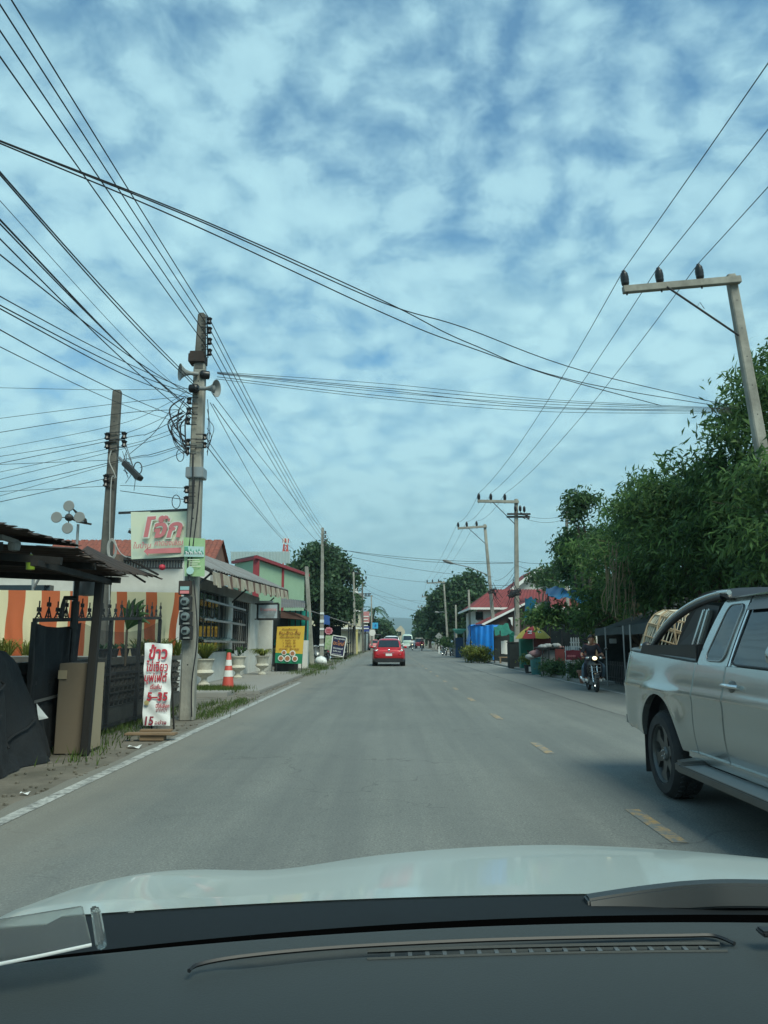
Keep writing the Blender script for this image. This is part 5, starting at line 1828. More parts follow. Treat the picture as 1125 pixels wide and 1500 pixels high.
def fence(a, b, z0, z1, n, m_, label, name='picket_fence', rails=True):
    a, b = V(a), V(b)
    t = thing(name, label, 'fence', a)
    d = (b - a).normalized()
    mb = MB()
    for k in range(n):
        p = a.lerp(b, (k + .5) / n)
        w = (b - a).length / n * .55
        mb.prism([p + V((0, 0, z0)) - d * w / 2, p + V((0, 0, z0)) + d * w / 2, p + V((0, 0, z1 - .05)) + d * w / 2, p + V((0, 0, z1)), p + V((0, 0, z1 - .05)) - d * w / 2], d.cross(V((0, 0, 1))) * .018)
    mb.build('picket', M[m_], t)
    if rails:
        MB().bar(a + V((0, .03, z0 + .2)), b + V((0, .03, z0 + .2)), .03, .05).bar(a + V((0, .03, z1 - .2)), b + V((0, .03, z1 - .2)), .03, .05).build('rail', M[m_], t)
    return t


xy = lambda px, Y: V((at(px, 960, Y).x, Y, 0))
M['picket_white'] = mat('old_white_paint', (.50, .51, .50), .7, var=.12, dirt=.5, dirt_col=(.2, .2, .18))
fence(xy(828, 27.4), xy(852, 26.6), .12, 1.14, 9, 'picket_white', 'white picket fence panel holding the red banner')
fence(xy(836, 29.4), xy(850, 29.2), .9, 1.45, 4, 'picket_white', 'small white picket piece standing higher behind the red banner')
fence(xy(862, 26.5), xy(884, 25.8), .05, .8, 8, 'picket_white', 'short white picket panel behind the terracotta pot')
t = thing('fence_banner', 'dark red cloth banner with a faint white line of writing on the picket fence', 'banner', at(845, 960, 26.2))
a, b = at(829, 952, 27.0), at(861, 953, 25.9)
drape(a, b, at(861, 967, 25.9), at(829, 966.5, 27.0), .02, 5, 16, 6).build('cloth', mat('dark_red_cloth', (.20, .015, .025), .8, var=.15), t, smooth=60, solid=.004)
mb = MB()
for k in range(7):
    mb.box(at(831.5 + k * 1.8, 961, 26.55 - .05 * k), (.034, .01, .05 + .02 * (k % 2)))
mb.build('lettering', M['faded_red'], t)
drape(at(858, 954, 25.7), at(872, 957, 25.2), at(868, 965, 25.2), at(858, 967, 25.7), .02, 6, 6, 4).build('banner_tail', bpy.data.materials['dark_red_cloth'], t, smooth=60, solid=.004)
# corrugated white sheets and clutter of a roadside stall
t = thing('junk_stall', 'roadside stall of pale sheets and posts piled with white bundles', 'stall', xy(805, 29.5))
sheet('tin_panel', xy(792, 30.6) + V((0, 0, 1.0)), xy(804, 30.0) + V((0, 0, 1.0)), xy(804, 30.0) + V((0, 0, .02)), xy(792, 30.6) + V((0, 0, .02)), 'steel', t, waves=7, amp=.012)
MB().box(xy(812, 30.2) + V((0, 0, .62)), (.5, .4, .7)).build('cabinet', M['plaster_grey'], t, bev=.02)
MB().box(xy(820, 29.6) + V((0, 0, .5)), (.35, .1, 1.0)).build('red_panel', mat('dull_red_paint', (.20, .045, .04), .7, var=.2), t)
mb = MB()
mb.box(xy(808, 30) + V((0, .2, 1.05)), (1.1, .8, .04))
for px in (795, 804, 824): mb.tube(xy(px, 29.8), xy(px, 29.8) + V((0, 0, 1.7 if px > 820 else 1.06)), .022, n=6)
mb.build('table_frame', M['steel_dark'], t)
M['cloth_w'] = mat('grey_white_cloth', (.36, .37, .36), .9, var=.2, scale=6)
M['cloth_p'] = mat('faded_pink_cloth', (.30, .17, .17), .9, var=.2, scale=6)
for k, (px, py, rr, m_) in enumerate(((796, 948, .16, 'cloth_w'), (803, 946.5, .15, 'cloth_w'), (809, 948, .14, 'net_deep'), (815, 946, .15, 'cloth_w'), (821, 950, .15, 'cloth_p'), (790, 955, .16, 'cloth_p'), (777, 962, .15, 'cloth_w'), (784, 958, .2, 'cloth_p'))):
    p = at(px, py, 30.2)
    o = MB().ball(p, rr, 12, 8, (1.3, 1, .7)).build('cloth_bundle', M[m_], origin=p, smooth=60)
    tx = o.modifiers.new('d', 'DISPLACE')
    tex = bpy.data.textures.get('lump') or bpy.data.textures.new('lump', 'CLOUDS')
    tex.noise_scale = .12
    tx.texture = tex
    tx.strength = .09
    tag(o, ('pale', 'dark', 'faded pink')[{'cloth_w': 0, 'net_deep': 1, 'cloth_p': 2}[m_]] + ' bundle of cloth heaped on the junk stall beside the umbrella', 'bundle', 'cloth bundles on the junk stall')
p = xy(786, 31.2)
t = thing('rubbish_bin', 'teal plastic bin standing left of the pale corrugated sheet', 'bin', p)
MB().lathe([(.22, 0), (.27, .62), (.285, .62), (.285, .66), (.25, .66), (.24, .5)], p, 18).build('body', mat('teal_plastic', (.04, .17, .17), .5), t, smooth=40)
MB().lathe([(.295, .64), (.295, .67), (.27, .67)], p, 18).build('rim', bpy.data.materials['teal_plastic'], t, smooth=40)
p = xy(774, 32.5)
t = thing('potted_plant', 'low leafy plant in a dark pot with a white label by the road', 'potted plant', p)
MB().lathe([(.14, 0), (.20, .30), (.22, .30), (.22, .34), (.18, .34)], p, 16).build('pot', M['steel_dark'], t, smooth=40)
MB().box(p + V((0.02, -.2, .17)), (.12, .02, .2)).build('label_card', M['banner_white'], t)
crown('foliage', [(p + V((0, 0, .5)), .28)], 500, .12, .05, M['leaf_yellow'], t, .1, .12, 3)
p = xy(856, 24.6)
t = thing('potted_plant', 'fan shaped plant in a terracotta pot beside the rider', 'potted plant', p)
MB().lathe([(.16, 0), (.23, .32), (.26, .33), (.26, .40), (.21, .40)], p, 18).build('pot', M['terracotta'], t, smooth=40)
blades(p + V((0, 0, .38)), 60, .75, .045, .7, random.Random(4), 'leaf_dark', droop=.45, parent=t, name='foliage')
for k, (px, Y, lb) in enumerate(((818, 28.5, 'dark shrub growing at the foot of the grey cabinet'), (838, 26.4, 'low shrub growing below the red banner'), (806, 29.2, 'small shrub in front of the pale corrugated sheet'))):
    p = xy(px, Y)
    t = thing('shrub', lb, 'shrub', p)
    crown('foliage', [(p + V((0, 0, .25)), .35), (p + V((.3, .1, .2)), .25)], 900, .13, .05, M['leaf_dark'], t, .2, .12, 11 + k)
    MB().tube(p, p + V((0, 0, .3)), .015, n=5).build('stem', M['bark'], t)
# green cabinet, dark box, umbrella
p = xy(773, 36)
t = thing('tall_cabinet', 'tall green cabinet with a small dark red emblem under the umbrella', 'cabinet', p)
M['cab_green'] = mat('cabinet_green', (.02, .16, .115), .55, var=.12, dirt=.3)
MB().box(p + V((0, .2, .78)), (.64, .5, 1.52)).build('body', M['cab_green'], t, bev=.02)
MB().box(p + V((0, -.06, .78)), (.56, .02, 1.36)).build('door', M['cab_green'], t, bev=.006)
mb = MB()
for q in range(3):
    mb.box(p + V((.0 + .02 * (q % 2), -.075, .86 - .09 * q)), (.10 - .02 * q, .012, .06))
mb.build('emblem', mat('emblem_dark_red', (.10, .03, .03), .6), t)
p = xy(753, 38)
t = thing('utility_box', 'dark teal utility box at the foot of the cable tangle pole', 'utility box', p)
MB().box(p + V((0, 0, .62)), (.58, .5, 1.2)).build('body', M['net_deep'], t, bev=.03)
MB().box(p + V((0, 0, 1.25)), (.64, .56, .05)).build('lid', M['steel_dark'], t, bev=.015)
MB().box(p + V((.12, -.26, 1.42)), (.28, .02, .3)).build('notice', M['cloth_w'], t)
c = at(781, 935, 35.2)
t = thing('parasol', 'yellow and red parasol shading the roadside stall by the green cabinet', 'umbrella', (c.x, c.y, 0))
M['par_y'] = mat('parasol_yellow', (.52, .38, .05), .65, var=.12, dirt=.3, dirt_col=(.25, .18, .05))
M['par_r'] = mat('parasol_red', (.36, .03, .03), .65, var=.1)
MB().tube((c.x, c.y, 0), (c.x, c.y, c.z + .5), .018, n=8).build('pole', M['steel'], t)
RAD, HH = .80, .55
for k in range(8):
    mb = MB()

    def fn(u, v, k=k):
        an = 2 * PI * (k + u) / 8 - .05
        sag = 1 - .06 * 4 * u * (1 - u) * v
        rr = RAD * v * sag
        z = HH * (1 - v ** 1.8) - .02 * 4 * u * (1 - u) * v
        return V((c.x + math.cos(an) * rr, c.y + math.sin(an) * rr, c.z + z))
    mb.grid(fn, 6, 8)
    o = mb.build('canopy_panel', M['par_r'] if k in (5, 1) else M['par_y'], t, smooth=60, solid=.004)
    if k in (5, 6):
        mb = MB()
        for (u0, v0, du, dv) in (((.22, .60, .5, .06), (.3, .72, .42, .05)) if k == 5 else ((.4, .55, .12, .18), (.62, .6, .1, .14))):
            mb.grid(lambda u, v: fn(u0 + du * u, v0 + dv * v) + V((-.004, -.012, .012)), 4, 2)
        mb.build('lettering', M['banner_white'], o)
mb = MB()
for k in range(8):
    an = 2 * PI * k / 8 - .05
    mb.path([V((c.x + math.cos(an) * RAD * v, c.y + math.sin(an) * RAD * v, c.z + HH * (1 - v ** 1.8) - .015)) for v in (0, .25, .5, .75, 1)], .007, 5)
mb.build('rib', M['steel'], t)
o = MB().box(xy(797, 34.5) + V((0, .3, 1.15)), (.75, .05, .6)).box(xy(791, 34.5) + V((0, .33, .6)), (.04, .04, 1.2)).box(xy(803, 34.5) + V((0, .33, .6)), (.04, .04, 1.2)).build('display_board', mat('maroon_board', (.13, .025, .025), .7), origin=xy(797, 34.5))
tag(o, 'plain maroon board on legs right under the parasol', 'board')
# blue tarpaulin roof further back
M['tarp_blue'] = mat('blue_tarpaulin', (.012, .11, .25), .5, var=.2, scale=2, bump=.3, bscale=5)
M['tarp_teal'] = mat('teal_tarpaulin', (.015, .15, .23), .5, var=.2, scale=2)
t = thing('tarp_shed', 'shed roofed with a blue tarpaulin under the big right trees', 'shed', (8, 32, 0))
drape(at(802, 875, 30), at(872, 880, 30), at(866, 861, 33.5), at(800, 862, 33.5), .12, 7).build('tarpaulin_roof', M['tarp_blue'], t, smooth=60, solid=.01)
drape(at(768, 877, 32.5), at(786, 876, 32), at(778, 905, 32), at(769, 914, 32.5), .10, 8, 10, 10).build('hanging_sheet', M['tarp_teal'], t, smooth=60, solid=.01)
MB().prism([at(786, 884, 31.6), at(806, 880, 31.6), at(806, 908, 31.6), at(782, 908, 31.6)], (0, .05, 0)).build('mossy_panel', mat('mottled_grey_panel', (.26, .27, .25), .9, var=.5, scale=9, dirt=.8, dirt_col=(.05, .07, .05), dscale=6), t)
drape(at(768, 914, 31.9), at(786, 897, 31.7), at(786, 892, 31.6), at(768, 910, 31.7), .03, 3, 8, 3).build('edge_roll', M['cloth_w'], t, smooth=60, solid=.02)
mb = MB()
for px, Y in ((804, 37), (840, 37), (868, 37)):
    a = at(px, 900, Y)
    mb.tube((a.x, Y, 0), (a.x, Y, a.z + 1.0), .05, n=6)
mb.build('post', M['dark_wood'], t)
drape(at(790, 905, 38), at(862, 905, 36), at(862, 966, 36), at(790, 966, 38), .06, 17).build('added_shade_sheet', M['net_deep'], t, smooth=60)  # dark sheet added in place of the shade behind the stalls
crown('creeper', [(at(800, 905, 31), .5), (at(786, 912, 31), .35), (at(815, 902, 31), .4), (at(832, 910, 31), .45)], 1400, .22, .10, M['leaf_mango'], t, .3, .25, 5)
# crimson roofed house
t = thing('roof_house', 'white house with a large crimson tiled roof behind the two leaning poles', 'house', (10, 64, 0))
ez = at(715, 891, 60).z
rz = at(760, 862, 64).z
x0 = at(689, 891, 60).x
MB().box(((x0 + .6 + 17) / 2, 65, ez / 2 - .04), (17 - x0 - .6, 8.4, ez - .1)).build('wall', M['plaster'], t)
roof_tiles('roof', (x0 + 2.4, 65, rz), (17, 65, rz), (17.5, 60, ez), (x0, 60, ez), 'tile_crimson', t, 70, 16, .03)
roof_tiles('roof', (x0 + 2.4, 65, rz), (x0 + 2.41, 65.0, rz), (x0, 60, ez), (x0, 70, ez), 'tile_crimson', t, 40, 12, .03)
MB().box(((x0 + 17.5) / 2, 59.93, ez - .02), (17.5 - x0, .06, .16)).box((x0 - .03, 65, ez - .02), (.06, 10, .16)).build('fascia', M['white_paint'], t)
a, b = at(691, 896, 60.7), at(702, 908, 60.7)
MB().box(((a.x + b.x) / 2 + .3, 60.75, (a.z + b.z) / 2), (b.x - a.x, .1, a.z - b.z)).build('window', M['glass_dark'], t)
t = thing('porch_roof', 'lower crimson porch with white edge standing in front of the crimson roofed house', 'porch', (9, 57, 0))
pz0, pz1 = at(704, 915, 55).z, at(762, 884, 57).z
xa, xb, xc = at(702, 915, 55).x, at(762, 884, 57).x, at(800, 905, 57).x
roof_tiles('roof', (xb, 53.5, pz1), (xb, 60, pz1), (xa, 60, pz0), (xa, 53.5, pz0), 'tile_crimson', t, 40, 12, .03)
roof_tiles('roof', (xb, 53.5, pz1), (xb, 60, pz1), (xc, 60, pz0 + .3), (xc, 53.5, pz0 + .3), 'tile_crimson', t, 40, 12, .03)
MB().bar((xa, 53.42, pz0 - .05), (xb, 53.42, pz1 - .05), .05, .14, up=(0, 0, 1)).bar((xb, 53.42, pz1 - .05), (xc, 53.42, pz0 + .25), .05, .14, up=(0, 0, 1)).build('bargeboard', M['white_paint'], t)
MB().prism([(xa + .3, 53.8, pz0), (xb, 53.8, pz1 - .2), (xc - .3, 53.8, pz0 + .2), (xc - .3, 53.8, 0), (xa + .3, 53.8, 0)], (0, .15, 0)).build('front_wall', mat('shaded_brick', (.05, .032, .03), .9, var=.2), t)  # shade under the porch is put into this dark brick colour
a, b = at(745, 905, 53.6), at(750.5, 912, 53.6)
MB().prism([at(744, 905, 53.6), at(751, 904, 53.6), at(751, 917, 53.6), at(749, 914, 53.6), at(748, 908, 53.6)], (0, .1, 0)).build('bracket', M['white_paint'], t)
t = thing('gable_house', 'house with white edged gable and greenery in front above the crimson roof', 'house', (14, 70, 0))
pk = at(790, 831, 68)
hl, hr = at(752, 860, 68), at(830, 862, 68)
MB().prism([(hl.x, 68.5, hl.z), (pk.x, 68.5, pk.z - .2), (hr.x, 68.5, hr.z), (hr.x, 68.5, 0), (hl.x, 68.5, 0)], (0, 8, 0)).build('wall', M['plaster'], t)
roof_tiles('roof', (pk.x, 67.7, pk.z), (pk.x, 77, pk.z), (hl.x - .4, 77, hl.z - .3), (hl.x - .4, 67.7, hl.z - .3), 'tile_crimson', t, 20, 8, .03)
roof_tiles('roof', (pk.x, 67.7, pk.z), (pk.x, 77, pk.z), (hr.x + .4, 77, hr.z - .3), (hr.x + .4, 67.7, hr.z - .3), 'tile_crimson', t, 20, 8, .03)
MB().bar((hl.x - .4, 67.6, hl.z - .38), (pk.x, 67.6, pk.z - .08), .08, .26, up=(0, 0, 1)).bar((pk.x, 67.6, pk.z - .08), (hr.x + .4, 67.6, hr.z - .38), .08, .26, up=(0, 0, 1)).build('bargeboard', M['white_paint'], t)
a = at(778, 846, 68.3)
MB().box((a.x, 68.42, a.z), (1.3, .06, .4)).build('window', M['glass_dark'], t)
tree('shrub_tree', 'small leafy tree top growing in front of the white edged gable', (at(785, 850, 60).x, 60, 0), B((785, 846, 60, .7), (800, 852, 60, .8), (808, 845, 58, .7), (812, 835, 50, .5), (800, 862, 50, .6)), 1800, .3, .14, 'leaf_dark', .3, .3, 33, .08)

# bright blue tarpaulin enclosure
t = thing('tarp_enclosure', 'bright blue tarpaulin enclosure beside the thin plain pole', 'tarpaulin', (7, 55, 0))
M['tarp_bright'] = mat('bright_blue_tarpaulin', (.01, .19, .60), .45, var=.15, scale=1.5, bump=.3, bscale=4)
a, b = at(689, 917, 50), at(723, 916, 49)


def enc(u, v):
    p = a.lerp(b, u)
    z = p.z * (1 - v) + .15 * v
    return V((p.x + .08 * v * math.sin(9 * u) + (.12 * v if u < .2 else 0), p.y - .12 * math.sin(PI * v) * math.sin(PI * u) + .06 * math.sin(25 * u + 2 * v) * (1 - .5 * v), z + .05 * math.sin(8 * u) * (1 - v)))


MB().grid(enc, 30, 12).build('front_sheet', M['tarp_bright'], t, smooth=60, solid=.01)
MB().grid(lambda u, v: V((a.x + .1 * math.sin(9 * v), 50 + 2.0 * u, a.z * (1 - v) + .15 * v)), 8, 6).build('side_sheet', M['tarp_bright'], t, smooth=60, solid=.01)
MB().grid(lambda u, v: V((a.x + (b.x - a.x + .6) * u, 49.6 + 2.4 * v, a.z + .1 * math.sin(6 * u + 4 * v))), 12, 6).build('top_sheet', M['tarp_bright'], t, smooth=60, solid=.01)
mb = MB()
for px, Y in ((690, 50.1), (706, 49.8), (722, 49.2)):
    q = at(px, 940, Y)
    mb.tube((q.x, Y + .1, 0), (q.x, Y + .1, 2.4), .04, n=6)
mb.build('post', M['steel_dark'], t)
for k, (px, Y) in enumerate(((686, 48.6), (694, 48.2), (702, 47.8), (709, 47.4))):
    p = xy(px, Y)
    t = thing('shrub', 'yellowish ornamental shrub in the row before the bright blue tarpaulin', 'shrub', p, 'ornamental shrubs before the blue tarpaulin')
    crown('foliage', [(p + V((0, 0, .55)), .42), (p + V((.1, 0, .25)), .35)], 700, .2, .07, M['leaf_yellow'], t, .1, .15, 70 + k)
    MB().tube(p, p + V((0, 0, .5)), .02, n=5).build('stem', M['bark'], t)
# green awning stall
t = thing('green_awning', 'sagging dark green awning stall between the two leaning poles', 'awning', (7, 46, 0))
M['canvas_green'] = mat('dark_green_canvas', (.01, .13, .085), .7, var=.2, scale=2, bump=.3, bscale=5)
drape(at(723, 917, 47), at(744, 914, 47), at(757, 932, 44), at(726, 930, 45), .10, 12, 16, 10).build('canvas', M['canvas_green'], t, smooth=60, solid=.01)
drape(at(744, 928, 44.5), at(758, 926, 44), at(756, 938, 44), at(748, 941, 44.3), .08, 13, 8, 8).build('canvas_fold', M['canvas_green'], t, smooth=60, solid=.01)
mb = MB()
for px, Y in ((724, 45.2), (733, 44.6), (757, 43.8)):
    q = at(px, 940, Y)
    mb.tube((q.x, Y, 0), (q.x, Y, 1.9), .035, n=6)
mb.build('post', M['dark_wood'], t)
MB().box(xy(738, 46) + V((0, .3, .95)), (.32, .05, .75)).box(xy(742.5, 46) + V((0, .35, .95)), (.2, .05, .8)).build('white_panel', M['white_paint'], t)
MB().box(xy(736, 49) + V((.6, 1.3, .8)), (2.0, .1, 1.6)).build('interior_shade_panel', M['net_deep'], t)  # dark panel put in for the shaded interior under the awning
t = thing('bench', 'pale wooden bench under the dark green awning', 'bench', xy(739, 44))
p = xy(739, 44)
MB().box(p + V((0, 0, .42)), (.62, .3, .05)).build('seat', M['wood'], t)
for sx in (-.25, .25): MB().box(p + V((sx, 0, .2)), (.06, .28, .4)).build('leg', M['wood'], t)
# turquoise canopy stall
t = thing('canopy_stall', 'small stall with turquoise canopy and dark blue panels far down the right side', 'stall', xy(672, 64))
q = at(672.5, 925, 64)
mb = MB().loft([[q + V((x * s_, y * s_, z)) for x, y in ((-1, -1), (1, -1), (1, 1), (-1, 1))] for s_, z in ((.52, .22), (.48, .1), (.28, -.14), (.12, -.22))])
mb.build('canopy', mat('turquoise_canvas', (.14, .42, .35), .6, var=.1), t, bev=.02)
mb = MB()
for sx in (-.38, .38):
    for sy in (-.3, .3): mb.tube((q.x + sx, q.y + sy, 0), (q.x + sx, q.y + sy, q.z + .1), .03, n=6)
mb.build('post', M['steel'], t)
MB().box((q.x, q.y + .35, .85), (.76, .05, 1.5)).build('panel', mat('navy_panel', (.01, .05, .13), .6), t)
MB().box((q.x - .1, q.y - .1, .35), (.5, .4, .7)).build('counter', bpy.data.materials['navy_panel'], t, bev=.02)
crown('plants', [(V((q.x - .9, q.y, .9)), .5), (V((q.x - 1.2, q.y, 1.3)), .3)], 500, .25, .12, M['leaf_dark'], t, .2, .2, 9)
# diamond road sign
q = at(643, 932, 86)
t = thing('road_sign', 'blank pale diamond road sign on a white post far down the right verge', 'road sign', (q.x, q.y, 0))
MB().prism([q + V((0, 0, .42)), q + V((.42, 0, 0)), q + V((0, 0, -.42)), q + V((-.42, 0, 0))], (0, .03, 0)).build('plate', M['horn'], t)
MB().box((q.x, q.y + .06, (q.z - .2) / 2), (.11, .05, q.z - .2)).build('post', M['white_paint'], t)
# ------------------------------------------------------------------ left side, further along
M['wall_green'] = mat('pale_green_wall', (.30, .44, .30), .8, var=.08, dirt=.3, dirt_col=(.16, .26, .16))
M['wall_teal'] = mat('teal_shutter', (.015, .27, .22), .5, var=.1, stretch=(1, 1, 6))
M['trim_red'] = mat('red_trim', (.26, .03, .04), .6, var=.1)
M['roof_grey'] = mat('grey_roof_sheet', (.14, .14, .14), .85, var=.2, dirt=.6)
t = thing('green_house', 'pale green house with red roof edging behind the shop', 'house', (-7, 46, 0))
gA, gB, gC = at(344, 826, 47), at(376, 820, 44), at(446, 844, 50)
fl = lambda p: V((p.x, p.y, 0))
bk = gA + (gC - gB)
MB().add([fl(gA), fl(gB), fl(gC), fl(bk), gA, gB, gC, bk], [[0, 1, 5, 4], [1, 2, 6, 5], [2, 3, 7, 6], [3, 0, 4, 7], [4, 5, 6, 7]]).build('wall', M['wall_green'], t)
dn = (gC - gB).normalized()
MB().bar(gB - dn * .3 + V((.1, -.12, .1)), gC + dn * .4 + V((.1, -.12, .1)), .2, .17, up=(0, 0, 1)).build('roof_edging', M['trim_red'], t)
MB().bar(gB + V((.1, -.12, .1)), gA + (gA - gB).normalized() * .3 + V((0, -.12, .1)), .2, .17, up=(0, 0, 1)).build('roof_edging', M['trim_red'], t)
MB().prism([gA + V((0, 0, .22)), gB + V((0, 0, .22)), gC + V((0, 0, .22)), bk + V((0, 0, .22))], (0, 0, .06)).build('roof', M['roof_grey'], t)
for f, w in ((.0, .34), (.52, .16)):
    q = gB.lerp(gC, f)
    MB().box((q.x, q.y - .05, q.z / 2), (w, .2, q.z)).build('red_post', M['trim_red'], t)
t = thing('teal_shed', 'teal sided shed with a brown awning right behind the yellow menu board', 'shed', (-5.2, 40, 0))
a, b = at(384, 930, 39.5), at(448, 930, 39.5)
MB().box(((a.x + b.x) / 2, 41, 1.42), (b.x - a.x, 2.8, 2.84)).build('wall', M['wall_teal'], t)
mb = MB()
for k in range(9):
    x = a.x + (b.x - a.x) * k / 8
    mb.box((x, 39.58, 1.9), (.06, .06, 1.9))
mb.box(((a.x + b.x) / 2, 39.57, .55), (b.x - a.x, .08, 1.1))
mb.build('shutter_post', M['steel_dark'], t)
mb = MB().prism([at(411, 895, 38.6), at(430, 897, 38.2), at(449, 903, 38), at(449, 908, 38), at(411, 905, 38.6)], (0, 1.3, 0))
mb.build('awning', mat('brown_awning', (.16, .085, .065), .8, var=.2), t)
sheet('roof_sheet', at(412, 876, 42), at(447, 880, 42), at(447, 890, 39.2), at(411, 890, 39.2), 'roof_grey', t, waves=14, amp=.02)
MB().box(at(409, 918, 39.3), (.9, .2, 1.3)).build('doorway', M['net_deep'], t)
MB().box(at(445, 955, 37.5) + V((-.1, 0, -.1)), (.6, .5, 1.3)).build('side_block', M['plaster'], t)
t = thing('long_roof', 'long pale grey ribbed roof rising behind the green house', 'roof', (-14, 75, 0))
a, b = at(338, 812, 74), at(425, 812, 74)
sheet('roof_sheet', at(338, 808, 80), at(425, 808, 80), at(425, 825, 72), at(338, 825, 72), mat('pale_rib_roof', (.30, .36, .34), .6, var=.15), t, waves=40, amp=.06)
MB().box(((a.x + b.x) / 2, 78, 3.4), (b.x - a.x, 6, 6.6)).build('wall', M['plaster_grey'], t)
# telecom tower
c = at(418, 815, 210)
t = thing('telecom_tower', 'small red and white telecom mast peeping over the pale ribbed roof', 'tower', (c.x, 210, 0))
top = at(418, 789, 210)
mb = MB()
nseg = 16
for k in range(nseg):
    mb.k = k % 2
    z0, z1 = top.z * k / nseg, top.z * (k + 1) / nseg
    w0, w1 = 2.0 - 1.1 * k / nseg, 2.0 - 1.1 * (k + 1) / nseg
    cs = lambda w, z: [V((c.x + sx * w / 2, 210 + sy * w / 2, z)) for sx, sy in ((-1, -1), (1, -1), (1, 1), (-1, 1))]
    A_, B_ = cs(w0, z0), cs(w1, z1)
    for i in range(4):
        mb.bar(A_[i], B_[i], .3, .3).bar(A_[i], B_[(i + 1) % 4], .12, .12).bar(B_[i], B_[(i + 1) % 4], .14, .14)
mb.build('lattice', [M['cone_red'], M['white_paint']], t)
mb = MB()
for k in range(3):
    for q in range(4):
        a = q * PI / 2 + k
        mb.box((c.x + .7 * math.cos(a), 210 + .7 * math.sin(a), top.z - .6 - 1.5 * k), (.3, .3, 1.1))
mb.build('antenna', M['cone_red'], t)
# low dark workshop
t = thing('workshop', 'low open fronted workshop with dark sloping roof and blue cloth past the slim pole', 'shop', (-6, 72, 0))
a, b = at(476, 895, 72), at(517, 915, 66)
sheet('roof_sheet', V((-9, 78, a.z + .6)), V((-9, 66, a.z + .6)), (b.x - .1, 65.5, b.z), (b.x + .3, 78, b.z), 'roof_grey', t, waves=24, amp=.04)
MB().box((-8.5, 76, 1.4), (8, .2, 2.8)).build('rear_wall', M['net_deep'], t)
MB().box((-10, 70, 1.3), (.2, 12, 2.6)).build('side_wall', M['plaster_grey'], t)
mb = MB()
for y in (66, 70, 74): mb.tube((b.x - .35, y, 0), (b.x - .35, y, b.z), .07, n=6)
mb.build('post', M['steel_dark'], t)
a = at(478, 908, 66)
drape(at(474, 900, 65.5), at(483, 903, 65.5), at(483, 916, 65.4), at(474, 914, 65.4), .06, 21, 8, 8).build('blue_cloth', mat('navy_blue_cloth', (.01, .06, .22), .7), t, smooth=60, solid=.02)
# tilted navy board and pink round board
t = thing('notice_board', 'tilted navy notice board in a white frame with orange heading by the dark pickup', 'sign', at(497, 960, 52))
c4 = [at(487.8, 930.5, 52), at(507.6, 933.6, 52), at(503, 962, 52), at(484.2, 958.6, 52)]
MB().prism(c4, (0, .04, 0)).build('panel', mat('navy_vinyl', (.02, .02, .07), .5), t)
mb = MB()
for i in range(4): mb.bar(c4[i] + V((0, -.02, 0)), c4[(i + 1) % 4] + V((0, -.02, 0)), .05, .06)
mb.bar(c4[3], V((c4[3].x - .05, 52.1, 0)), .05, .05).bar(c4[2], V((c4[2].x - .05, 52.3, 0)), .05, .05)
mb.build('frame', M['white_paint'], t)
rt = (c4[1] - c4[0]).normalized()
up = (c4[0] - c4[3]).normalized()
s = 52 / F * 1.02
M['orange_ink'] = mat('orange_ink', (.50, .20, .07), .6)
for body, px, py, w, h, m_ in (('ร้านลุงชัย', 497.5, 936, 15, 3, 'banner_white'), ('อะไหล่', 496.5, 942, 16, 6.5, 'orange_ink'), ('ซ่อมรถยนต์', 495, 949.5, 14, 3, 'banner_white'), ('รับซื้อ ขาย', 493.5, 953.6, 11, 2.6, 'banner_white'), ('เปิดทุกวัน', 493.5, 958.2, 13, 1.6, 'banner_white')):
    text(body, .3, M[m_], t, at(px, py, 51.93), rt, up, bold=.012, box=(w * s, h * s))
t = thing('round_board', 'pink scalloped round board with faint writing above the tilted navy board', 'sign', at(481.5, 924, 53))
c = at(481.5, 924, 53)
pts = [c + V((math.cos(a) * (.27 + .02 * math.cos(9 * a)), 0, math.sin(a) * (.25 + .02 * math.cos(9 * a)))) for a in [i * PI / 27 for i in range(54)]]
MB().prism(pts, (0, .03, 0)).build('panel', mat('pink_vinyl', (.52, .22, .27), .55), t)
MB().tube((c.x, 53.05, 0), c + V((0, .05, 0)), .02, n=6).build('post', M['steel_dark'], t)
mb = MB()
for k in range(3): mb.box(c + V((0, -.012, .1 - .1 * k)), (.34 - .06 * (k != 1), .012, .045))
mb.build('lettering', M['red_ink'], t)
t = thing('leaf_poster', 'green and white poster propped beside the tilted navy board', 'poster', at(483, 945, 52.6))
MB().prism([at(477, 931, 52.6), at(489, 931, 52.6), at(486, 954, 52.6), at(475, 953, 52.6)], (0, .03, 0)).build('panel', mat('mottled_poster', (.16, .34, .10), .6, col2=(.5, .52, .42), scale=6), t)
# white rubbish bag at the slim pole's foot
p = V((at(470, 965, 44.5).x, 44.4, .22))
o = MB().ball(p, .26, 16, 10, (1.25, 1, .95)).ball(p + V((.2, -.1, -.08)), .16, 12, 8).build('rubbish_bag', M['banner_white'], origin=p, smooth=60)
tx = o.modifiers.new('d', 'DISPLACE'); tx.texture = bpy.data.textures['lump']; tx.strength = .12
tag(o, 'white rubbish bag lying at the foot of the slim pole', 'rubbish bag')
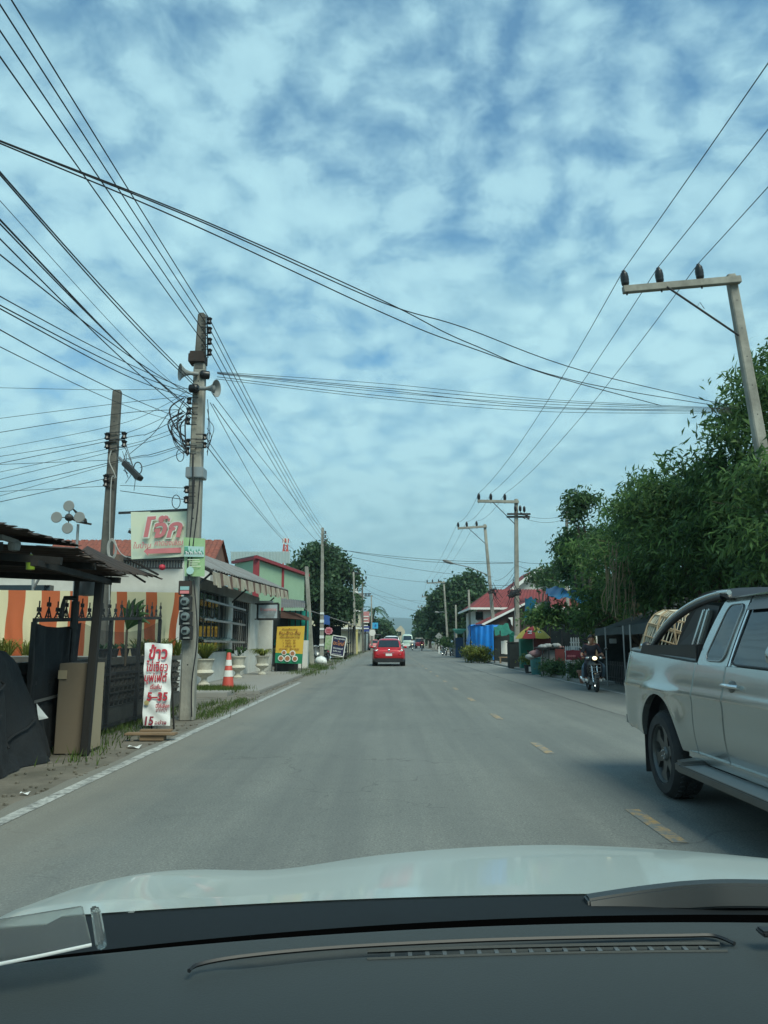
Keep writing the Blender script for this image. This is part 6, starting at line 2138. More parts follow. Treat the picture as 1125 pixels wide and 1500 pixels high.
# narrow cream building and far signs
t = thing('cream_house', 'narrow tall cream townhouse with ledges beside the big round tree', 'house', (-6.5, 98, 0))
a, b = at(516, 870, 95), at(527.5, 870, 95)
MB().box((b.x - 3, 99, a.z / 2), (6, 8, a.z)).build('wall', mat('cream_wall', (.55, .52, .38), .8, var=.1, dirt=.3), t)
mb = MB()
for z in (2.9, 5.0, a.z): mb.box((b.x - 2.9, 98.9, z), (6.4, 8.4, .22))
mb.box((b.x - .5, 95, a.z + .5), (.5, .5, 1.0))
mb.build('ledge', M['white_paint'], t)
mb = MB()
for z in (4.0, 6.2): mb.box((b.x - .5, 94.96, z), (.55, .06, .9))
mb.build('window', M['glass_dark'], t)
MB().prism([(b.x - 2.5, 94.5, 2.7), (b.x + .5, 94.0, 2.2), (b.x + .5, 96.5, 2.2), (b.x - 2.5, 96.5, 2.7)], (0, 0, .06)).build('awning', M['roof_grey'], t)
t = thing('yellow_post', 'thick cream yellow gate post in front of the narrow townhouse', 'post', at(521, 955, 80))
c = at(521.5, 955, 80)
MB().box((c.x, 80, 1.2), (.35, .35, 2.4)).box((c.x, 80, 2.45), (.45, .45, .12)).build('post', mat('cream_yellow', (.55, .50, .22), .7), t, bev=.02)
t = thing('billboard', 'pink and blue billboard on a dark post between the far left poles', 'billboard', at(535, 955, 100))
c = at(535, 908, 100)
s = 100 / F * 1.01
MB().box(c + V((0, 0, .35)), (12 * s, .12, 16 * s)).build('panel', mat('pink_panel', (.45, .20, .21), .55), t)
MB().box(at(535, 921, 100), (12 * s, .12, 8 * s)).build('panel', mat('blue_panel', (.03, .05, .24), .55), t)
mb = MB()
for k in range(5): mb.box(at(535, 903 + 4.4 * k, 99.9), ((10 - 2.5 * (k % 2)) * s, .03, 1.4 * s))
mb.build('lettering', M['banner_white'], t)
MB().tube((c.x, 100.1, 0), (c.x, 100.1, c.z), .1, n=8).build('post', M['steel_dark'], t)
t = thing('blue_sign', 'sky blue square sign hanging over the left roadside below the palm', 'sign', at(549, 917, 112))
c = at(549, 916.5, 112)
s = 112 / F
MB().box(c, (9.5 * s, .1, 8.5 * s)).build('panel', mat('sky_blue_panel', (.05, .36, .62), .5), t)
MB().prism([c + V((-.1, -.06, -.2)), c + V((.2, -.06, -.2)), c + V((.25, -.06, .1)), c + V((.12, -.06, .28)), c + V((.0, -.06, .1))], (0, .02, 0)).build('symbol', mat('dark_blue_ink', (.02, .12, .35), .5), t)
MB().tube(c + V((-.5, .08, 0)), (c.x - .5, c.y + .08, 0), .05, n=6).build('post', M['steel'], t)
t = thing('round_sign', 'round white sign on a post just left of the red car', 'sign', at(545, 945, 105))
c = at(545.5, 927, 105)
MB().lathe([(.001, 0), (.42, 0), (.42, .05), (.001, .05)], c, 24, (0, -1, 0)).build('disc', M['white_paint'], t)
MB().tube(c + V((0, .05, 0)), (c.x, c.y + .05, 0), .06, n=6).build('post', M['steel'], t)
# small shopfronts in the far left row
r_ = random.Random(9)
for k, (x, y, w, h, cc_, lb) in enumerate(((-7.2, 110, 6, 3.6, (.40, .33, .30), 'far shopfront with pinkish wall next to the narrow townhouse'), (-6.8, 124, 6, 3.2, (.25, .32, .33), 'far bluish grey shopfront beneath the blue sign'), (-6.5, 140, 6, 3.4, (.45, .42, .36), 'far pale shopfront below the palm'))):
    t = thing('shopfront', lb, 'shop', (x, y, 0))
    MB().box((x + bend(y), y, h / 2), (w, 9, h)).build('wall', mat('shopfront_wall', cc_, .8, dirt=.4), t)
    MB().box((x + bend(y) + w / 2 + .4, y, 2.5), (1.4, 8.6, .1)).build('awning', M['roof_grey'], t)
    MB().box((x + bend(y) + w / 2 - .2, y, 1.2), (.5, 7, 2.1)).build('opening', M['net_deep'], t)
    MB().box((x + bend(y), y - 4.5, 1.3), (3, .1, 1.6)).build('window', M['glass_dark'], t)
t = thing('beige_house', 'far beige gabled house straight ahead above the white car', 'house', at(577, 930, 300))
c = at(578, 928, 300)
mb = MB().prism([c + V((-4.2, 0, -5)), c + V((-4.2, 0, 1.0)), c + V((-2.4, 0, 2.4)), c + V((0, 0, .9)), c + V((2.4, 0, 3.1)), c + V((4.0, 0, 1.2)), c + V((4.0, 0, -5))], (0, 8, 0))
mb.build('wall', mat('beige_wall', (.45, .40, .30), .8, var=.15), t)
MB().box(c + V((-2, -.1, -.3)), (1.2, .1, 1.4)).box(c + V((2, -.1, 0)), (1.2, .1, 1.4)).build('window', M['glass_dark'], t)
# ------------------------------------------------------------------ vehicles
def paint(name, c, metal=.5, rough=.32, dirt=.15, coat=.6):
    return mat(name, c, rough, metal=metal, var=.03, scale=1.2, coat=coat, dirt=dirt, dirt_col=(.16, .15, .125), dscale=1.1)


M['silver'] = paint('silver_paint', (.42, .445, .43), .72, .22, .2, .7)
M['car_red'] = paint('red_paint', (.46, .008, .018), .1, .3, .08)
M['car_white'] = paint('white_car_paint', (.66, .69, .68), .0, .35, .1)
M['car_black'] = paint('black_car_paint', (.012, .014, .018), .2, .3, .15)
M['tail_red'] = mat('tail_lamp', (.30, .01, .02), .15, var=.1, spec=.7)
M['lamp_clear'] = mat('clear_lamp', (.55, .56, .56), .1, metal=.5, var=.05)
M['rim_grey'] = mat('alloy_rim', (.11, .115, .112), .4, metal=.6, var=.15, dirt=.5, dirt_col=(.10, .09, .075), dscale=5)
M['plate_white'] = mat('plate_white', (.70, .70, .68), .5)


def wheel(parent, c, r, w, side, spokes=6):
    """A wheel whose outer face looks along +x * side."""
    c = V(c)
    ax = (side, 0, 0)
    wh = MB().lathe([(r * .66, w * .40), (r * .70, w * .5), (r * .90, w * .5), (r * .97, w * .40), (r, w * .22), (r, -w * .22), (r * .97, -w * .4), (r * .9, -w * .5), (r * .66, -w * .5), (r * .64, -w * .3)], c, 44, ax, cap=False)
    o = wh.build('wheel', M['rubber'], parent, smooth=45)
    mb = MB()
    for k in range(44):
        a = 2 * PI * k / 44
        d = V((0, math.cos(a), math.sin(a)))
        tt = V((0, -math.sin(a), math.cos(a)))
        for q, sl in ((-.3, .3), (.3, -.3), (0, .15)):
            p = c + d * (r + .002) + V((q * w * .75, 0, 0))
            mb.bar(p - tt * r * .045 + V((sl * .03, 0, 0)), p + tt * r * .045 - V((sl * .03, 0, 0)), w * .17, .012, up=d)
    mb.build('tread', M['rubber'], o)
    mb = MB().lathe([(r * .69, w * .44), (r * .66, w * .46), (r * .62, w * .36), (r * .62, -w * .2)], c, 40, ax, cap=False)
    mb.lathe([(.001, w * .40), (r * .13, w * .40), (r * .17, w * .34), (r * .17, w * .1)], c, 20, ax, cap=False)
    for k in range(spokes):
        a = 2 * PI * k / spokes + .3
        d = V((0, math.cos(a), math.sin(a)))
        tt = V((0, -math.sin(a), math.cos(a)))
        p0, p1 = c + d * r * .12 + V((side * w * .32, 0, 0)), c + d * r * .645 + V((side * w * .37, 0, 0))
        wd0, wd1 = r * .14, r * .27
        mb.prism([p0 - tt * wd0, p0 + tt * wd0, p0.lerp(p1, .6) + tt * r * .10, p1 + tt * wd1, p1 - tt * wd1, p0.lerp(p1, .6) - tt * r * .10], (-side * w * .12, 0, 0))
    mb.build('rim', M['rim_grey'], o, smooth=35)
    mb = MB().lathe([(.001, w * .02), (r * .62, w * .02)], c, 30, ax, cap=False)
    mb.build('brake_disc', M['insulator'], o)
    mb = MB()
    for k in range(5):
        a = 2 * PI * k / 5
        mb.lathe([(r * .028, w * .38), (r * .022, w * .43), (.001, w * .43)], c + V((0, math.cos(a), math.sin(a))) * r * .105, 8, ax)
    mb.build('wheel_nut', M['chrome'], o)
    return o


def make_pickup(label, body, near=True, cat_='pickup', group=None):
    """Extra-cab pickup facing +y, wheels on z = 0, origin at the middle of its footprint."""
    t = thing('pickup_truck', label, cat_, (0, 0, 0), group)
    YA, YF, RW, RA = -1.455, 1.63, .348, .465
    HW = .90

    def rail(y):                                                   # top of bed and belt line
        return 1.195 - .075 * max(0, min(1, (y + 2.6) / 1.8)) - .02 * max(0, y)

    def xs(y, z):
        x = HW
        x -= .085 * max(0, (.72 - z) / .3) ** 2 * .5
        x -= .32 * max(0, z - .84) ** 1.45
        for c in (YA, YF):
            d = math.hypot(y - c, (z - .375))
            x += .028 * math.exp(-((d - RA) / .13) ** 2)
        if y < -2.35: x -= .16 * ((-2.35 - y) / .3) ** 2.2
        if y > 1.9: x -= .22 * ((y - 1.9) / .7) ** 2
        x += .010 * math.exp(-((z - .88) / .03) ** 2)
        return x

    def bot(y):
        b = .44
        if y < YA - .3: b = .44 + .05 * min(1, (YA - .3 - y) / .6)
        for c in (YA, YF):
            if abs(y - c) < RA: b = max(b, .375 + math.sqrt(RA * RA - (y - c) ** 2))
        return b

    def ys_for(a, b):
        s = set([a, b])
        n = max(2, int((b - a) / .07))
        s |= {a + (b - a) * i / n for i in range(n + 1)}
        for c in (YA, YF):
            for k in range(33):
                y = c + RA * math.cos(PI * k / 32)
                if a < y < b: s.add(y)
        return sorted(s)

    def side(name, a, b, sg, top, m_, zmin=None):
        ys = ys_for(a, b)
        nz = 22
        secs = []
        for y in ys:
            b_ = bot(y) if zmin is None else zmin
            tp = top(y)
            col_ = []
            for j in range(nz + 1):
                z = b_ + (tp - b_) * j / nz
                col_.append(V((sg * xs(y, z), y, z)))
            # turn the lip inwards
            secs.append([V((sg * (xs(y, b_) - .06), y, b_ + .004))] + col_ + [V((sg * (xs(y, tp) - .05), y, tp + .012)), V((sg * (xs(y, tp) - .07), y, tp - .03))])
        mb = MB()
        # rounded edges at both ends of the panel
        def endcap(sec, dy):
            return [p + V((-sg * .02, dy, 0)) for p in sec]
        secs = [endcap(secs[0], .001)] + [[p for p in s] for s in secs] + [endcap(secs[-1], -.001)]
        for i in (1,): secs[i] = [p + V((0, .008, 0)) for p in secs[i]]
        secs[-2] = [p + V((0, -.008, 0)) for p in secs[-2]]
        mb.loft(secs, cap=False, closed=False)
        return mb.build(name, m_, t, smooth=35)

    for sg in (1, -1):
        side('bed_side', -2.62, -.745, sg, rail, body)
        side('cab_side', -.735, -.20, sg, lambda y: rail(y) - .012, body)
        dr = side('front_door', -.19, .97, sg, lambda y: rail(y) - .012, body)
        side('front_fender', .98, 2.5, sg, lambda y: rail(y) - .02 - .10 * max(0, (y - 1.2)) , body)
        # door handle
        hx = xs(-.06, .98) * sg
        hb = MB().ball((hx, -.05, .975), .06, 12, 8, (.25, 1.0, .75))
        hb.build('handle_cup', M['rim_grey'], dr, smooth=60)
        MB().path([V((hx + sg * .012, -.15, .985)), V((hx + sg * .042, -.11, .985)), V((hx + sg * .045, .02, .983)), V((hx + sg * .012, .06, .98))], .0165, 8, flat=.9).build('handle', M['chrome'], dr, smooth=60)
        # sill and side step
        MB().box((sg * (HW - .05), .10, .43), (.07, 2.0, .08)).build('sill', body, t, bev=.02)
        st = MB().prism([(sg * (HW - .04), -.78, .385), (sg * (HW + .15), -.70, .375), (sg * (HW + .15), 1.0, .375), (sg * (HW - .04), 1.05, .385)], (0, 0, -.035))
        st.build('side_step', M['steel'], t, bev=.012)
        MB().bar((sg * (HW + .145), -.70, .352), (sg * (HW + .145), 1.0, .352), .03, .055).build('step_edge', M['rim_grey'], t, bev=.008)
        MB().prism([(sg * (HW - .06), -.80, .42), (sg * (HW + .155), -.75, .40), (sg * (HW + .16), -.62, .40), (sg * (HW - .06), -.60, .42)], (0, 0, -.085)).build('step_end', M['rim_grey'], t, bev=.02)
        # wheel house
        for c in (YA, YF):
            secs = []
            for k in range(25):
                a = PI * (-.12 + 1.24 * k / 24)
                secs.append([V((sg * x, c + (RA - .005) * math.cos(a), .375 + (RA - .005) * math.sin(a))) for x in (HW - .03, .35)])
            MB().loft(secs, cap=False, closed=False).build('wheel_arch', M['black_plastic'], t, smooth=50)
            MB().box((sg * .45, c, .65), (.3, 1.0, .5)).build('inner_panel', M['black_plastic'], t)
            wheel(t, (sg * (HW - .115), c, RW), RW, .25, sg)
        MB().prism([(sg * (HW - .02), YA - .49, .50), (sg * (HW - .26), YA - .49, .50), (sg * (HW - .26), YA - .53, .12), (sg * (HW - .03), YA - .53, .12)], (0, .012, 0)).build('mudflap', M['rubber'], t, bev=.004)
        # greenhouse side: upper cab surface with its glass set into it
        zr = 1.60

        def gh(y, f, sg=sg):
            """f 0 at the belt, 1 at the roof edge"""
            z0 = rail(y) - .03
            z = z0 + (zr - z0) * f
            x = (xs(y, z0) - .012) - (.165) * f - .03 * f * f
            return V((sg * x, y, z))
        rear0, rear1 = -.735, -.56
        fr0, fr1 = 1.22, .50

        def ghuv(u, f):
            ya = rear0 + (rear1 - rear0) * f ** 1.5
            yb = fr0 + (fr1 - fr0) * f
            return gh(ya + (yb - ya) * u, f)
        MB().grid(ghuv, 40, 14).build('cab_pillar', body, t, smooth=50)

        def pane(y0a, y0b, y1a, y1b, f0, f1, rr, push):
            """rounded glass outline: y range at bottom (y0a-y0b) and at top (y1a-y1b)"""
            n = 10
            pts = []
            cor = [(0, 0), (1, 0), (1, 1), (0, 1)]
            for i, (cu, cv) in enumerate(cor):
                for k in range(6):
                    a = PI + PI / 2 * i + PI / 2 * k / 5
                    pu = (rr if cu == 0 else 1 - rr) + rr * math.cos(a)
                    pv = (rr * .7 if cv == 0 else 1 - rr * .7) + rr * .7 * math.sin(a)
                    pts.append((pu, pv))
            out = []
            for pu, pv in pts:
                f = f0 + (f1 - f0) * pv
                ya = y0a + (y1a - y0a) * pv
                yb = y0b + (y1b - y0b) * pv
                p = gh(ya + (yb - ya) * pu, f)
                out.append(p + V((sg * push, 0, .0)))
            return out
        for nm, arg in (('extra_window', (-.60, -.275, -.45, -.20, .10, .90, .22)), ('door_window', (-.14, .98, -.07, .50, .06, .91, .10))):
            o1 = pane(*arg, .006)
            gl = MB().add(o1, [list(range(len(o1)))]).build(nm, M['glass_dark'], t)
            MB().path([p + V((sg * .001, 0, 0)) for p in o1], .006 if nm == 'extra_window' else .008, 6, closed=True).build('window_seal', M['steel'] if nm == 'extra_window' else M['black_plastic'], gl, smooth=60)  # extra window's silver seal stands in for the bright reflection on its edge
        # B pillar joint and rain visor
        MB().path([gh(-.195 + .065 * f, f) + V((sg * .001, 0, 0)) for f in [i / 10 for i in range(11)]], .006, 5).build('pillar_joint', M['black_plastic'], t)
        MB().path([gh(-.165 + .068 * f, f) + V((sg * .004, 0, 0)) for f in [.04 + i / 10 * .85 for i in range(11)]], .008, 5).build('door_frame', M['chrome'], t, smooth=60)
        v0 = [gh(y, .94) + V((sg * .012, 0, 0)) for y in (-.08, .2, .48, .55)]
        v1 = [gh(y, .80) + V((sg * .035, 0, 0)) for y in (-.09, .2, .50, .66)]
        MB().loft([v0, v1], cap=False, closed=False).build('rain_visor', mat('smoky_visor', (.05, .042, .04), .3, var=.1) if 'smoky_visor' not in bpy.data.materials else bpy.data.materials['smoky_visor'], t, solid=.004)
        # mirror
        MB().ball((sg * 1.03, .98, 1.20), .12, 14, 10, (.9, .5, .75)).tube((sg * .84, 1.0, 1.12), (sg * .98, .98, 1.16), .03, n=8).build('mirror', body, t, smooth=60)
    # roof, pillars, screens
    def roof(u, v):
        y = -.60 + 1.14 * u
        w = .685 - .03 * max(0, u - .7)
        x = -w + 2 * w * v
        return V((x, y, 1.597 + .055 * (1 - (2 * v - 1) ** 4) * (1 - .5 * (2 * u - 1) ** 4)))
    MB().grid(roof, 12, 14).build('roof', body, t, smooth=60)
    wf = [V((-.70, 1.24, 1.06)), V((.70, 1.24, 1.06)), V((.62, .53, 1.62)), V((-.62, .53, 1.62))]
    MB().add(wf, [[0, 1, 2, 3]]).build('windscreen', M['glass_dark'], t)
    wr = [V((-.72, -.742, 1.06)), V((.72, -.742, 1.06)), V((.64, -.575, 1.59)), V((-.64, -.575, 1.59))]
    MB().add(wr, [[0, 1, 2, 3]]).build('cab_back', body, t)
    MB().add([p + V((0, -.012, 0)) for p in (wr[0].lerp(wr[3], .25) + V((.1, 0, 0)), wr[1].lerp(wr[2], .25) - V((.1, 0, 0)), wr[1].lerp(wr[2], .85) - V((.1, 0, 0)), wr[0].lerp(wr[3], .85) + V((.1, 0, 0)))], [[0, 1, 2, 3]]).build('rear_window', M['glass_dark'], t)
    # bonnet, nose, floor, tailgate
    def bon(u, v):
        y = 1.18 + 1.32 * u
        w = .80 - .12 * max(0, u - .5) ** 2
        x = -w + 2 * w * v
        return V((x, y, 1.10 - .06 * u - .16 * max(0, u - .6) ** 1.5 + .03 * (1 - (2 * v - 1) ** 2)))
    MB().grid(bon, 14, 10).build('bonnet', body, t, smooth=60)
    MB().loft([[V((x * w, y, z)) for x, z in ((-1, .36), (1, .36), (1, .95), (-1, .95))] for y, w in ((2.2, .86), (2.5, .80), (2.62, .70))]).build('front_bumper', body, t, bev=.05, smooth=50)
    MB().box((0, 2.585, .80), (.9, .08, .2)).build('grille', M['black_plastic'], t)
    for sg in (1, -1): MB().ball((sg * .62, 2.44, .86), .17, 14, 10, (1.1, .6, .75)).build('headlight', M['lamp_clear'], t, smooth=60)
    MB().box((0, -.3, .50), (1.5, 4.3, .10)).build('chassis', M['black_plastic'], t)
    MB().box((0, .3, .80), (1.5, 1.9, .5)).build('cab_floor', M['black_plastic'], t)
    MB().box((0, -1.68, .68), (1.5, 1.84, .04)).box((0, -.80, .88), (1.5, .05, .42)).build('bed_floor', M['black_plastic'], t)
    for sg in (1, -1): MB().box((sg * .77, -1.68, .92), (.04, 1.84, .5)).build('bed_wall', M['black_plastic'], t)
    MB().box((0, -2.60, .86), (1.46, .06, .62)).build('tailgate', body, t, bev=.02)
    MB().box((0, -2.70, .52), (1.60, .14, .16)).build('rear_bumper', M['steel'], t, bev=.04)
    for sg in (1, -1): MB().box((sg * .70, -2.60, .92), (.11, .07, .42)).build('tail_lamp', M['tail_red'], t, bev=.025)
    MB().box((0, -2.78, .55), (.34, .01, .12)).build('number_plate', M['plate_white'], t)
    # bed rail, sports bar
    for sg in (1, -1):
        MB().path([V((sg * (xs(y, rail(y)) - .045), y, rail(y) + .018)) for y in np.linspace(-2.6, -.78, 14)], .030, 8, flat=.55).build('bed_rail', M['rim_grey'] if near else M['black_plastic'], t, smooth=60)
    if near:
        for sg in (1, -1):
            xb = .765
            # arched outer rim
            P = [V((sg * xb, -2.02, 1.19)), V((sg * (xb - .005), -1.86, 1.31)), V((sg * (xb - .03), -1.60, 1.45)), V((sg * (xb - .065), -1.30, 1.555)), V((sg * (xb - .09), -1.02, 1.615)), V((sg * (xb - .10), -.72, 1.645)), V((sg * (xb - .11), -.50, 1.645))]
            Q = catrom(P, 6)
            MB().path(Q, .020, 10, flat=1.0).build('sports_bar', M['silver'], t, smooth=60)
            MB().path([p + V((0, .030, -.030)) for p in Q[2:-4]], .024, 8).build('sports_bar_liner', M['black_plastic'], t, smooth=60)
            MB().prism([V((sg * (xb + .06), -2.14, 1.17)), V((sg * (xb + .06), -2.05, 1.25)), V((sg * (xb + .06), -1.15, 1.255)), V((sg * (xb + .06), -.765, 1.26)), V((sg * (xb + .06), -.765, 1.09))], (-sg * .12, 0, 0)).build('bar_base', M['black_plastic'], t, bev=.012)
            # dark sail between the arch and the cab
            sail = [V((sg * (xb - .04), -1.46, 1.23)), V((sg * (xb - .04), -.79, 1.23)), V((sg * (xb - .10), -.66, 1.55)), V((sg * (xb - .09), -1.02, 1.585)), V((sg * (xb - .06), -1.22, 1.49))]
            MB().prism(sail, (-sg * .02, 0, 0)).build('bar_sail', M['black_plastic'], t)
            for q, (ya, yb) in enumerate(((-.985, -.845), (-.885, -.765))):
                MB().bar(V((sg * (xb - .012), ya, 1.235)), V((sg * (xb - .072), yb, 1.53)), .045, .05, up=(0, 1, 0)).build('bar_vent', M['silver'], t, bev=.010)
            MB().ball((sg * (xb - .0), -2.10, 1.235), .045, 12, 8).build('bar_foot', M['black_plastic'], t, smooth=60)
            MB().ball((sg * (xb + .03), -2.14, 1.245), .016, 10, 6).build('bar_bolt', M['chrome'], t, smooth=60)
        MB().grid(lambda u, v: V((-.68 + 1.36 * v, -1.06 + .62 * u, 1.605 + .065 * math.sin(PI * min(1, .15 + u * .85)) + .035 * (1 - (2 * v - 1) ** 4))), 10, 12).build('roof_spoiler', M['black_plastic'], t, smooth=60, solid=.02)
    return t


PK = make_pickup('silver extra cab pickup passing close on the right with a wicker basket in its bed', M['silver'])
put(PK, (3.22, 5.30, 0), PI)
# wicker basket lying in the bed
c = V((2.76, 7.60, 1.20))
t = thing('wicker_basket', 'round open weave bamboo basket sitting in the bed of the silver pickup', 'basket', c)
M['bamboo'] = mat('bamboo_strip', (.34, .25, .15), .65, var=.25, scale=5, dirt=.3, dirt_col=(.16, .10, .06))
M['bamboo_pale'] = mat('pale_bamboo_strip', (.52, .46, .34), .6, var=.2, scale=5)
axb = V((.30, -.10, 1)).normalized()
s_, u_ = frame(axb)
prof = [(.25, -.30), (.275, -.10), (.28, .06), (.265, .18), (.225, .285), (.15, .355), (.04, .39)]


def bp(r, h, a):
    return c + axb * h + s_ * (math.cos(a) * r) + u_ * (math.sin(a) * r)


mb = MB()
for k in range(52):
    a = 2 * PI * k / 52
    mb.path([bp(r * .99, h, a) for r, h in prof], .0085, 4, flat=.5)
mb.build('stave', M['bamboo_pale'], t)
mb = MB()
for q, (r, h) in enumerate(prof):
    for dh in ((-.008, .008) if q == 3 else (0,)):
        mb.path([bp(r * 1.015, h + dh + .006 * math.sin(a * 22), a) for a in [2 * PI * k / 44 for k in range(44)]], .008, 5, closed=True)
mb.build('hoop', M['bamboo'], t)
mb = MB()
for k in range(10):
    a = 2 * PI * k / 10
    mb.path(catrom([bp(prof[i][0] * 1.02, prof[i][1], a + .14 * i) for i in range(6)], 4), .010, 4)
mb.build('lattice', M['bamboo'], t)


def section(w, z0, z1, n=20, p=4.0, y=0.0, tum=0.0):
    out = []
    for k in range(n):
        a = 2 * PI * (k + .5) / n
        ca, sa = math.cos(a), math.sin(a)
        x = math.copysign(abs(ca) ** (2 / p), ca)
        z = math.copysign(abs(sa) ** (2 / p), sa)
        zz = (z0 + z1) / 2 + z * (z1 - z0) / 2
        out.append(V((x * w * (1 - tum * (z + 1) / 2), y, zz)))
    return out


def make_car(name, label, body, L=4.4, W=.87, H=1.47, belt=.93, boxy=0.0, cat_='car', rear_detail=True, group=None):
    t = thing(name, label, cat_, (0, 0, 0), group)
    h = L / 2
    st = [(-h, W * .80, .45, belt - .14), (-h + .06, W * .90, .34, belt - .05), (-h + .35, W * .985, .24, belt), (-h + .9, W, .22, belt + .02), (0, W, .22, belt), (h - 1.1, W * .99, .22, belt - .05), (h - .4, W * .93, .24, belt - .14), (h - .1, W * .82, .32, belt - .26), (h, W * .70, .40, belt - .32)]
    MB().loft([section(w, a, b, 28, 5.0, y) for y, w, a, b in st]).build('body', body, t, smooth=50)
    g = [(-h + .18 + .1 * (1 - boxy), W * .80, belt - .06, belt + .05), (-h + .45, W * .80, belt - .06, H - .14), (-h + .85, W * .78, belt - .06, H - .02), (-.1, W * .79, belt - .06, H), (.55, W * .78, belt - .06, H - .08), (1.25 + .3 * boxy, W * .80, belt - .08, belt + .0)]
    MB().loft([section(w, a, b, 28, 4.0, y, .16) for y, w, a, b in g]).build('cabin', body, t, smooth=50)
    zc = (belt + H) / 2
    y0, y1 = -h + .235 + .1 * (1 - boxy), -h + .47
    rw = [V((-W * .66, y0 - .035, belt + .05)), V((W * .66, y0 - .035, belt + .05)), V((W * .58, y1 + .02, H - .12)), V((-W * .58, y1 + .02, H - .12))]
    k = .05
    MB().prism([p + V((0, -.04, .02)) for p in rw], (0, .06, -.02)).build('rear_window', M['glass_dark'], t, bev=.015)
    MB().prism([V((-W * .66, 1.02 + .25 * boxy, belt + .04)), V((W * .66, 1.02 + .25 * boxy, belt + .04)), V((W * .58, .56, H - .12)), V((-W * .58, .56, H - .12))], (0, .03, .02)).build('windscreen', M['glass_dark'], t)
    for sg in (1, -1):
        MB().prism([V((sg * W * .785, -h + .75, belt + .03)), V((sg * W * .785, .95, belt + .01)), V((sg * W * .695, .5, H - .13)), V((sg * W * .695, -h + .85, H - .12))], (sg * .015, 0, .0)).build('side_window', M['glass_dark'], t)
        for y in (-h + .82, h - .88):
            wheel(t, (sg * (W - .10), y, .31), .31, .20, sg, 5)
            MB().lathe([(.355, -.16), (.355, .095)], (sg * (W - .09), y, .33), 28, (sg, 0, 0)).build('wheel_arch', M['black_plastic'], t, smooth=50)
        MB().ball((sg * (W + .07), .62, belt + .05), .09, 12, 8, (1, .6, .8)).build('mirror', body, t, smooth=60)
        MB().ball((sg * W * .74, -h + .09, belt - .10), .15, 14, 10, (1.2, .55, .62)).build('tail_lamp', M['tail_red'], t, smooth=60)
        MB().ball((sg * W * .76, -h + .035, belt - .11), .085, 12, 8, (1.2, .5, .6)).build('lamp_lens', M['lamp_clear'], t, smooth=60)
        MB().ball((sg * W * .62, h - .20, belt - .27), .15, 14, 10, (1.1, .8, .5)).build('headlight', M['lamp_clear'], t, smooth=60)
    MB().box((0, -h - .005, .60), (.34, .02, .125)).build('number_plate', M['plate_white'], t, bev=.004)
    MB().loft([section(w, .20, .42, 24, 5, y) for y, w in ((-h - .02, W * .84), (-h + .2, W * .93), (-h + .5, W * .99))]).build('rear_valance', M['black_plastic'], t, smooth=50)
    if rear_detail:
        MB().lathe([(.001, .0), (.055, 0), (.06, .01), (.05, .02)], (0, -h + .005, belt - .10), 18, (0, -1, 0)).build('badge', M['chrome'], t, smooth=50)
        MB().bar((-.30, -h + .005, .70), (.30, -h + .005, .70), .03, .02).build('trim_strip', M['chrome'], t)
        for sg in (1, -1): MB().ball((sg * W * .66, -h + .02, .60), .10, 10, 6, (1.3, .4, .4)).build('reflector', M['tail_red'], t, smooth=60)
    return t


RC = make_car('hatchback', 'red hatchback driving ahead in the left lane', M['car_red'], 4.4, .875, 1.47)
put(RC, (at(569.5, 970, 43.5).x, 43.6, 0))
WC = make_car('car', 'white car half hidden in front of the red hatchback', M['car_white'], 4.6, .9, 1.78, 1.05, .8, rear_detail=False)
put(WC, (at(573.5, 950, 66).x, 66, 0))
DP = make_pickup('dark pickup parked at the left roadside behind the tilted navy board', M['car_black'], near=False)
put(DP, (at(506, 960, 60).x - .8, 60.5, 0), R(3))
FC = make_car('car', 'small pale red vehicle far ahead at the left kerb', M['faded_red'], 4.2, .85, 1.6, 1.0, .7, rear_detail=False)
put(FC, (at(548, 950, 120).x, 120, 0), R(2))
FC2 = make_car('car', 'white oncoming car beyond the distant truck', M['car_white'], 4.4, .88, 1.55, .95, .3, rear_detail=False)
put(FC2, (at(604.5, 950, 170).x + .1, 170, 0), PI)
# distant pale green van
t = thing('van', 'pale green round topped van coming from far down the right lane', 'van', (0, 0, 0))
M['van_green'] = paint('pale_green_paint', (.45, .58, .50), .0, .4, .1)
MB().loft([section(w, .4, z, 24, 4, y) for y, w, z in ((-2.6, .95, 2.4), (-2.3, 1.05, 2.75), (1.5, 1.05, 2.8), (2.0, 1.03, 2.7), (2.35, .95, 1.7), (2.5, .85, 1.5))]).build('body', M['van_green'], t, smooth=50)
MB().prism([V((-.85, 2.44, 1.55)), V((.85, 2.44, 1.55)), V((.78, 2.12, 2.42)), V((-.78, 2.12, 2.42))], (0, .03, .02)).build('windscreen', M['glass_dark'], t)
for sg in (1, -1):
    MB().ball((sg * .7, 2.42, 1.05), .14, 10, 8).build('headlight', M['lamp_clear'], t, smooth=60)
    for y in (-1.6, 1.5): wheel(t, (sg * .92, y, .38), .38, .22, sg, 5)
MB().box((0, 2.5, .55), (1.9, .15, .3)).build('bumper', M['white_paint'], t, bev=.03)
MB().box((0, 2.5, 1.2), (1.5, .04, .05)).build('trim_strip', M['steel_dark'], t)
put(t, (at(596.5, 950, 158).x, 158, 0), PI)
t = thing('passenger_truck', 'small reddish passenger truck far down the right lane', 'truck', (0, 0, 0))
MB().loft([section(w, .45, z, 20, 5, y) for y, w, z in ((-2, .8, 1.2), (.6, .82, 1.25), (1.2, .8, 1.2), (2, .75, 1.0))]).build('body', M['trim_red'], t, smooth=50)
MB().box((0, -.6, 1.95), (1.6, 2.6, .1)).build('roof', M['white_paint'], t, bev=.02)
mb = MB()
for sx in (-.74, .74):
    for y in (-1.8, .5): mb.box((sx, y, 1.55), (.06, .06, .8))
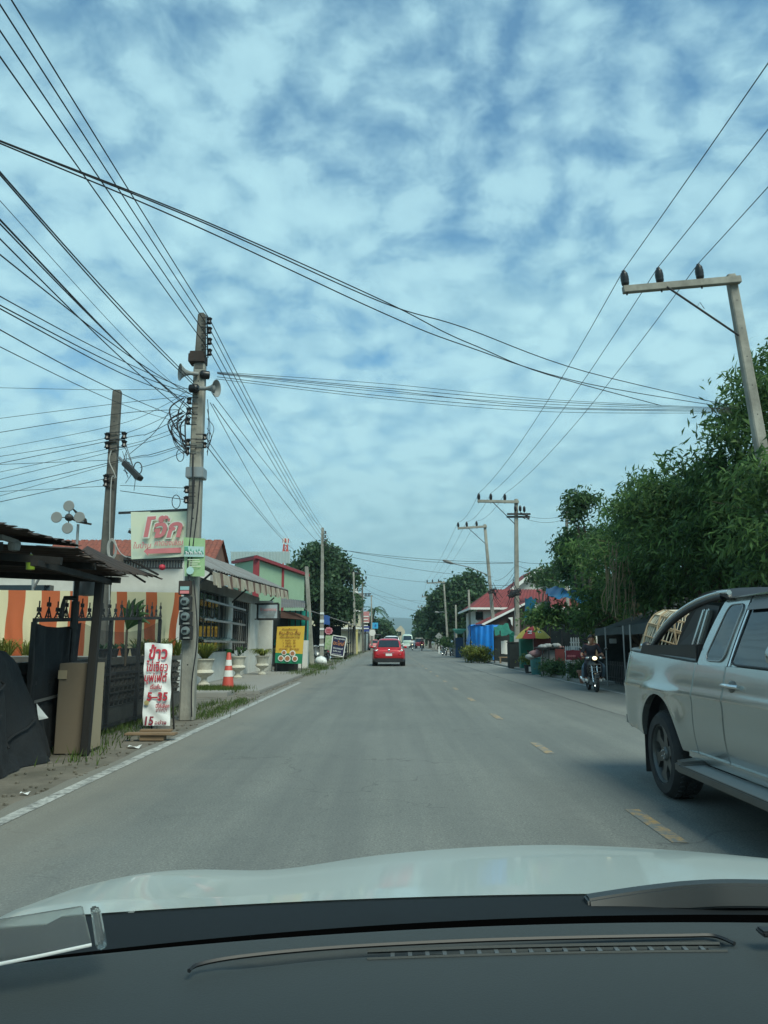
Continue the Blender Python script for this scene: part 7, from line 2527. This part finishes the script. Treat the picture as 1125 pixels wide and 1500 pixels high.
mb.build('roof_post', M['steel'], t)
MB().prism([V((-.65, 1.25, 1.2)), V((.65, 1.25, 1.2)), V((.6, .8, 1.75)), V((-.6, .8, 1.75))], (0, .03, .02)).build('windscreen', M['glass_dark'], t)
for sg in (1, -1):
    for y in (-1.3, 1.4): wheel(t, (sg * .72, y, .31), .31, .18, sg, 5)
put(t, (at(614.5, 950, 150).x, 150, 0), PI)

# ------------------------------------------------------------------ the car the picture is taken from
t = thing('own_car', 'white car seen from its front seat, bonnet ahead and dark dashboard below', 'car', (0, 0, 0))
XM = .37                                                     # middle of the car
M['hood_white'] = paint('bonnet_white', (.42, .475, .45), .0, .32, .05, .5)


def hood(u, v):
    """u from the windscreen to the nose, v from the left to the right edge."""
    x = -.565 + 1.87 * v
    q = (x - XM) / .935
    yb = 1.16 - .13 * q * q
    y = yb + (1.95 - .30 * q * q - yb) * u
    z = .930 - .098 * u - .075 * max(0, u - .45) ** 1.6 - .30 * max(0, u - .86) ** 1.4
    z -= .045 * max(0, u - .1) * abs(q) ** 1.5                 # crown falls to the sides
    z += .022 * math.exp(-((abs(q) - .84) / .13) ** 2) * min(1, u * 2.5)   # raised flanks over the lamps
    z -= .006 * math.exp(-((abs(q) - .62) / .14) ** 2) * min(1, u * 2.5)
    e = max(0, abs(q) - .93) / .07
    z -= .10 * e * e
    return V((x, y, z))


MB().grid(hood, 60, 90).build('bonnet', M['hood_white'], t, smooth=70)
secs = []
for sg, xx in ((-1, -.565), (1, 1.305)):
    v = 0 if sg < 0 else 1
    top = [hood(i / 20, v) for i in range(21)]
    MB().loft([[p, p + V((sg * .035, 0, -.08)), p + V((sg * .04, 0, -.25)), V((p.x + sg * .03, p.y, .3))] for p in top], cap=False, closed=False).build('front_fender', M['hood_white'], t, smooth=60)
top = [hood(1, i / 30) for i in range(31)]
MB().loft([[p, p + V((0, .06, -.08)), p + V((0, .09, -.25)), V((p.x, p.y + .05, .25))] for p in top], cap=False, closed=False).build('front_bumper', M['hood_white'], t, smooth=60)
for sg, xx in ((-1, -.44), (1, 1.18)):
    wheel(t, (xx, 1.30, .33), .33, .22, sg, 5)
# cowl between bonnet and windscreen
mb = MB()


def cowl(u, v):
    x = -.60 + 1.94 * v
    q = (x - XM) / .935
    y0 = 1.17 - .13 * q * q - .010
    y1 = .985 - .12 * q * q
    prof_ = ((0, .0, -.006), (.18, .02, -.002), (.55, .10, .002), (.85, .165, -.012), (1, .185, -.05))
    f = u
    y = y0 + (y1 - y0) * f
    z = .928 + .004 * math.sin(f * PI) - .05 * max(0, f - .8) / .2 - .03 * q * q * f
    return V((x, y, z))


MB().grid(cowl, 14, 60).build('cowl_panel', mat('cowl_plastic', (.007, .010, .012), .75, var=.15, spec=.25), t, smooth=60)


def wblade(x0, x1, y0, y1, n=20):
    return [V((x0 + (x1 - x0) * i / n, y0 + (y1 - y0) * i / n, .950 + .012 * math.sin(PI * i / n))) for i in range(n + 1)]


q = [at(858, 1318, 1.12), at(930, 1309, 1.12), at(1000, 1303, 1.11), at(1060, 1300, 1.10), at(1140, 1301, 1.10), at(1300, 1305, 1.08)]
mb = MB()
secs = []
for i, p in enumerate(catrom(q, 5)):
    h_ = .010 + .010 * min(1, i / 10)
    secs.append([p + V((0, -.02, -h_)), p + V((0, .02, -h_)), p + V((0, .012, h_ * .4)), p + V((0, -.012, h_ * .4))])
mb.loft(secs)
mb.build('wiper_arm', mat('wiper_grey', (.026, .031, .033), .5, var=.15), t, smooth=40, bev=.003)


M['dash'] = mat('soft_dash_plastic', (.033, .039, .038), .68, var=.08, scale=2, bump=.12, bscale=420)


def dash(u, v):
    """u from the windscreen edge towards the camera."""
    x = -.70 + 2.1 * v
    q = (x - XM) / .935
    y = (.965 - .125 * q * q) - .66 * u
    z = .9635 + .0065 * math.sin(min(1, u * 3) * PI / 2) - .02 * u - .22 * max(0, u - .62) ** 1.5 - .02 * q * q
    if u < .03: z -= .006 * (1 - u / .03)
    return V((x, y, z))


# the dash has a long slot for the demister; the surface is built with the slot left open
NU, NV = 120, 140
slot_x0, slot_x1 = at(552, 1388, .85).x, at(1050, 1380, .86).x


def in_slot(p):
    yc = .868 - .05 * ((p.x - XM) / .935) ** 2 + .010 * (p.x - .2)
    return slot_x0 - .0 < p.x < slot_x1 and abs(p.y - yc) < .0085, yc


mb = MB()
pts = [[dash(i / NU, j / NV) for j in range(NV + 1)] for i in range(NU + 1)]
for i in range(NU + 1):
    for j in range(NV + 1):
        p = pts[i][j]
        yc = in_slot(p)[1]
        # a shallow groove runs round the slot and trails off to the left
        gx = (p.x - at(278, 1420, .80).x) / (slot_x1 - at(278, 1420, .80).x)
        if 0 < gx < 1.03:
            line = yc + .017 - .055 * max(0, .45 - gx) ** 2 * 2.6
            d = (p.y - line) / .010
            pts[i][j] = p + V((0, 0, -.010 * math.exp(-d * d) * min(1, gx * 8)))
fs = []
flat = [p for r_i in pts for p in r_i]
for i in range(NU):
    for j in range(NV):
        cpt = (pts[i][j] + pts[i + 1][j + 1]) / 2
        if in_slot(cpt)[0]: continue
        fs.append([i * (NV + 1) + j, (i + 1) * (NV + 1) + j, (i + 1) * (NV + 1) + j + 1, i * (NV + 1) + j + 1])
mb.add(flat, fs)
mb.build('dashboard', M['dash'], t, smooth=60)
vt = MB()
ym = lambda x: .868 - .05 * ((x - XM) / .935) ** 2 + .010 * (x - .2)
xsl = [slot_x0 - .01 + (slot_x1 - slot_x0 + .02) * i / 40 for i in range(41)]
vt.loft([[V((x, ym(x) + .011, .955)), V((x, ym(x) + .010, .925)), V((x, ym(x) - .010, .925)), V((x, ym(x) - .011, .955))] for x in xsl], cap=True, closed=False)


def dz(x, y):
    q = (x - XM) / .935
    u = (.965 - .125 * q * q - y) / .66
    return dash(u, (x + .70) / 2.1).z


ve = vt.build('demister_vent', M['black_plastic'], t)
mb = MB()
for k in range(19):
    x = slot_x0 + (slot_x1 - slot_x0) * (k + .9) / 19.5
    mb.box((x, ym(x), dz(x, ym(x)) - .012), (.0042, .0165, .022))
mb.build('vent_slat', mat('vent_grey', (.10, .115, .12), .5), ve)
mb = MB()
mb.path([V((x, ym(x) + .0098, dz(x, ym(x) + .0098) + .0006)) for x in xsl], .0022, 5)
mb.path([V((x, ym(x) - .0098, dz(x, ym(x) - .0098) + .0004)) for x in xsl], .0018, 5)
mb.build('vent_rim', M['dash'], ve, smooth=60)
mb = MB()
mb.path(catrom([gr(x, y, .9675) for x, y in ((277, 1422), (290, 1413), (340, 1403), (430, 1393), (540, 1385), (700, 1377.5), (860, 1373), (1000, 1370.5), (1040, 1370), (1058, 1374), (1076, 1382))], 6), .0022, 5)
mb.build('groove_shade_line', M['black_plastic'], t, smooth=60)  # black line drawn on the dash for the shade in the groove
mb = MB()
mb.grid(lambda u, v: cowl((.70 - .24 * v) + (.30 + .24 * v) * u, v) + V((0, 0, .0035)), 8, 60)
mb.build('gap_shade_strip', mat('gap_shade_black', (.0015, .0015, .0015), 1.0, spec=.0), t)  # black strip laid over the cowl as the shade of the gap
# second vent corner at the right
q0 = at(1112, 1368, .86)
MB().box(q0 + V((.09, 0, .002)), (.18, .018, .006)).build('side_vent', M['black_plastic'], t, bev=.002)
# roof, so that the dashboard lies in the shade of the cabin as it does in a car
rf = MB()
rf.prism([(XM - .62, .20, 1.62), (XM + .62, .20, 1.62), (XM + .66, -1.4, 1.66), (XM - .66, -1.4, 1.66)], (0, 0, .04))
rf.build('roof', M['hood_white'], t, bev=.01)
for sg in (-1, 1):
    MB().bar((XM + sg * .64, .19, 1.63), (XM + sg * 1.03, .90, .98), .06, .05).build('front_pillar', M['hood_white'], t)
    MB().bar((XM + sg * .66, -.35, 1.63), (XM + sg * .90, -.40, .95), .10, .06).build('side_pillar', M['hood_white'], t)
for sg in (-1, 1): MB().box((XM + sg * .93, -.2, .66), (.06, 2.2, .62)).build('door', M['hood_white'], t, bev=.02)
MB().box((XM, -1.2, .7), (1.6, .1, 1.0)).build('rear_bulkhead', M['black_plastic'], t)
# clear plastic plate lying at the left end of the dashboard
M['clear'] = bpy.data.materials.new('smoky_clear_plastic')
M['clear'].use_nodes = True
b = M['clear'].node_tree.nodes['Principled BSDF']
b.inputs['Base Color'].default_value = (.55, .58, .56, 1)
b.inputs['Roughness'].default_value = .08
b.inputs['Transmission Weight'].default_value = .92
b.inputs['IOR'].default_value = 1.12
t = thing('plastic_tray', 'clear plastic tray with a bright lower edge lying at the left end of the dashboard', 'tray', at(60, 1375, .80))
k4 = [at(-60, 1355, .82), at(120, 1326, .86), at(134, 1384, .80), at(-60, 1424, .765)]
MB().prism(k4, (0, .004, -.003)).build('plate', M['clear'], t, bev=.0012)
MB().path([k4[3], at(60, 1400, .78), k4[2]], .0016, 6).build('lower_edge', M['banner_white'], t, smooth=60)
MB().prism([at(131, 1327, .855), at(143, 1325, .858), at(153, 1379, .805), at(139, 1385, .80)], (0, .012, -.01)).build('end_cap', M['clear'], t, bev=.002)
# ------------------------------------------------------------------ motorcycles and riders
def skin(name, joints, links, mt, parent, root=0, sub=2):
    """joints: list of (point, rx, ry); links: pairs. One continuous skinned surface."""
    me = bpy.data.meshes.new(name)
    o_ = ORG.get(parent.name, V((0, 0, 0))) if parent else V((0, 0, 0))
    me.from_pydata([tuple(V(j[0]) - o_) for j in joints], links, [])
    ob = bpy.data.objects.new('tmp', me)
    COL.objects.link(ob)
    md = ob.modifiers.new('s', 'SKIN')
    md.use_smooth_shade = True
    for i, j in enumerate(joints):
        sv = me.skin_vertices[0].data[i]
        sv.radius = (j[1], j[2] if len(j) > 2 else j[1])
        sv.use_root = (i == root)
    s2 = ob.modifiers.new('u', 'SUBSURF')
    s2.levels = s2.render_levels = sub
    dg = bpy.context.evaluated_depsgraph_get()
    nm = bpy.data.meshes.new_from_object(ob.evaluated_get(dg))
    bpy.data.objects.remove(ob)
    nm.name = name
    nm.materials.clear()
    nm.materials.append(mt)
    nm.polygons.foreach_set('use_smooth', [True] * len(nm.polygons))
    o = bpy.data.objects.new(name, nm)
    COL.objects.link(o)
    if parent: o.parent = parent
    ORG[o.name] = o_
    return o


M['shirt_navy'] = mat('navy_polo', (.012, .014, .024), .85, var=.2, bump=.3, bscale=25)
M['lip'] = mat('lip', (.20, .07, .055), .5)
M['denim'] = mat('pale_denim', (.13, .19, .25), .9, var=.2, scale=6, bump=.2)
M['trousers'] = mat('dark_trousers', (.012, .015, .025), .9, var=.2)
M['red_cloth'] = mat('dull_red_shirt', (.20, .03, .035), .85, var=.2)
M['bike_black'] = paint('black_bike_paint', (.014, .015, .017), .1, .25, .1)
M['bike_grey'] = paint('grey_bike_paint', (.16, .17, .17), .3, .35, .2)


def make_motorbike(label, lit=True, body='bike_black', group=None):
    """Step-through motorcycle facing +y, wheels on z = 0."""
    t = thing('motorcycle', label, 'motorcycle', (0, 0, 0), group)
    YF, YR, r = .62, -.60, .285
    for y, nm in ((YF, 'front'), (YR, 'rear')):
        w = MB().lathe([(r - .055, .02), (r - .045, .04), (r - .015, .045), (r, .02), (r, -.02), (r - .015, -.045), (r - .045, -.04), (r - .055, -.02)], (0, y, r), 32, (1, 0, 0), cap=False).build('wheel', M['rubber'], t, smooth=50)
        mb = MB().lathe([(r - .05, .022), (r - .068, .02), (r - .068, -.02), (r - .05, -.022)], (0, y, r), 32, (1, 0, 0), cap=False)
        mb.build('rim', M['chrome'], w, smooth=50)
        mb = MB().tube((-.06, y, r), (.06, y, r), .04, n=10)
        for k in range(18):
            a = 2 * PI * k / 18
            mb.tube(V((.03 * (-1) ** k, y, r)), V((0, y + (r - .06) * math.cos(a), r + (r - .06) * math.sin(a))), .004, n=4)
        mb.build('spoke', M['steel'], w)
    for sx in (-.075, .075):
        MB().path([V((sx, YF, r)), V((sx, YF - .10, .48)), V((sx, YF - .19, .76))], .022, 8).build('fork', M['chrome'], t, smooth=60)
    MB().loft([[V((x * w, y, z)) for x in (-1, -.5, .5, 1)] for w, y, z in ((.05, YF + .30, .42), (.07, YF + .16, .56), (.075, YF - .05, .60), (.06, YF - .24, .50))], cap=False, closed=False).build('front_mudguard', M[body], t, smooth=60, solid=.012)
    sh = []
    for w, y, z in ((.06, .22, .36), (.17, .34, .48), (.22, .42, .66), (.19, .44, .82), (.11, .42, .93)):
        sh.append([V((x * w, y - .10 * abs(x) ** 1.5, z)) for x in (-1, -.6, -.2, .2, .6, 1)])
    MB().loft(sh, cap=False, closed=False).build('leg_shield', M[body], t, smooth=60, solid=.02)
    MB().ball((0, .47, .99), .12, 16, 10, (1.45, .8, .75)).build('headlamp_cowl', M[body], t, smooth=60)
    hl = MB().ball((0, .548, .995), .066, 16, 10, (1.15, .6, .85))
    hl.build('headlight', M['lamp_lit'] if lit else M['lamp_clear'], t, smooth=60)
    for sx in (-.19, .19): MB().ball((sx, .46, 1.0), .05, 10, 8, (1.4, .8, .8)).build('indicator', M['lamp_clear'], t, smooth=60)
    MB().path(catrom([V((-.36, .30, 1.03)), V((-.22, .40, 1.06)), V((0, .44, 1.03)), V((.22, .40, 1.06)), V((.36, .30, 1.03))], 4), .014, 8).build('handlebar', M['steel_dark'], t, smooth=60)
    for sx in (-1, 1):
        m_ = MB().path([V((sx * .24, .40, 1.06)), V((sx * .30, .42, 1.20)), V((sx * .36, .42, 1.25))], .007, 6).build('mirror_stem', M['steel_dark'], t)
        MB().ball((sx * .38, .42, 1.27), .06, 12, 8, (1.2, .3, .75)).build('mirror', M['bike_black'], m_, smooth=60)
    MB().loft([section(w, a, b, 16, 3, y) for y, w, a, b in ((.25, .05, .34, .46), (0, .08, .30, .52), (-.2, .11, .34, .70), (-.6, .11, .48, .74), (-.88, .05, .62, .76))]).build('body', M[body], t, smooth=60)
    MB().loft([section(w, a, b, 16, 3, y) for y, w, a, b in ((.02, .08, .66, .71), (-.15, .14, .68, .77), (-.55, .14, .70, .80), (-.82, .10, .74, .82))]).build('seat', M['black_plastic'], t, smooth=60)
    MB().box((0, -.1, .30), (.22, .34, .22)).build('engine', M['steel'], t, bev=.04)
    MB().path([V((.13, .1, .26)), V((.16, -.3, .25)), V((.17, -.9, .36))], [.025, .045, .05], 10).build('exhaust', M['chrome'], t, smooth=60)
    MB().loft([[V((x * w, y, z)) for x in (-1, -.5, .5, 1)] for w, y, z in ((.06, -.35, .58), (.08, -.6, .63), (.08, -.85, .55), (.05, -.98, .38))], cap=False, closed=False).build('rear_mudguard', M['black_plastic'], t, smooth=60, solid=.012)
    MB().ball((0, -.90, .70), .06, 10, 8, (1.4, .7, .7)).build('tail_lamp', M['tail_red'], t, smooth=60)
    mb = MB()
    for z in (.60, .72, .82):
        mb.path([V((-.15, .46, z)), V((-.15, .66, z)), V((.15, .66, z)), V((.15, .46, z))], .006, 5)
    for x in (-.15, -.05, .05, .15): mb.tube((x, .66, .60), (x, .66, .82), .006, n=5)
    mb.build('front_basket', M['steel'], t)
    MB().tube((-.22, -.02, .26), (.22, -.02, .26), .018, n=8).build('footrest', M['rubber'], t)
    return t


M['lamp_lit'] = mat('lit_headlamp', (1.0, .82, .48), .3, var=.02, emit=2.2)


def hand(parent, wrist, fwd, down, side, mt):
    """Palm and five bent fingers closed round a bar that runs along `side`."""
    wrist, f, d, s = V(wrist), V(fwd).normalized(), V(down).normalized(), V(side).normalized()
    J = [(wrist, .024, .03), (wrist + f * .05, .018, .036), (wrist + f * .085, .014, .036)]
    E = [(0, 1), (1, 2)]
    for k, (o, l) in enumerate(((-.027, .9), (-.009, 1.0), (.009, .96), (.027, .78))):
        b = len(J)
        p = wrist + f * .088 + s * o
        J += [(p, .0088), (p + f * .028 * l + d * .006, .0085), (p + f * .032 * l + d * .034 * l, .008), (p + f * .008 + d * .05 * l, .007)]
        E += [(2, b), (b, b + 1), (b + 1, b + 2), (b + 2, b + 3)]
    b = len(J)
    p = wrist + f * .03 - s * .03
    J += [(p, .011), (p + f * .03 - s * .012 + d * .02, .010), (p + f * .05 + s * .0 + d * .045, .008)]
    E += [(1, b), (b, b + 1), (b + 1, b + 2)]
    return J, E


def make_rider(label, parent_loc, seat, lean, top_m, leg_m, passenger=False, arms=True, shoes='white_paint', simple=False):
    """Person astride a motorcycle facing +y; `seat` is the pelvis point."""
    t = thing('person', label, 'person', (0, 0, 0))
    s = V(seat)
    ch = s + V((0, .05 + lean, .42))
    nk = s + V((0, .07 + lean * 1.15, .53))
    hd = s + V((0, .11 + lean * 1.25, .70))
    J = [(s, .13, .15), (s + V((0, .02 + lean * .4, .18)), .115, .145), (ch - V((0, .0, .08)), .12, .16), (ch + V((0, 0, .04)), .09, .15), (nk, .055, .055), (hd - V((0, -.02, .08)), .055, .06), (hd, .088, .078), (hd + V((0, -.005, .07)), .08, .072)]
    E = [(0, 1), (1, 2), (2, 3), (3, 4), (4, 5), (5, 6), (6, 7)]
    legs, arms_ = [], []
    for sg in (-1, 1):
        hp = s + V((sg * .10, .02, -.02))
        if passenger:
            kn, an = s + V((sg * .30, .34, -.16)), s + V((sg * .30, .12, -.50))
        else:
            kn, an = s + V((sg * .22, .40, -.08)), s + V((sg * .20, .24, -.48))
        toe = an + V((sg * .02, .17, -.05))
        b = len(J)
        J += [(hp, .095, .10), (hp.lerp(kn, .5), .078, .08), (kn, .062, .062), (kn.lerp(an, .4), .055, .055), (an, .038, .042), (an + V((0, .05, -.045)), .034, .04), (toe, .024, .04)]
        E += [(0, b)] + [(b + i, b + i + 1) for i in range(6)]
        legs.append((hp, kn, an, toe))
        sd = ch + V((sg * .19, 0, .06))
        if passenger:
            el, wr = ch + V((sg * .25, .10, -.17)), ch + V((sg * .13, .26, -.28))
        else:
            el, wr = ch + V((sg * .32, .14, -.20)), V((sg * .31, .235, 1.045))
        b = len(J)
        J += [(sd, .062, .062), (sd.lerp(el, .5), .048, .048), (el, .040, .042), (el.lerp(wr, .5), .034, .036), (wr, .024, .028)]
        E += [(3, b)] + [(b + i, b + i + 1) for i in range(4)]
        d = (wr - el).normalized()
        Jh, Eh = hand(t, wr + d * .01, V((sg * .05, 1, -.15)), (0, -.25, -1), (sg, 0, 0), None)
        k = len(J)
        J += Jh
        E += [(a + k, c + k) for a, c in Eh] + [(b + 4, k)]
        arms_.append((sd, el, wr))
    body = skin('body', J, E, M['skin'], t)
    # face
    MB().ball(hd + V((0, .098, -.005)), .016, 8, 6, (.8, 1.2, 1.5)).build('nose', M['skin'], body, smooth=60)
    for sg in (-1, 1): MB().ball(hd + V((sg * .082, -.0, 0)), .028, 8, 6, (.4, .8, 1.1)).build('ear', M['skin'], body, smooth=60)
    for sg in (-1, 1):
        MB().ball(hd + V((sg * .032, .083, .022)), .010, 8, 6, (1.3, .6, .8)).build('eye', M['hair'], body)
        MB().box(hd + V((sg * .034, .084, .042)), (.036, .012, .008)).build('eyebrow', M['hair'], body)
    MB().box(hd + V((0, .086, -.048)), (.045, .012, .008)).build('mouth', M['lip'], body)
    # hair cap: top and back of the head only
    mb = MB()

    def cap_(u, v):
        a = 2 * PI * u
        lim = PI * (.36 if math.sin(a) > .35 else .60)
        ph_ = lim * v
        return hd + V((.090 * math.sin(ph_) * math.cos(a), -.012 + .102 * math.sin(ph_) * math.sin(a), .035 + .105 * math.cos(ph_)))
    mb.grid(cap_, 28, 8)
    mb.build('hair', M['hair'], t, smooth=70, solid=.012)
    # clothes
    k = 1.10
    Js = [(s + V((0, 0, -.02)), .155, .165), (s + V((0, .02 + lean * .4, .18)), .138, .165), (ch - V((0, 0, .08)), .138, .178), (ch + V((0, 0, .055)), .115, .172), (nk - V((0, .0, .005)), .074, .078)]
    Es = [(0, 1), (1, 2), (2, 3), (3, 4)]
    for sd, el, wr in arms_:
        b = len(Js)
        Js += [(sd, .076, .076), (sd.lerp(el, .5), .064, .064), (sd.lerp(el, .85), .062, .062)]
        Es += [(3, b), (b, b + 1), (b + 1, b + 2)]
    skin('shirt', Js, Es, top_m, t)
    Jt, Et = [(s + V((0, 0, -.01)), .142, .158)], []
    for hp, kn, an, toe in legs:
        b = len(Jt)
        Jt += [(hp, .108, .112), (hp.lerp(kn, .5), .092, .094), (kn, .076, .076), (kn.lerp(an, .5), .070, .070), (kn.lerp(an, .93), .060, .062)]
        Et += [(0, b)] + [(b + i, b + i + 1) for i in range(4)]
    skin('trousers', Jt, Et, leg_m, t)
    for hp, kn, an, toe in legs:
        skin('shoe', [(an + V((0, -.03, -.035)), .046, .046), (an + V((0, .06, -.055)), .045, .05), (toe + V((0, .03, -.01)), .030, .045)], [(0, 1), (1, 2)], M[shoes], t, 1)
    return t


BX, BY, BA = at(872, 1000, 20.6).x, 20.9, PI - R(4)
mbk = make_motorbike('black step through motorcycle with lit headlamp carrying two people past the netted shelter')
put(mbk, (BX, BY, 0), BA, scale=.86)
rd = make_rider('person in dark polo shirt steering the motorcycle with the lit headlamp', None, (0, -.12, .86), .06, M['shirt_navy'], M['trousers'])
put(rd, (BX, BY, 0), BA, scale=.86)
ps = make_rider('person in pale jeans riding pillion behind the driver in the dark polo', None, (-.10, -.50, .88), .02, M['red_cloth'], M['denim'], passenger=True)
put(ps, (BX, BY, 0), BA, scale=.86)
# parked and distant motorcycles
bk2 = make_motorbike('grey motorcycle parked near the turquoise canopy stall with nobody on it', False, 'bike_grey')
put(bk2, (at(662, 960, 71).x, 71, 0), PI - R(15))
bk3 = copy_tree(bk2)
put(bk3, (at(651, 960, 74).x, 74, 0), PI + R(10), 'dull motorcycle parked left of its grey twin on the right verge')
bk4 = copy_tree(bk2)
put(bk4, (at(467, 965, 47).x, 47.5, 0), R(40), 'dark motorcycle parked behind the slim pole on the left verge')
bk5 = copy_tree(mbk)
put(bk5, (at(604, 957, 118).x, 118, 0), PI, 'distant motorcycle right of the red hatchback with a rider in white')
rd5 = make_rider('distant person in white riding a motorcycle right of the red hatchback', None, (0, -.12, .86), .06, M['white_paint'], M['trousers'])
put(rd5, (at(603.5, 957, 118).x, 118, 0), PI)
bk6 = copy_tree(mbk)
put(bk6, (at(618, 955, 112).x, 112, 0), PI, 'distant motorcycle in front of the small reddish truck')
rd6 = make_rider('distant person in red riding a motorcycle in front of the small reddish truck', None, (0, -.12, .86), .06, M['red_cloth'], M['trousers'])
put(rd6, (at(618, 955, 112).x, 112, 0), PI)
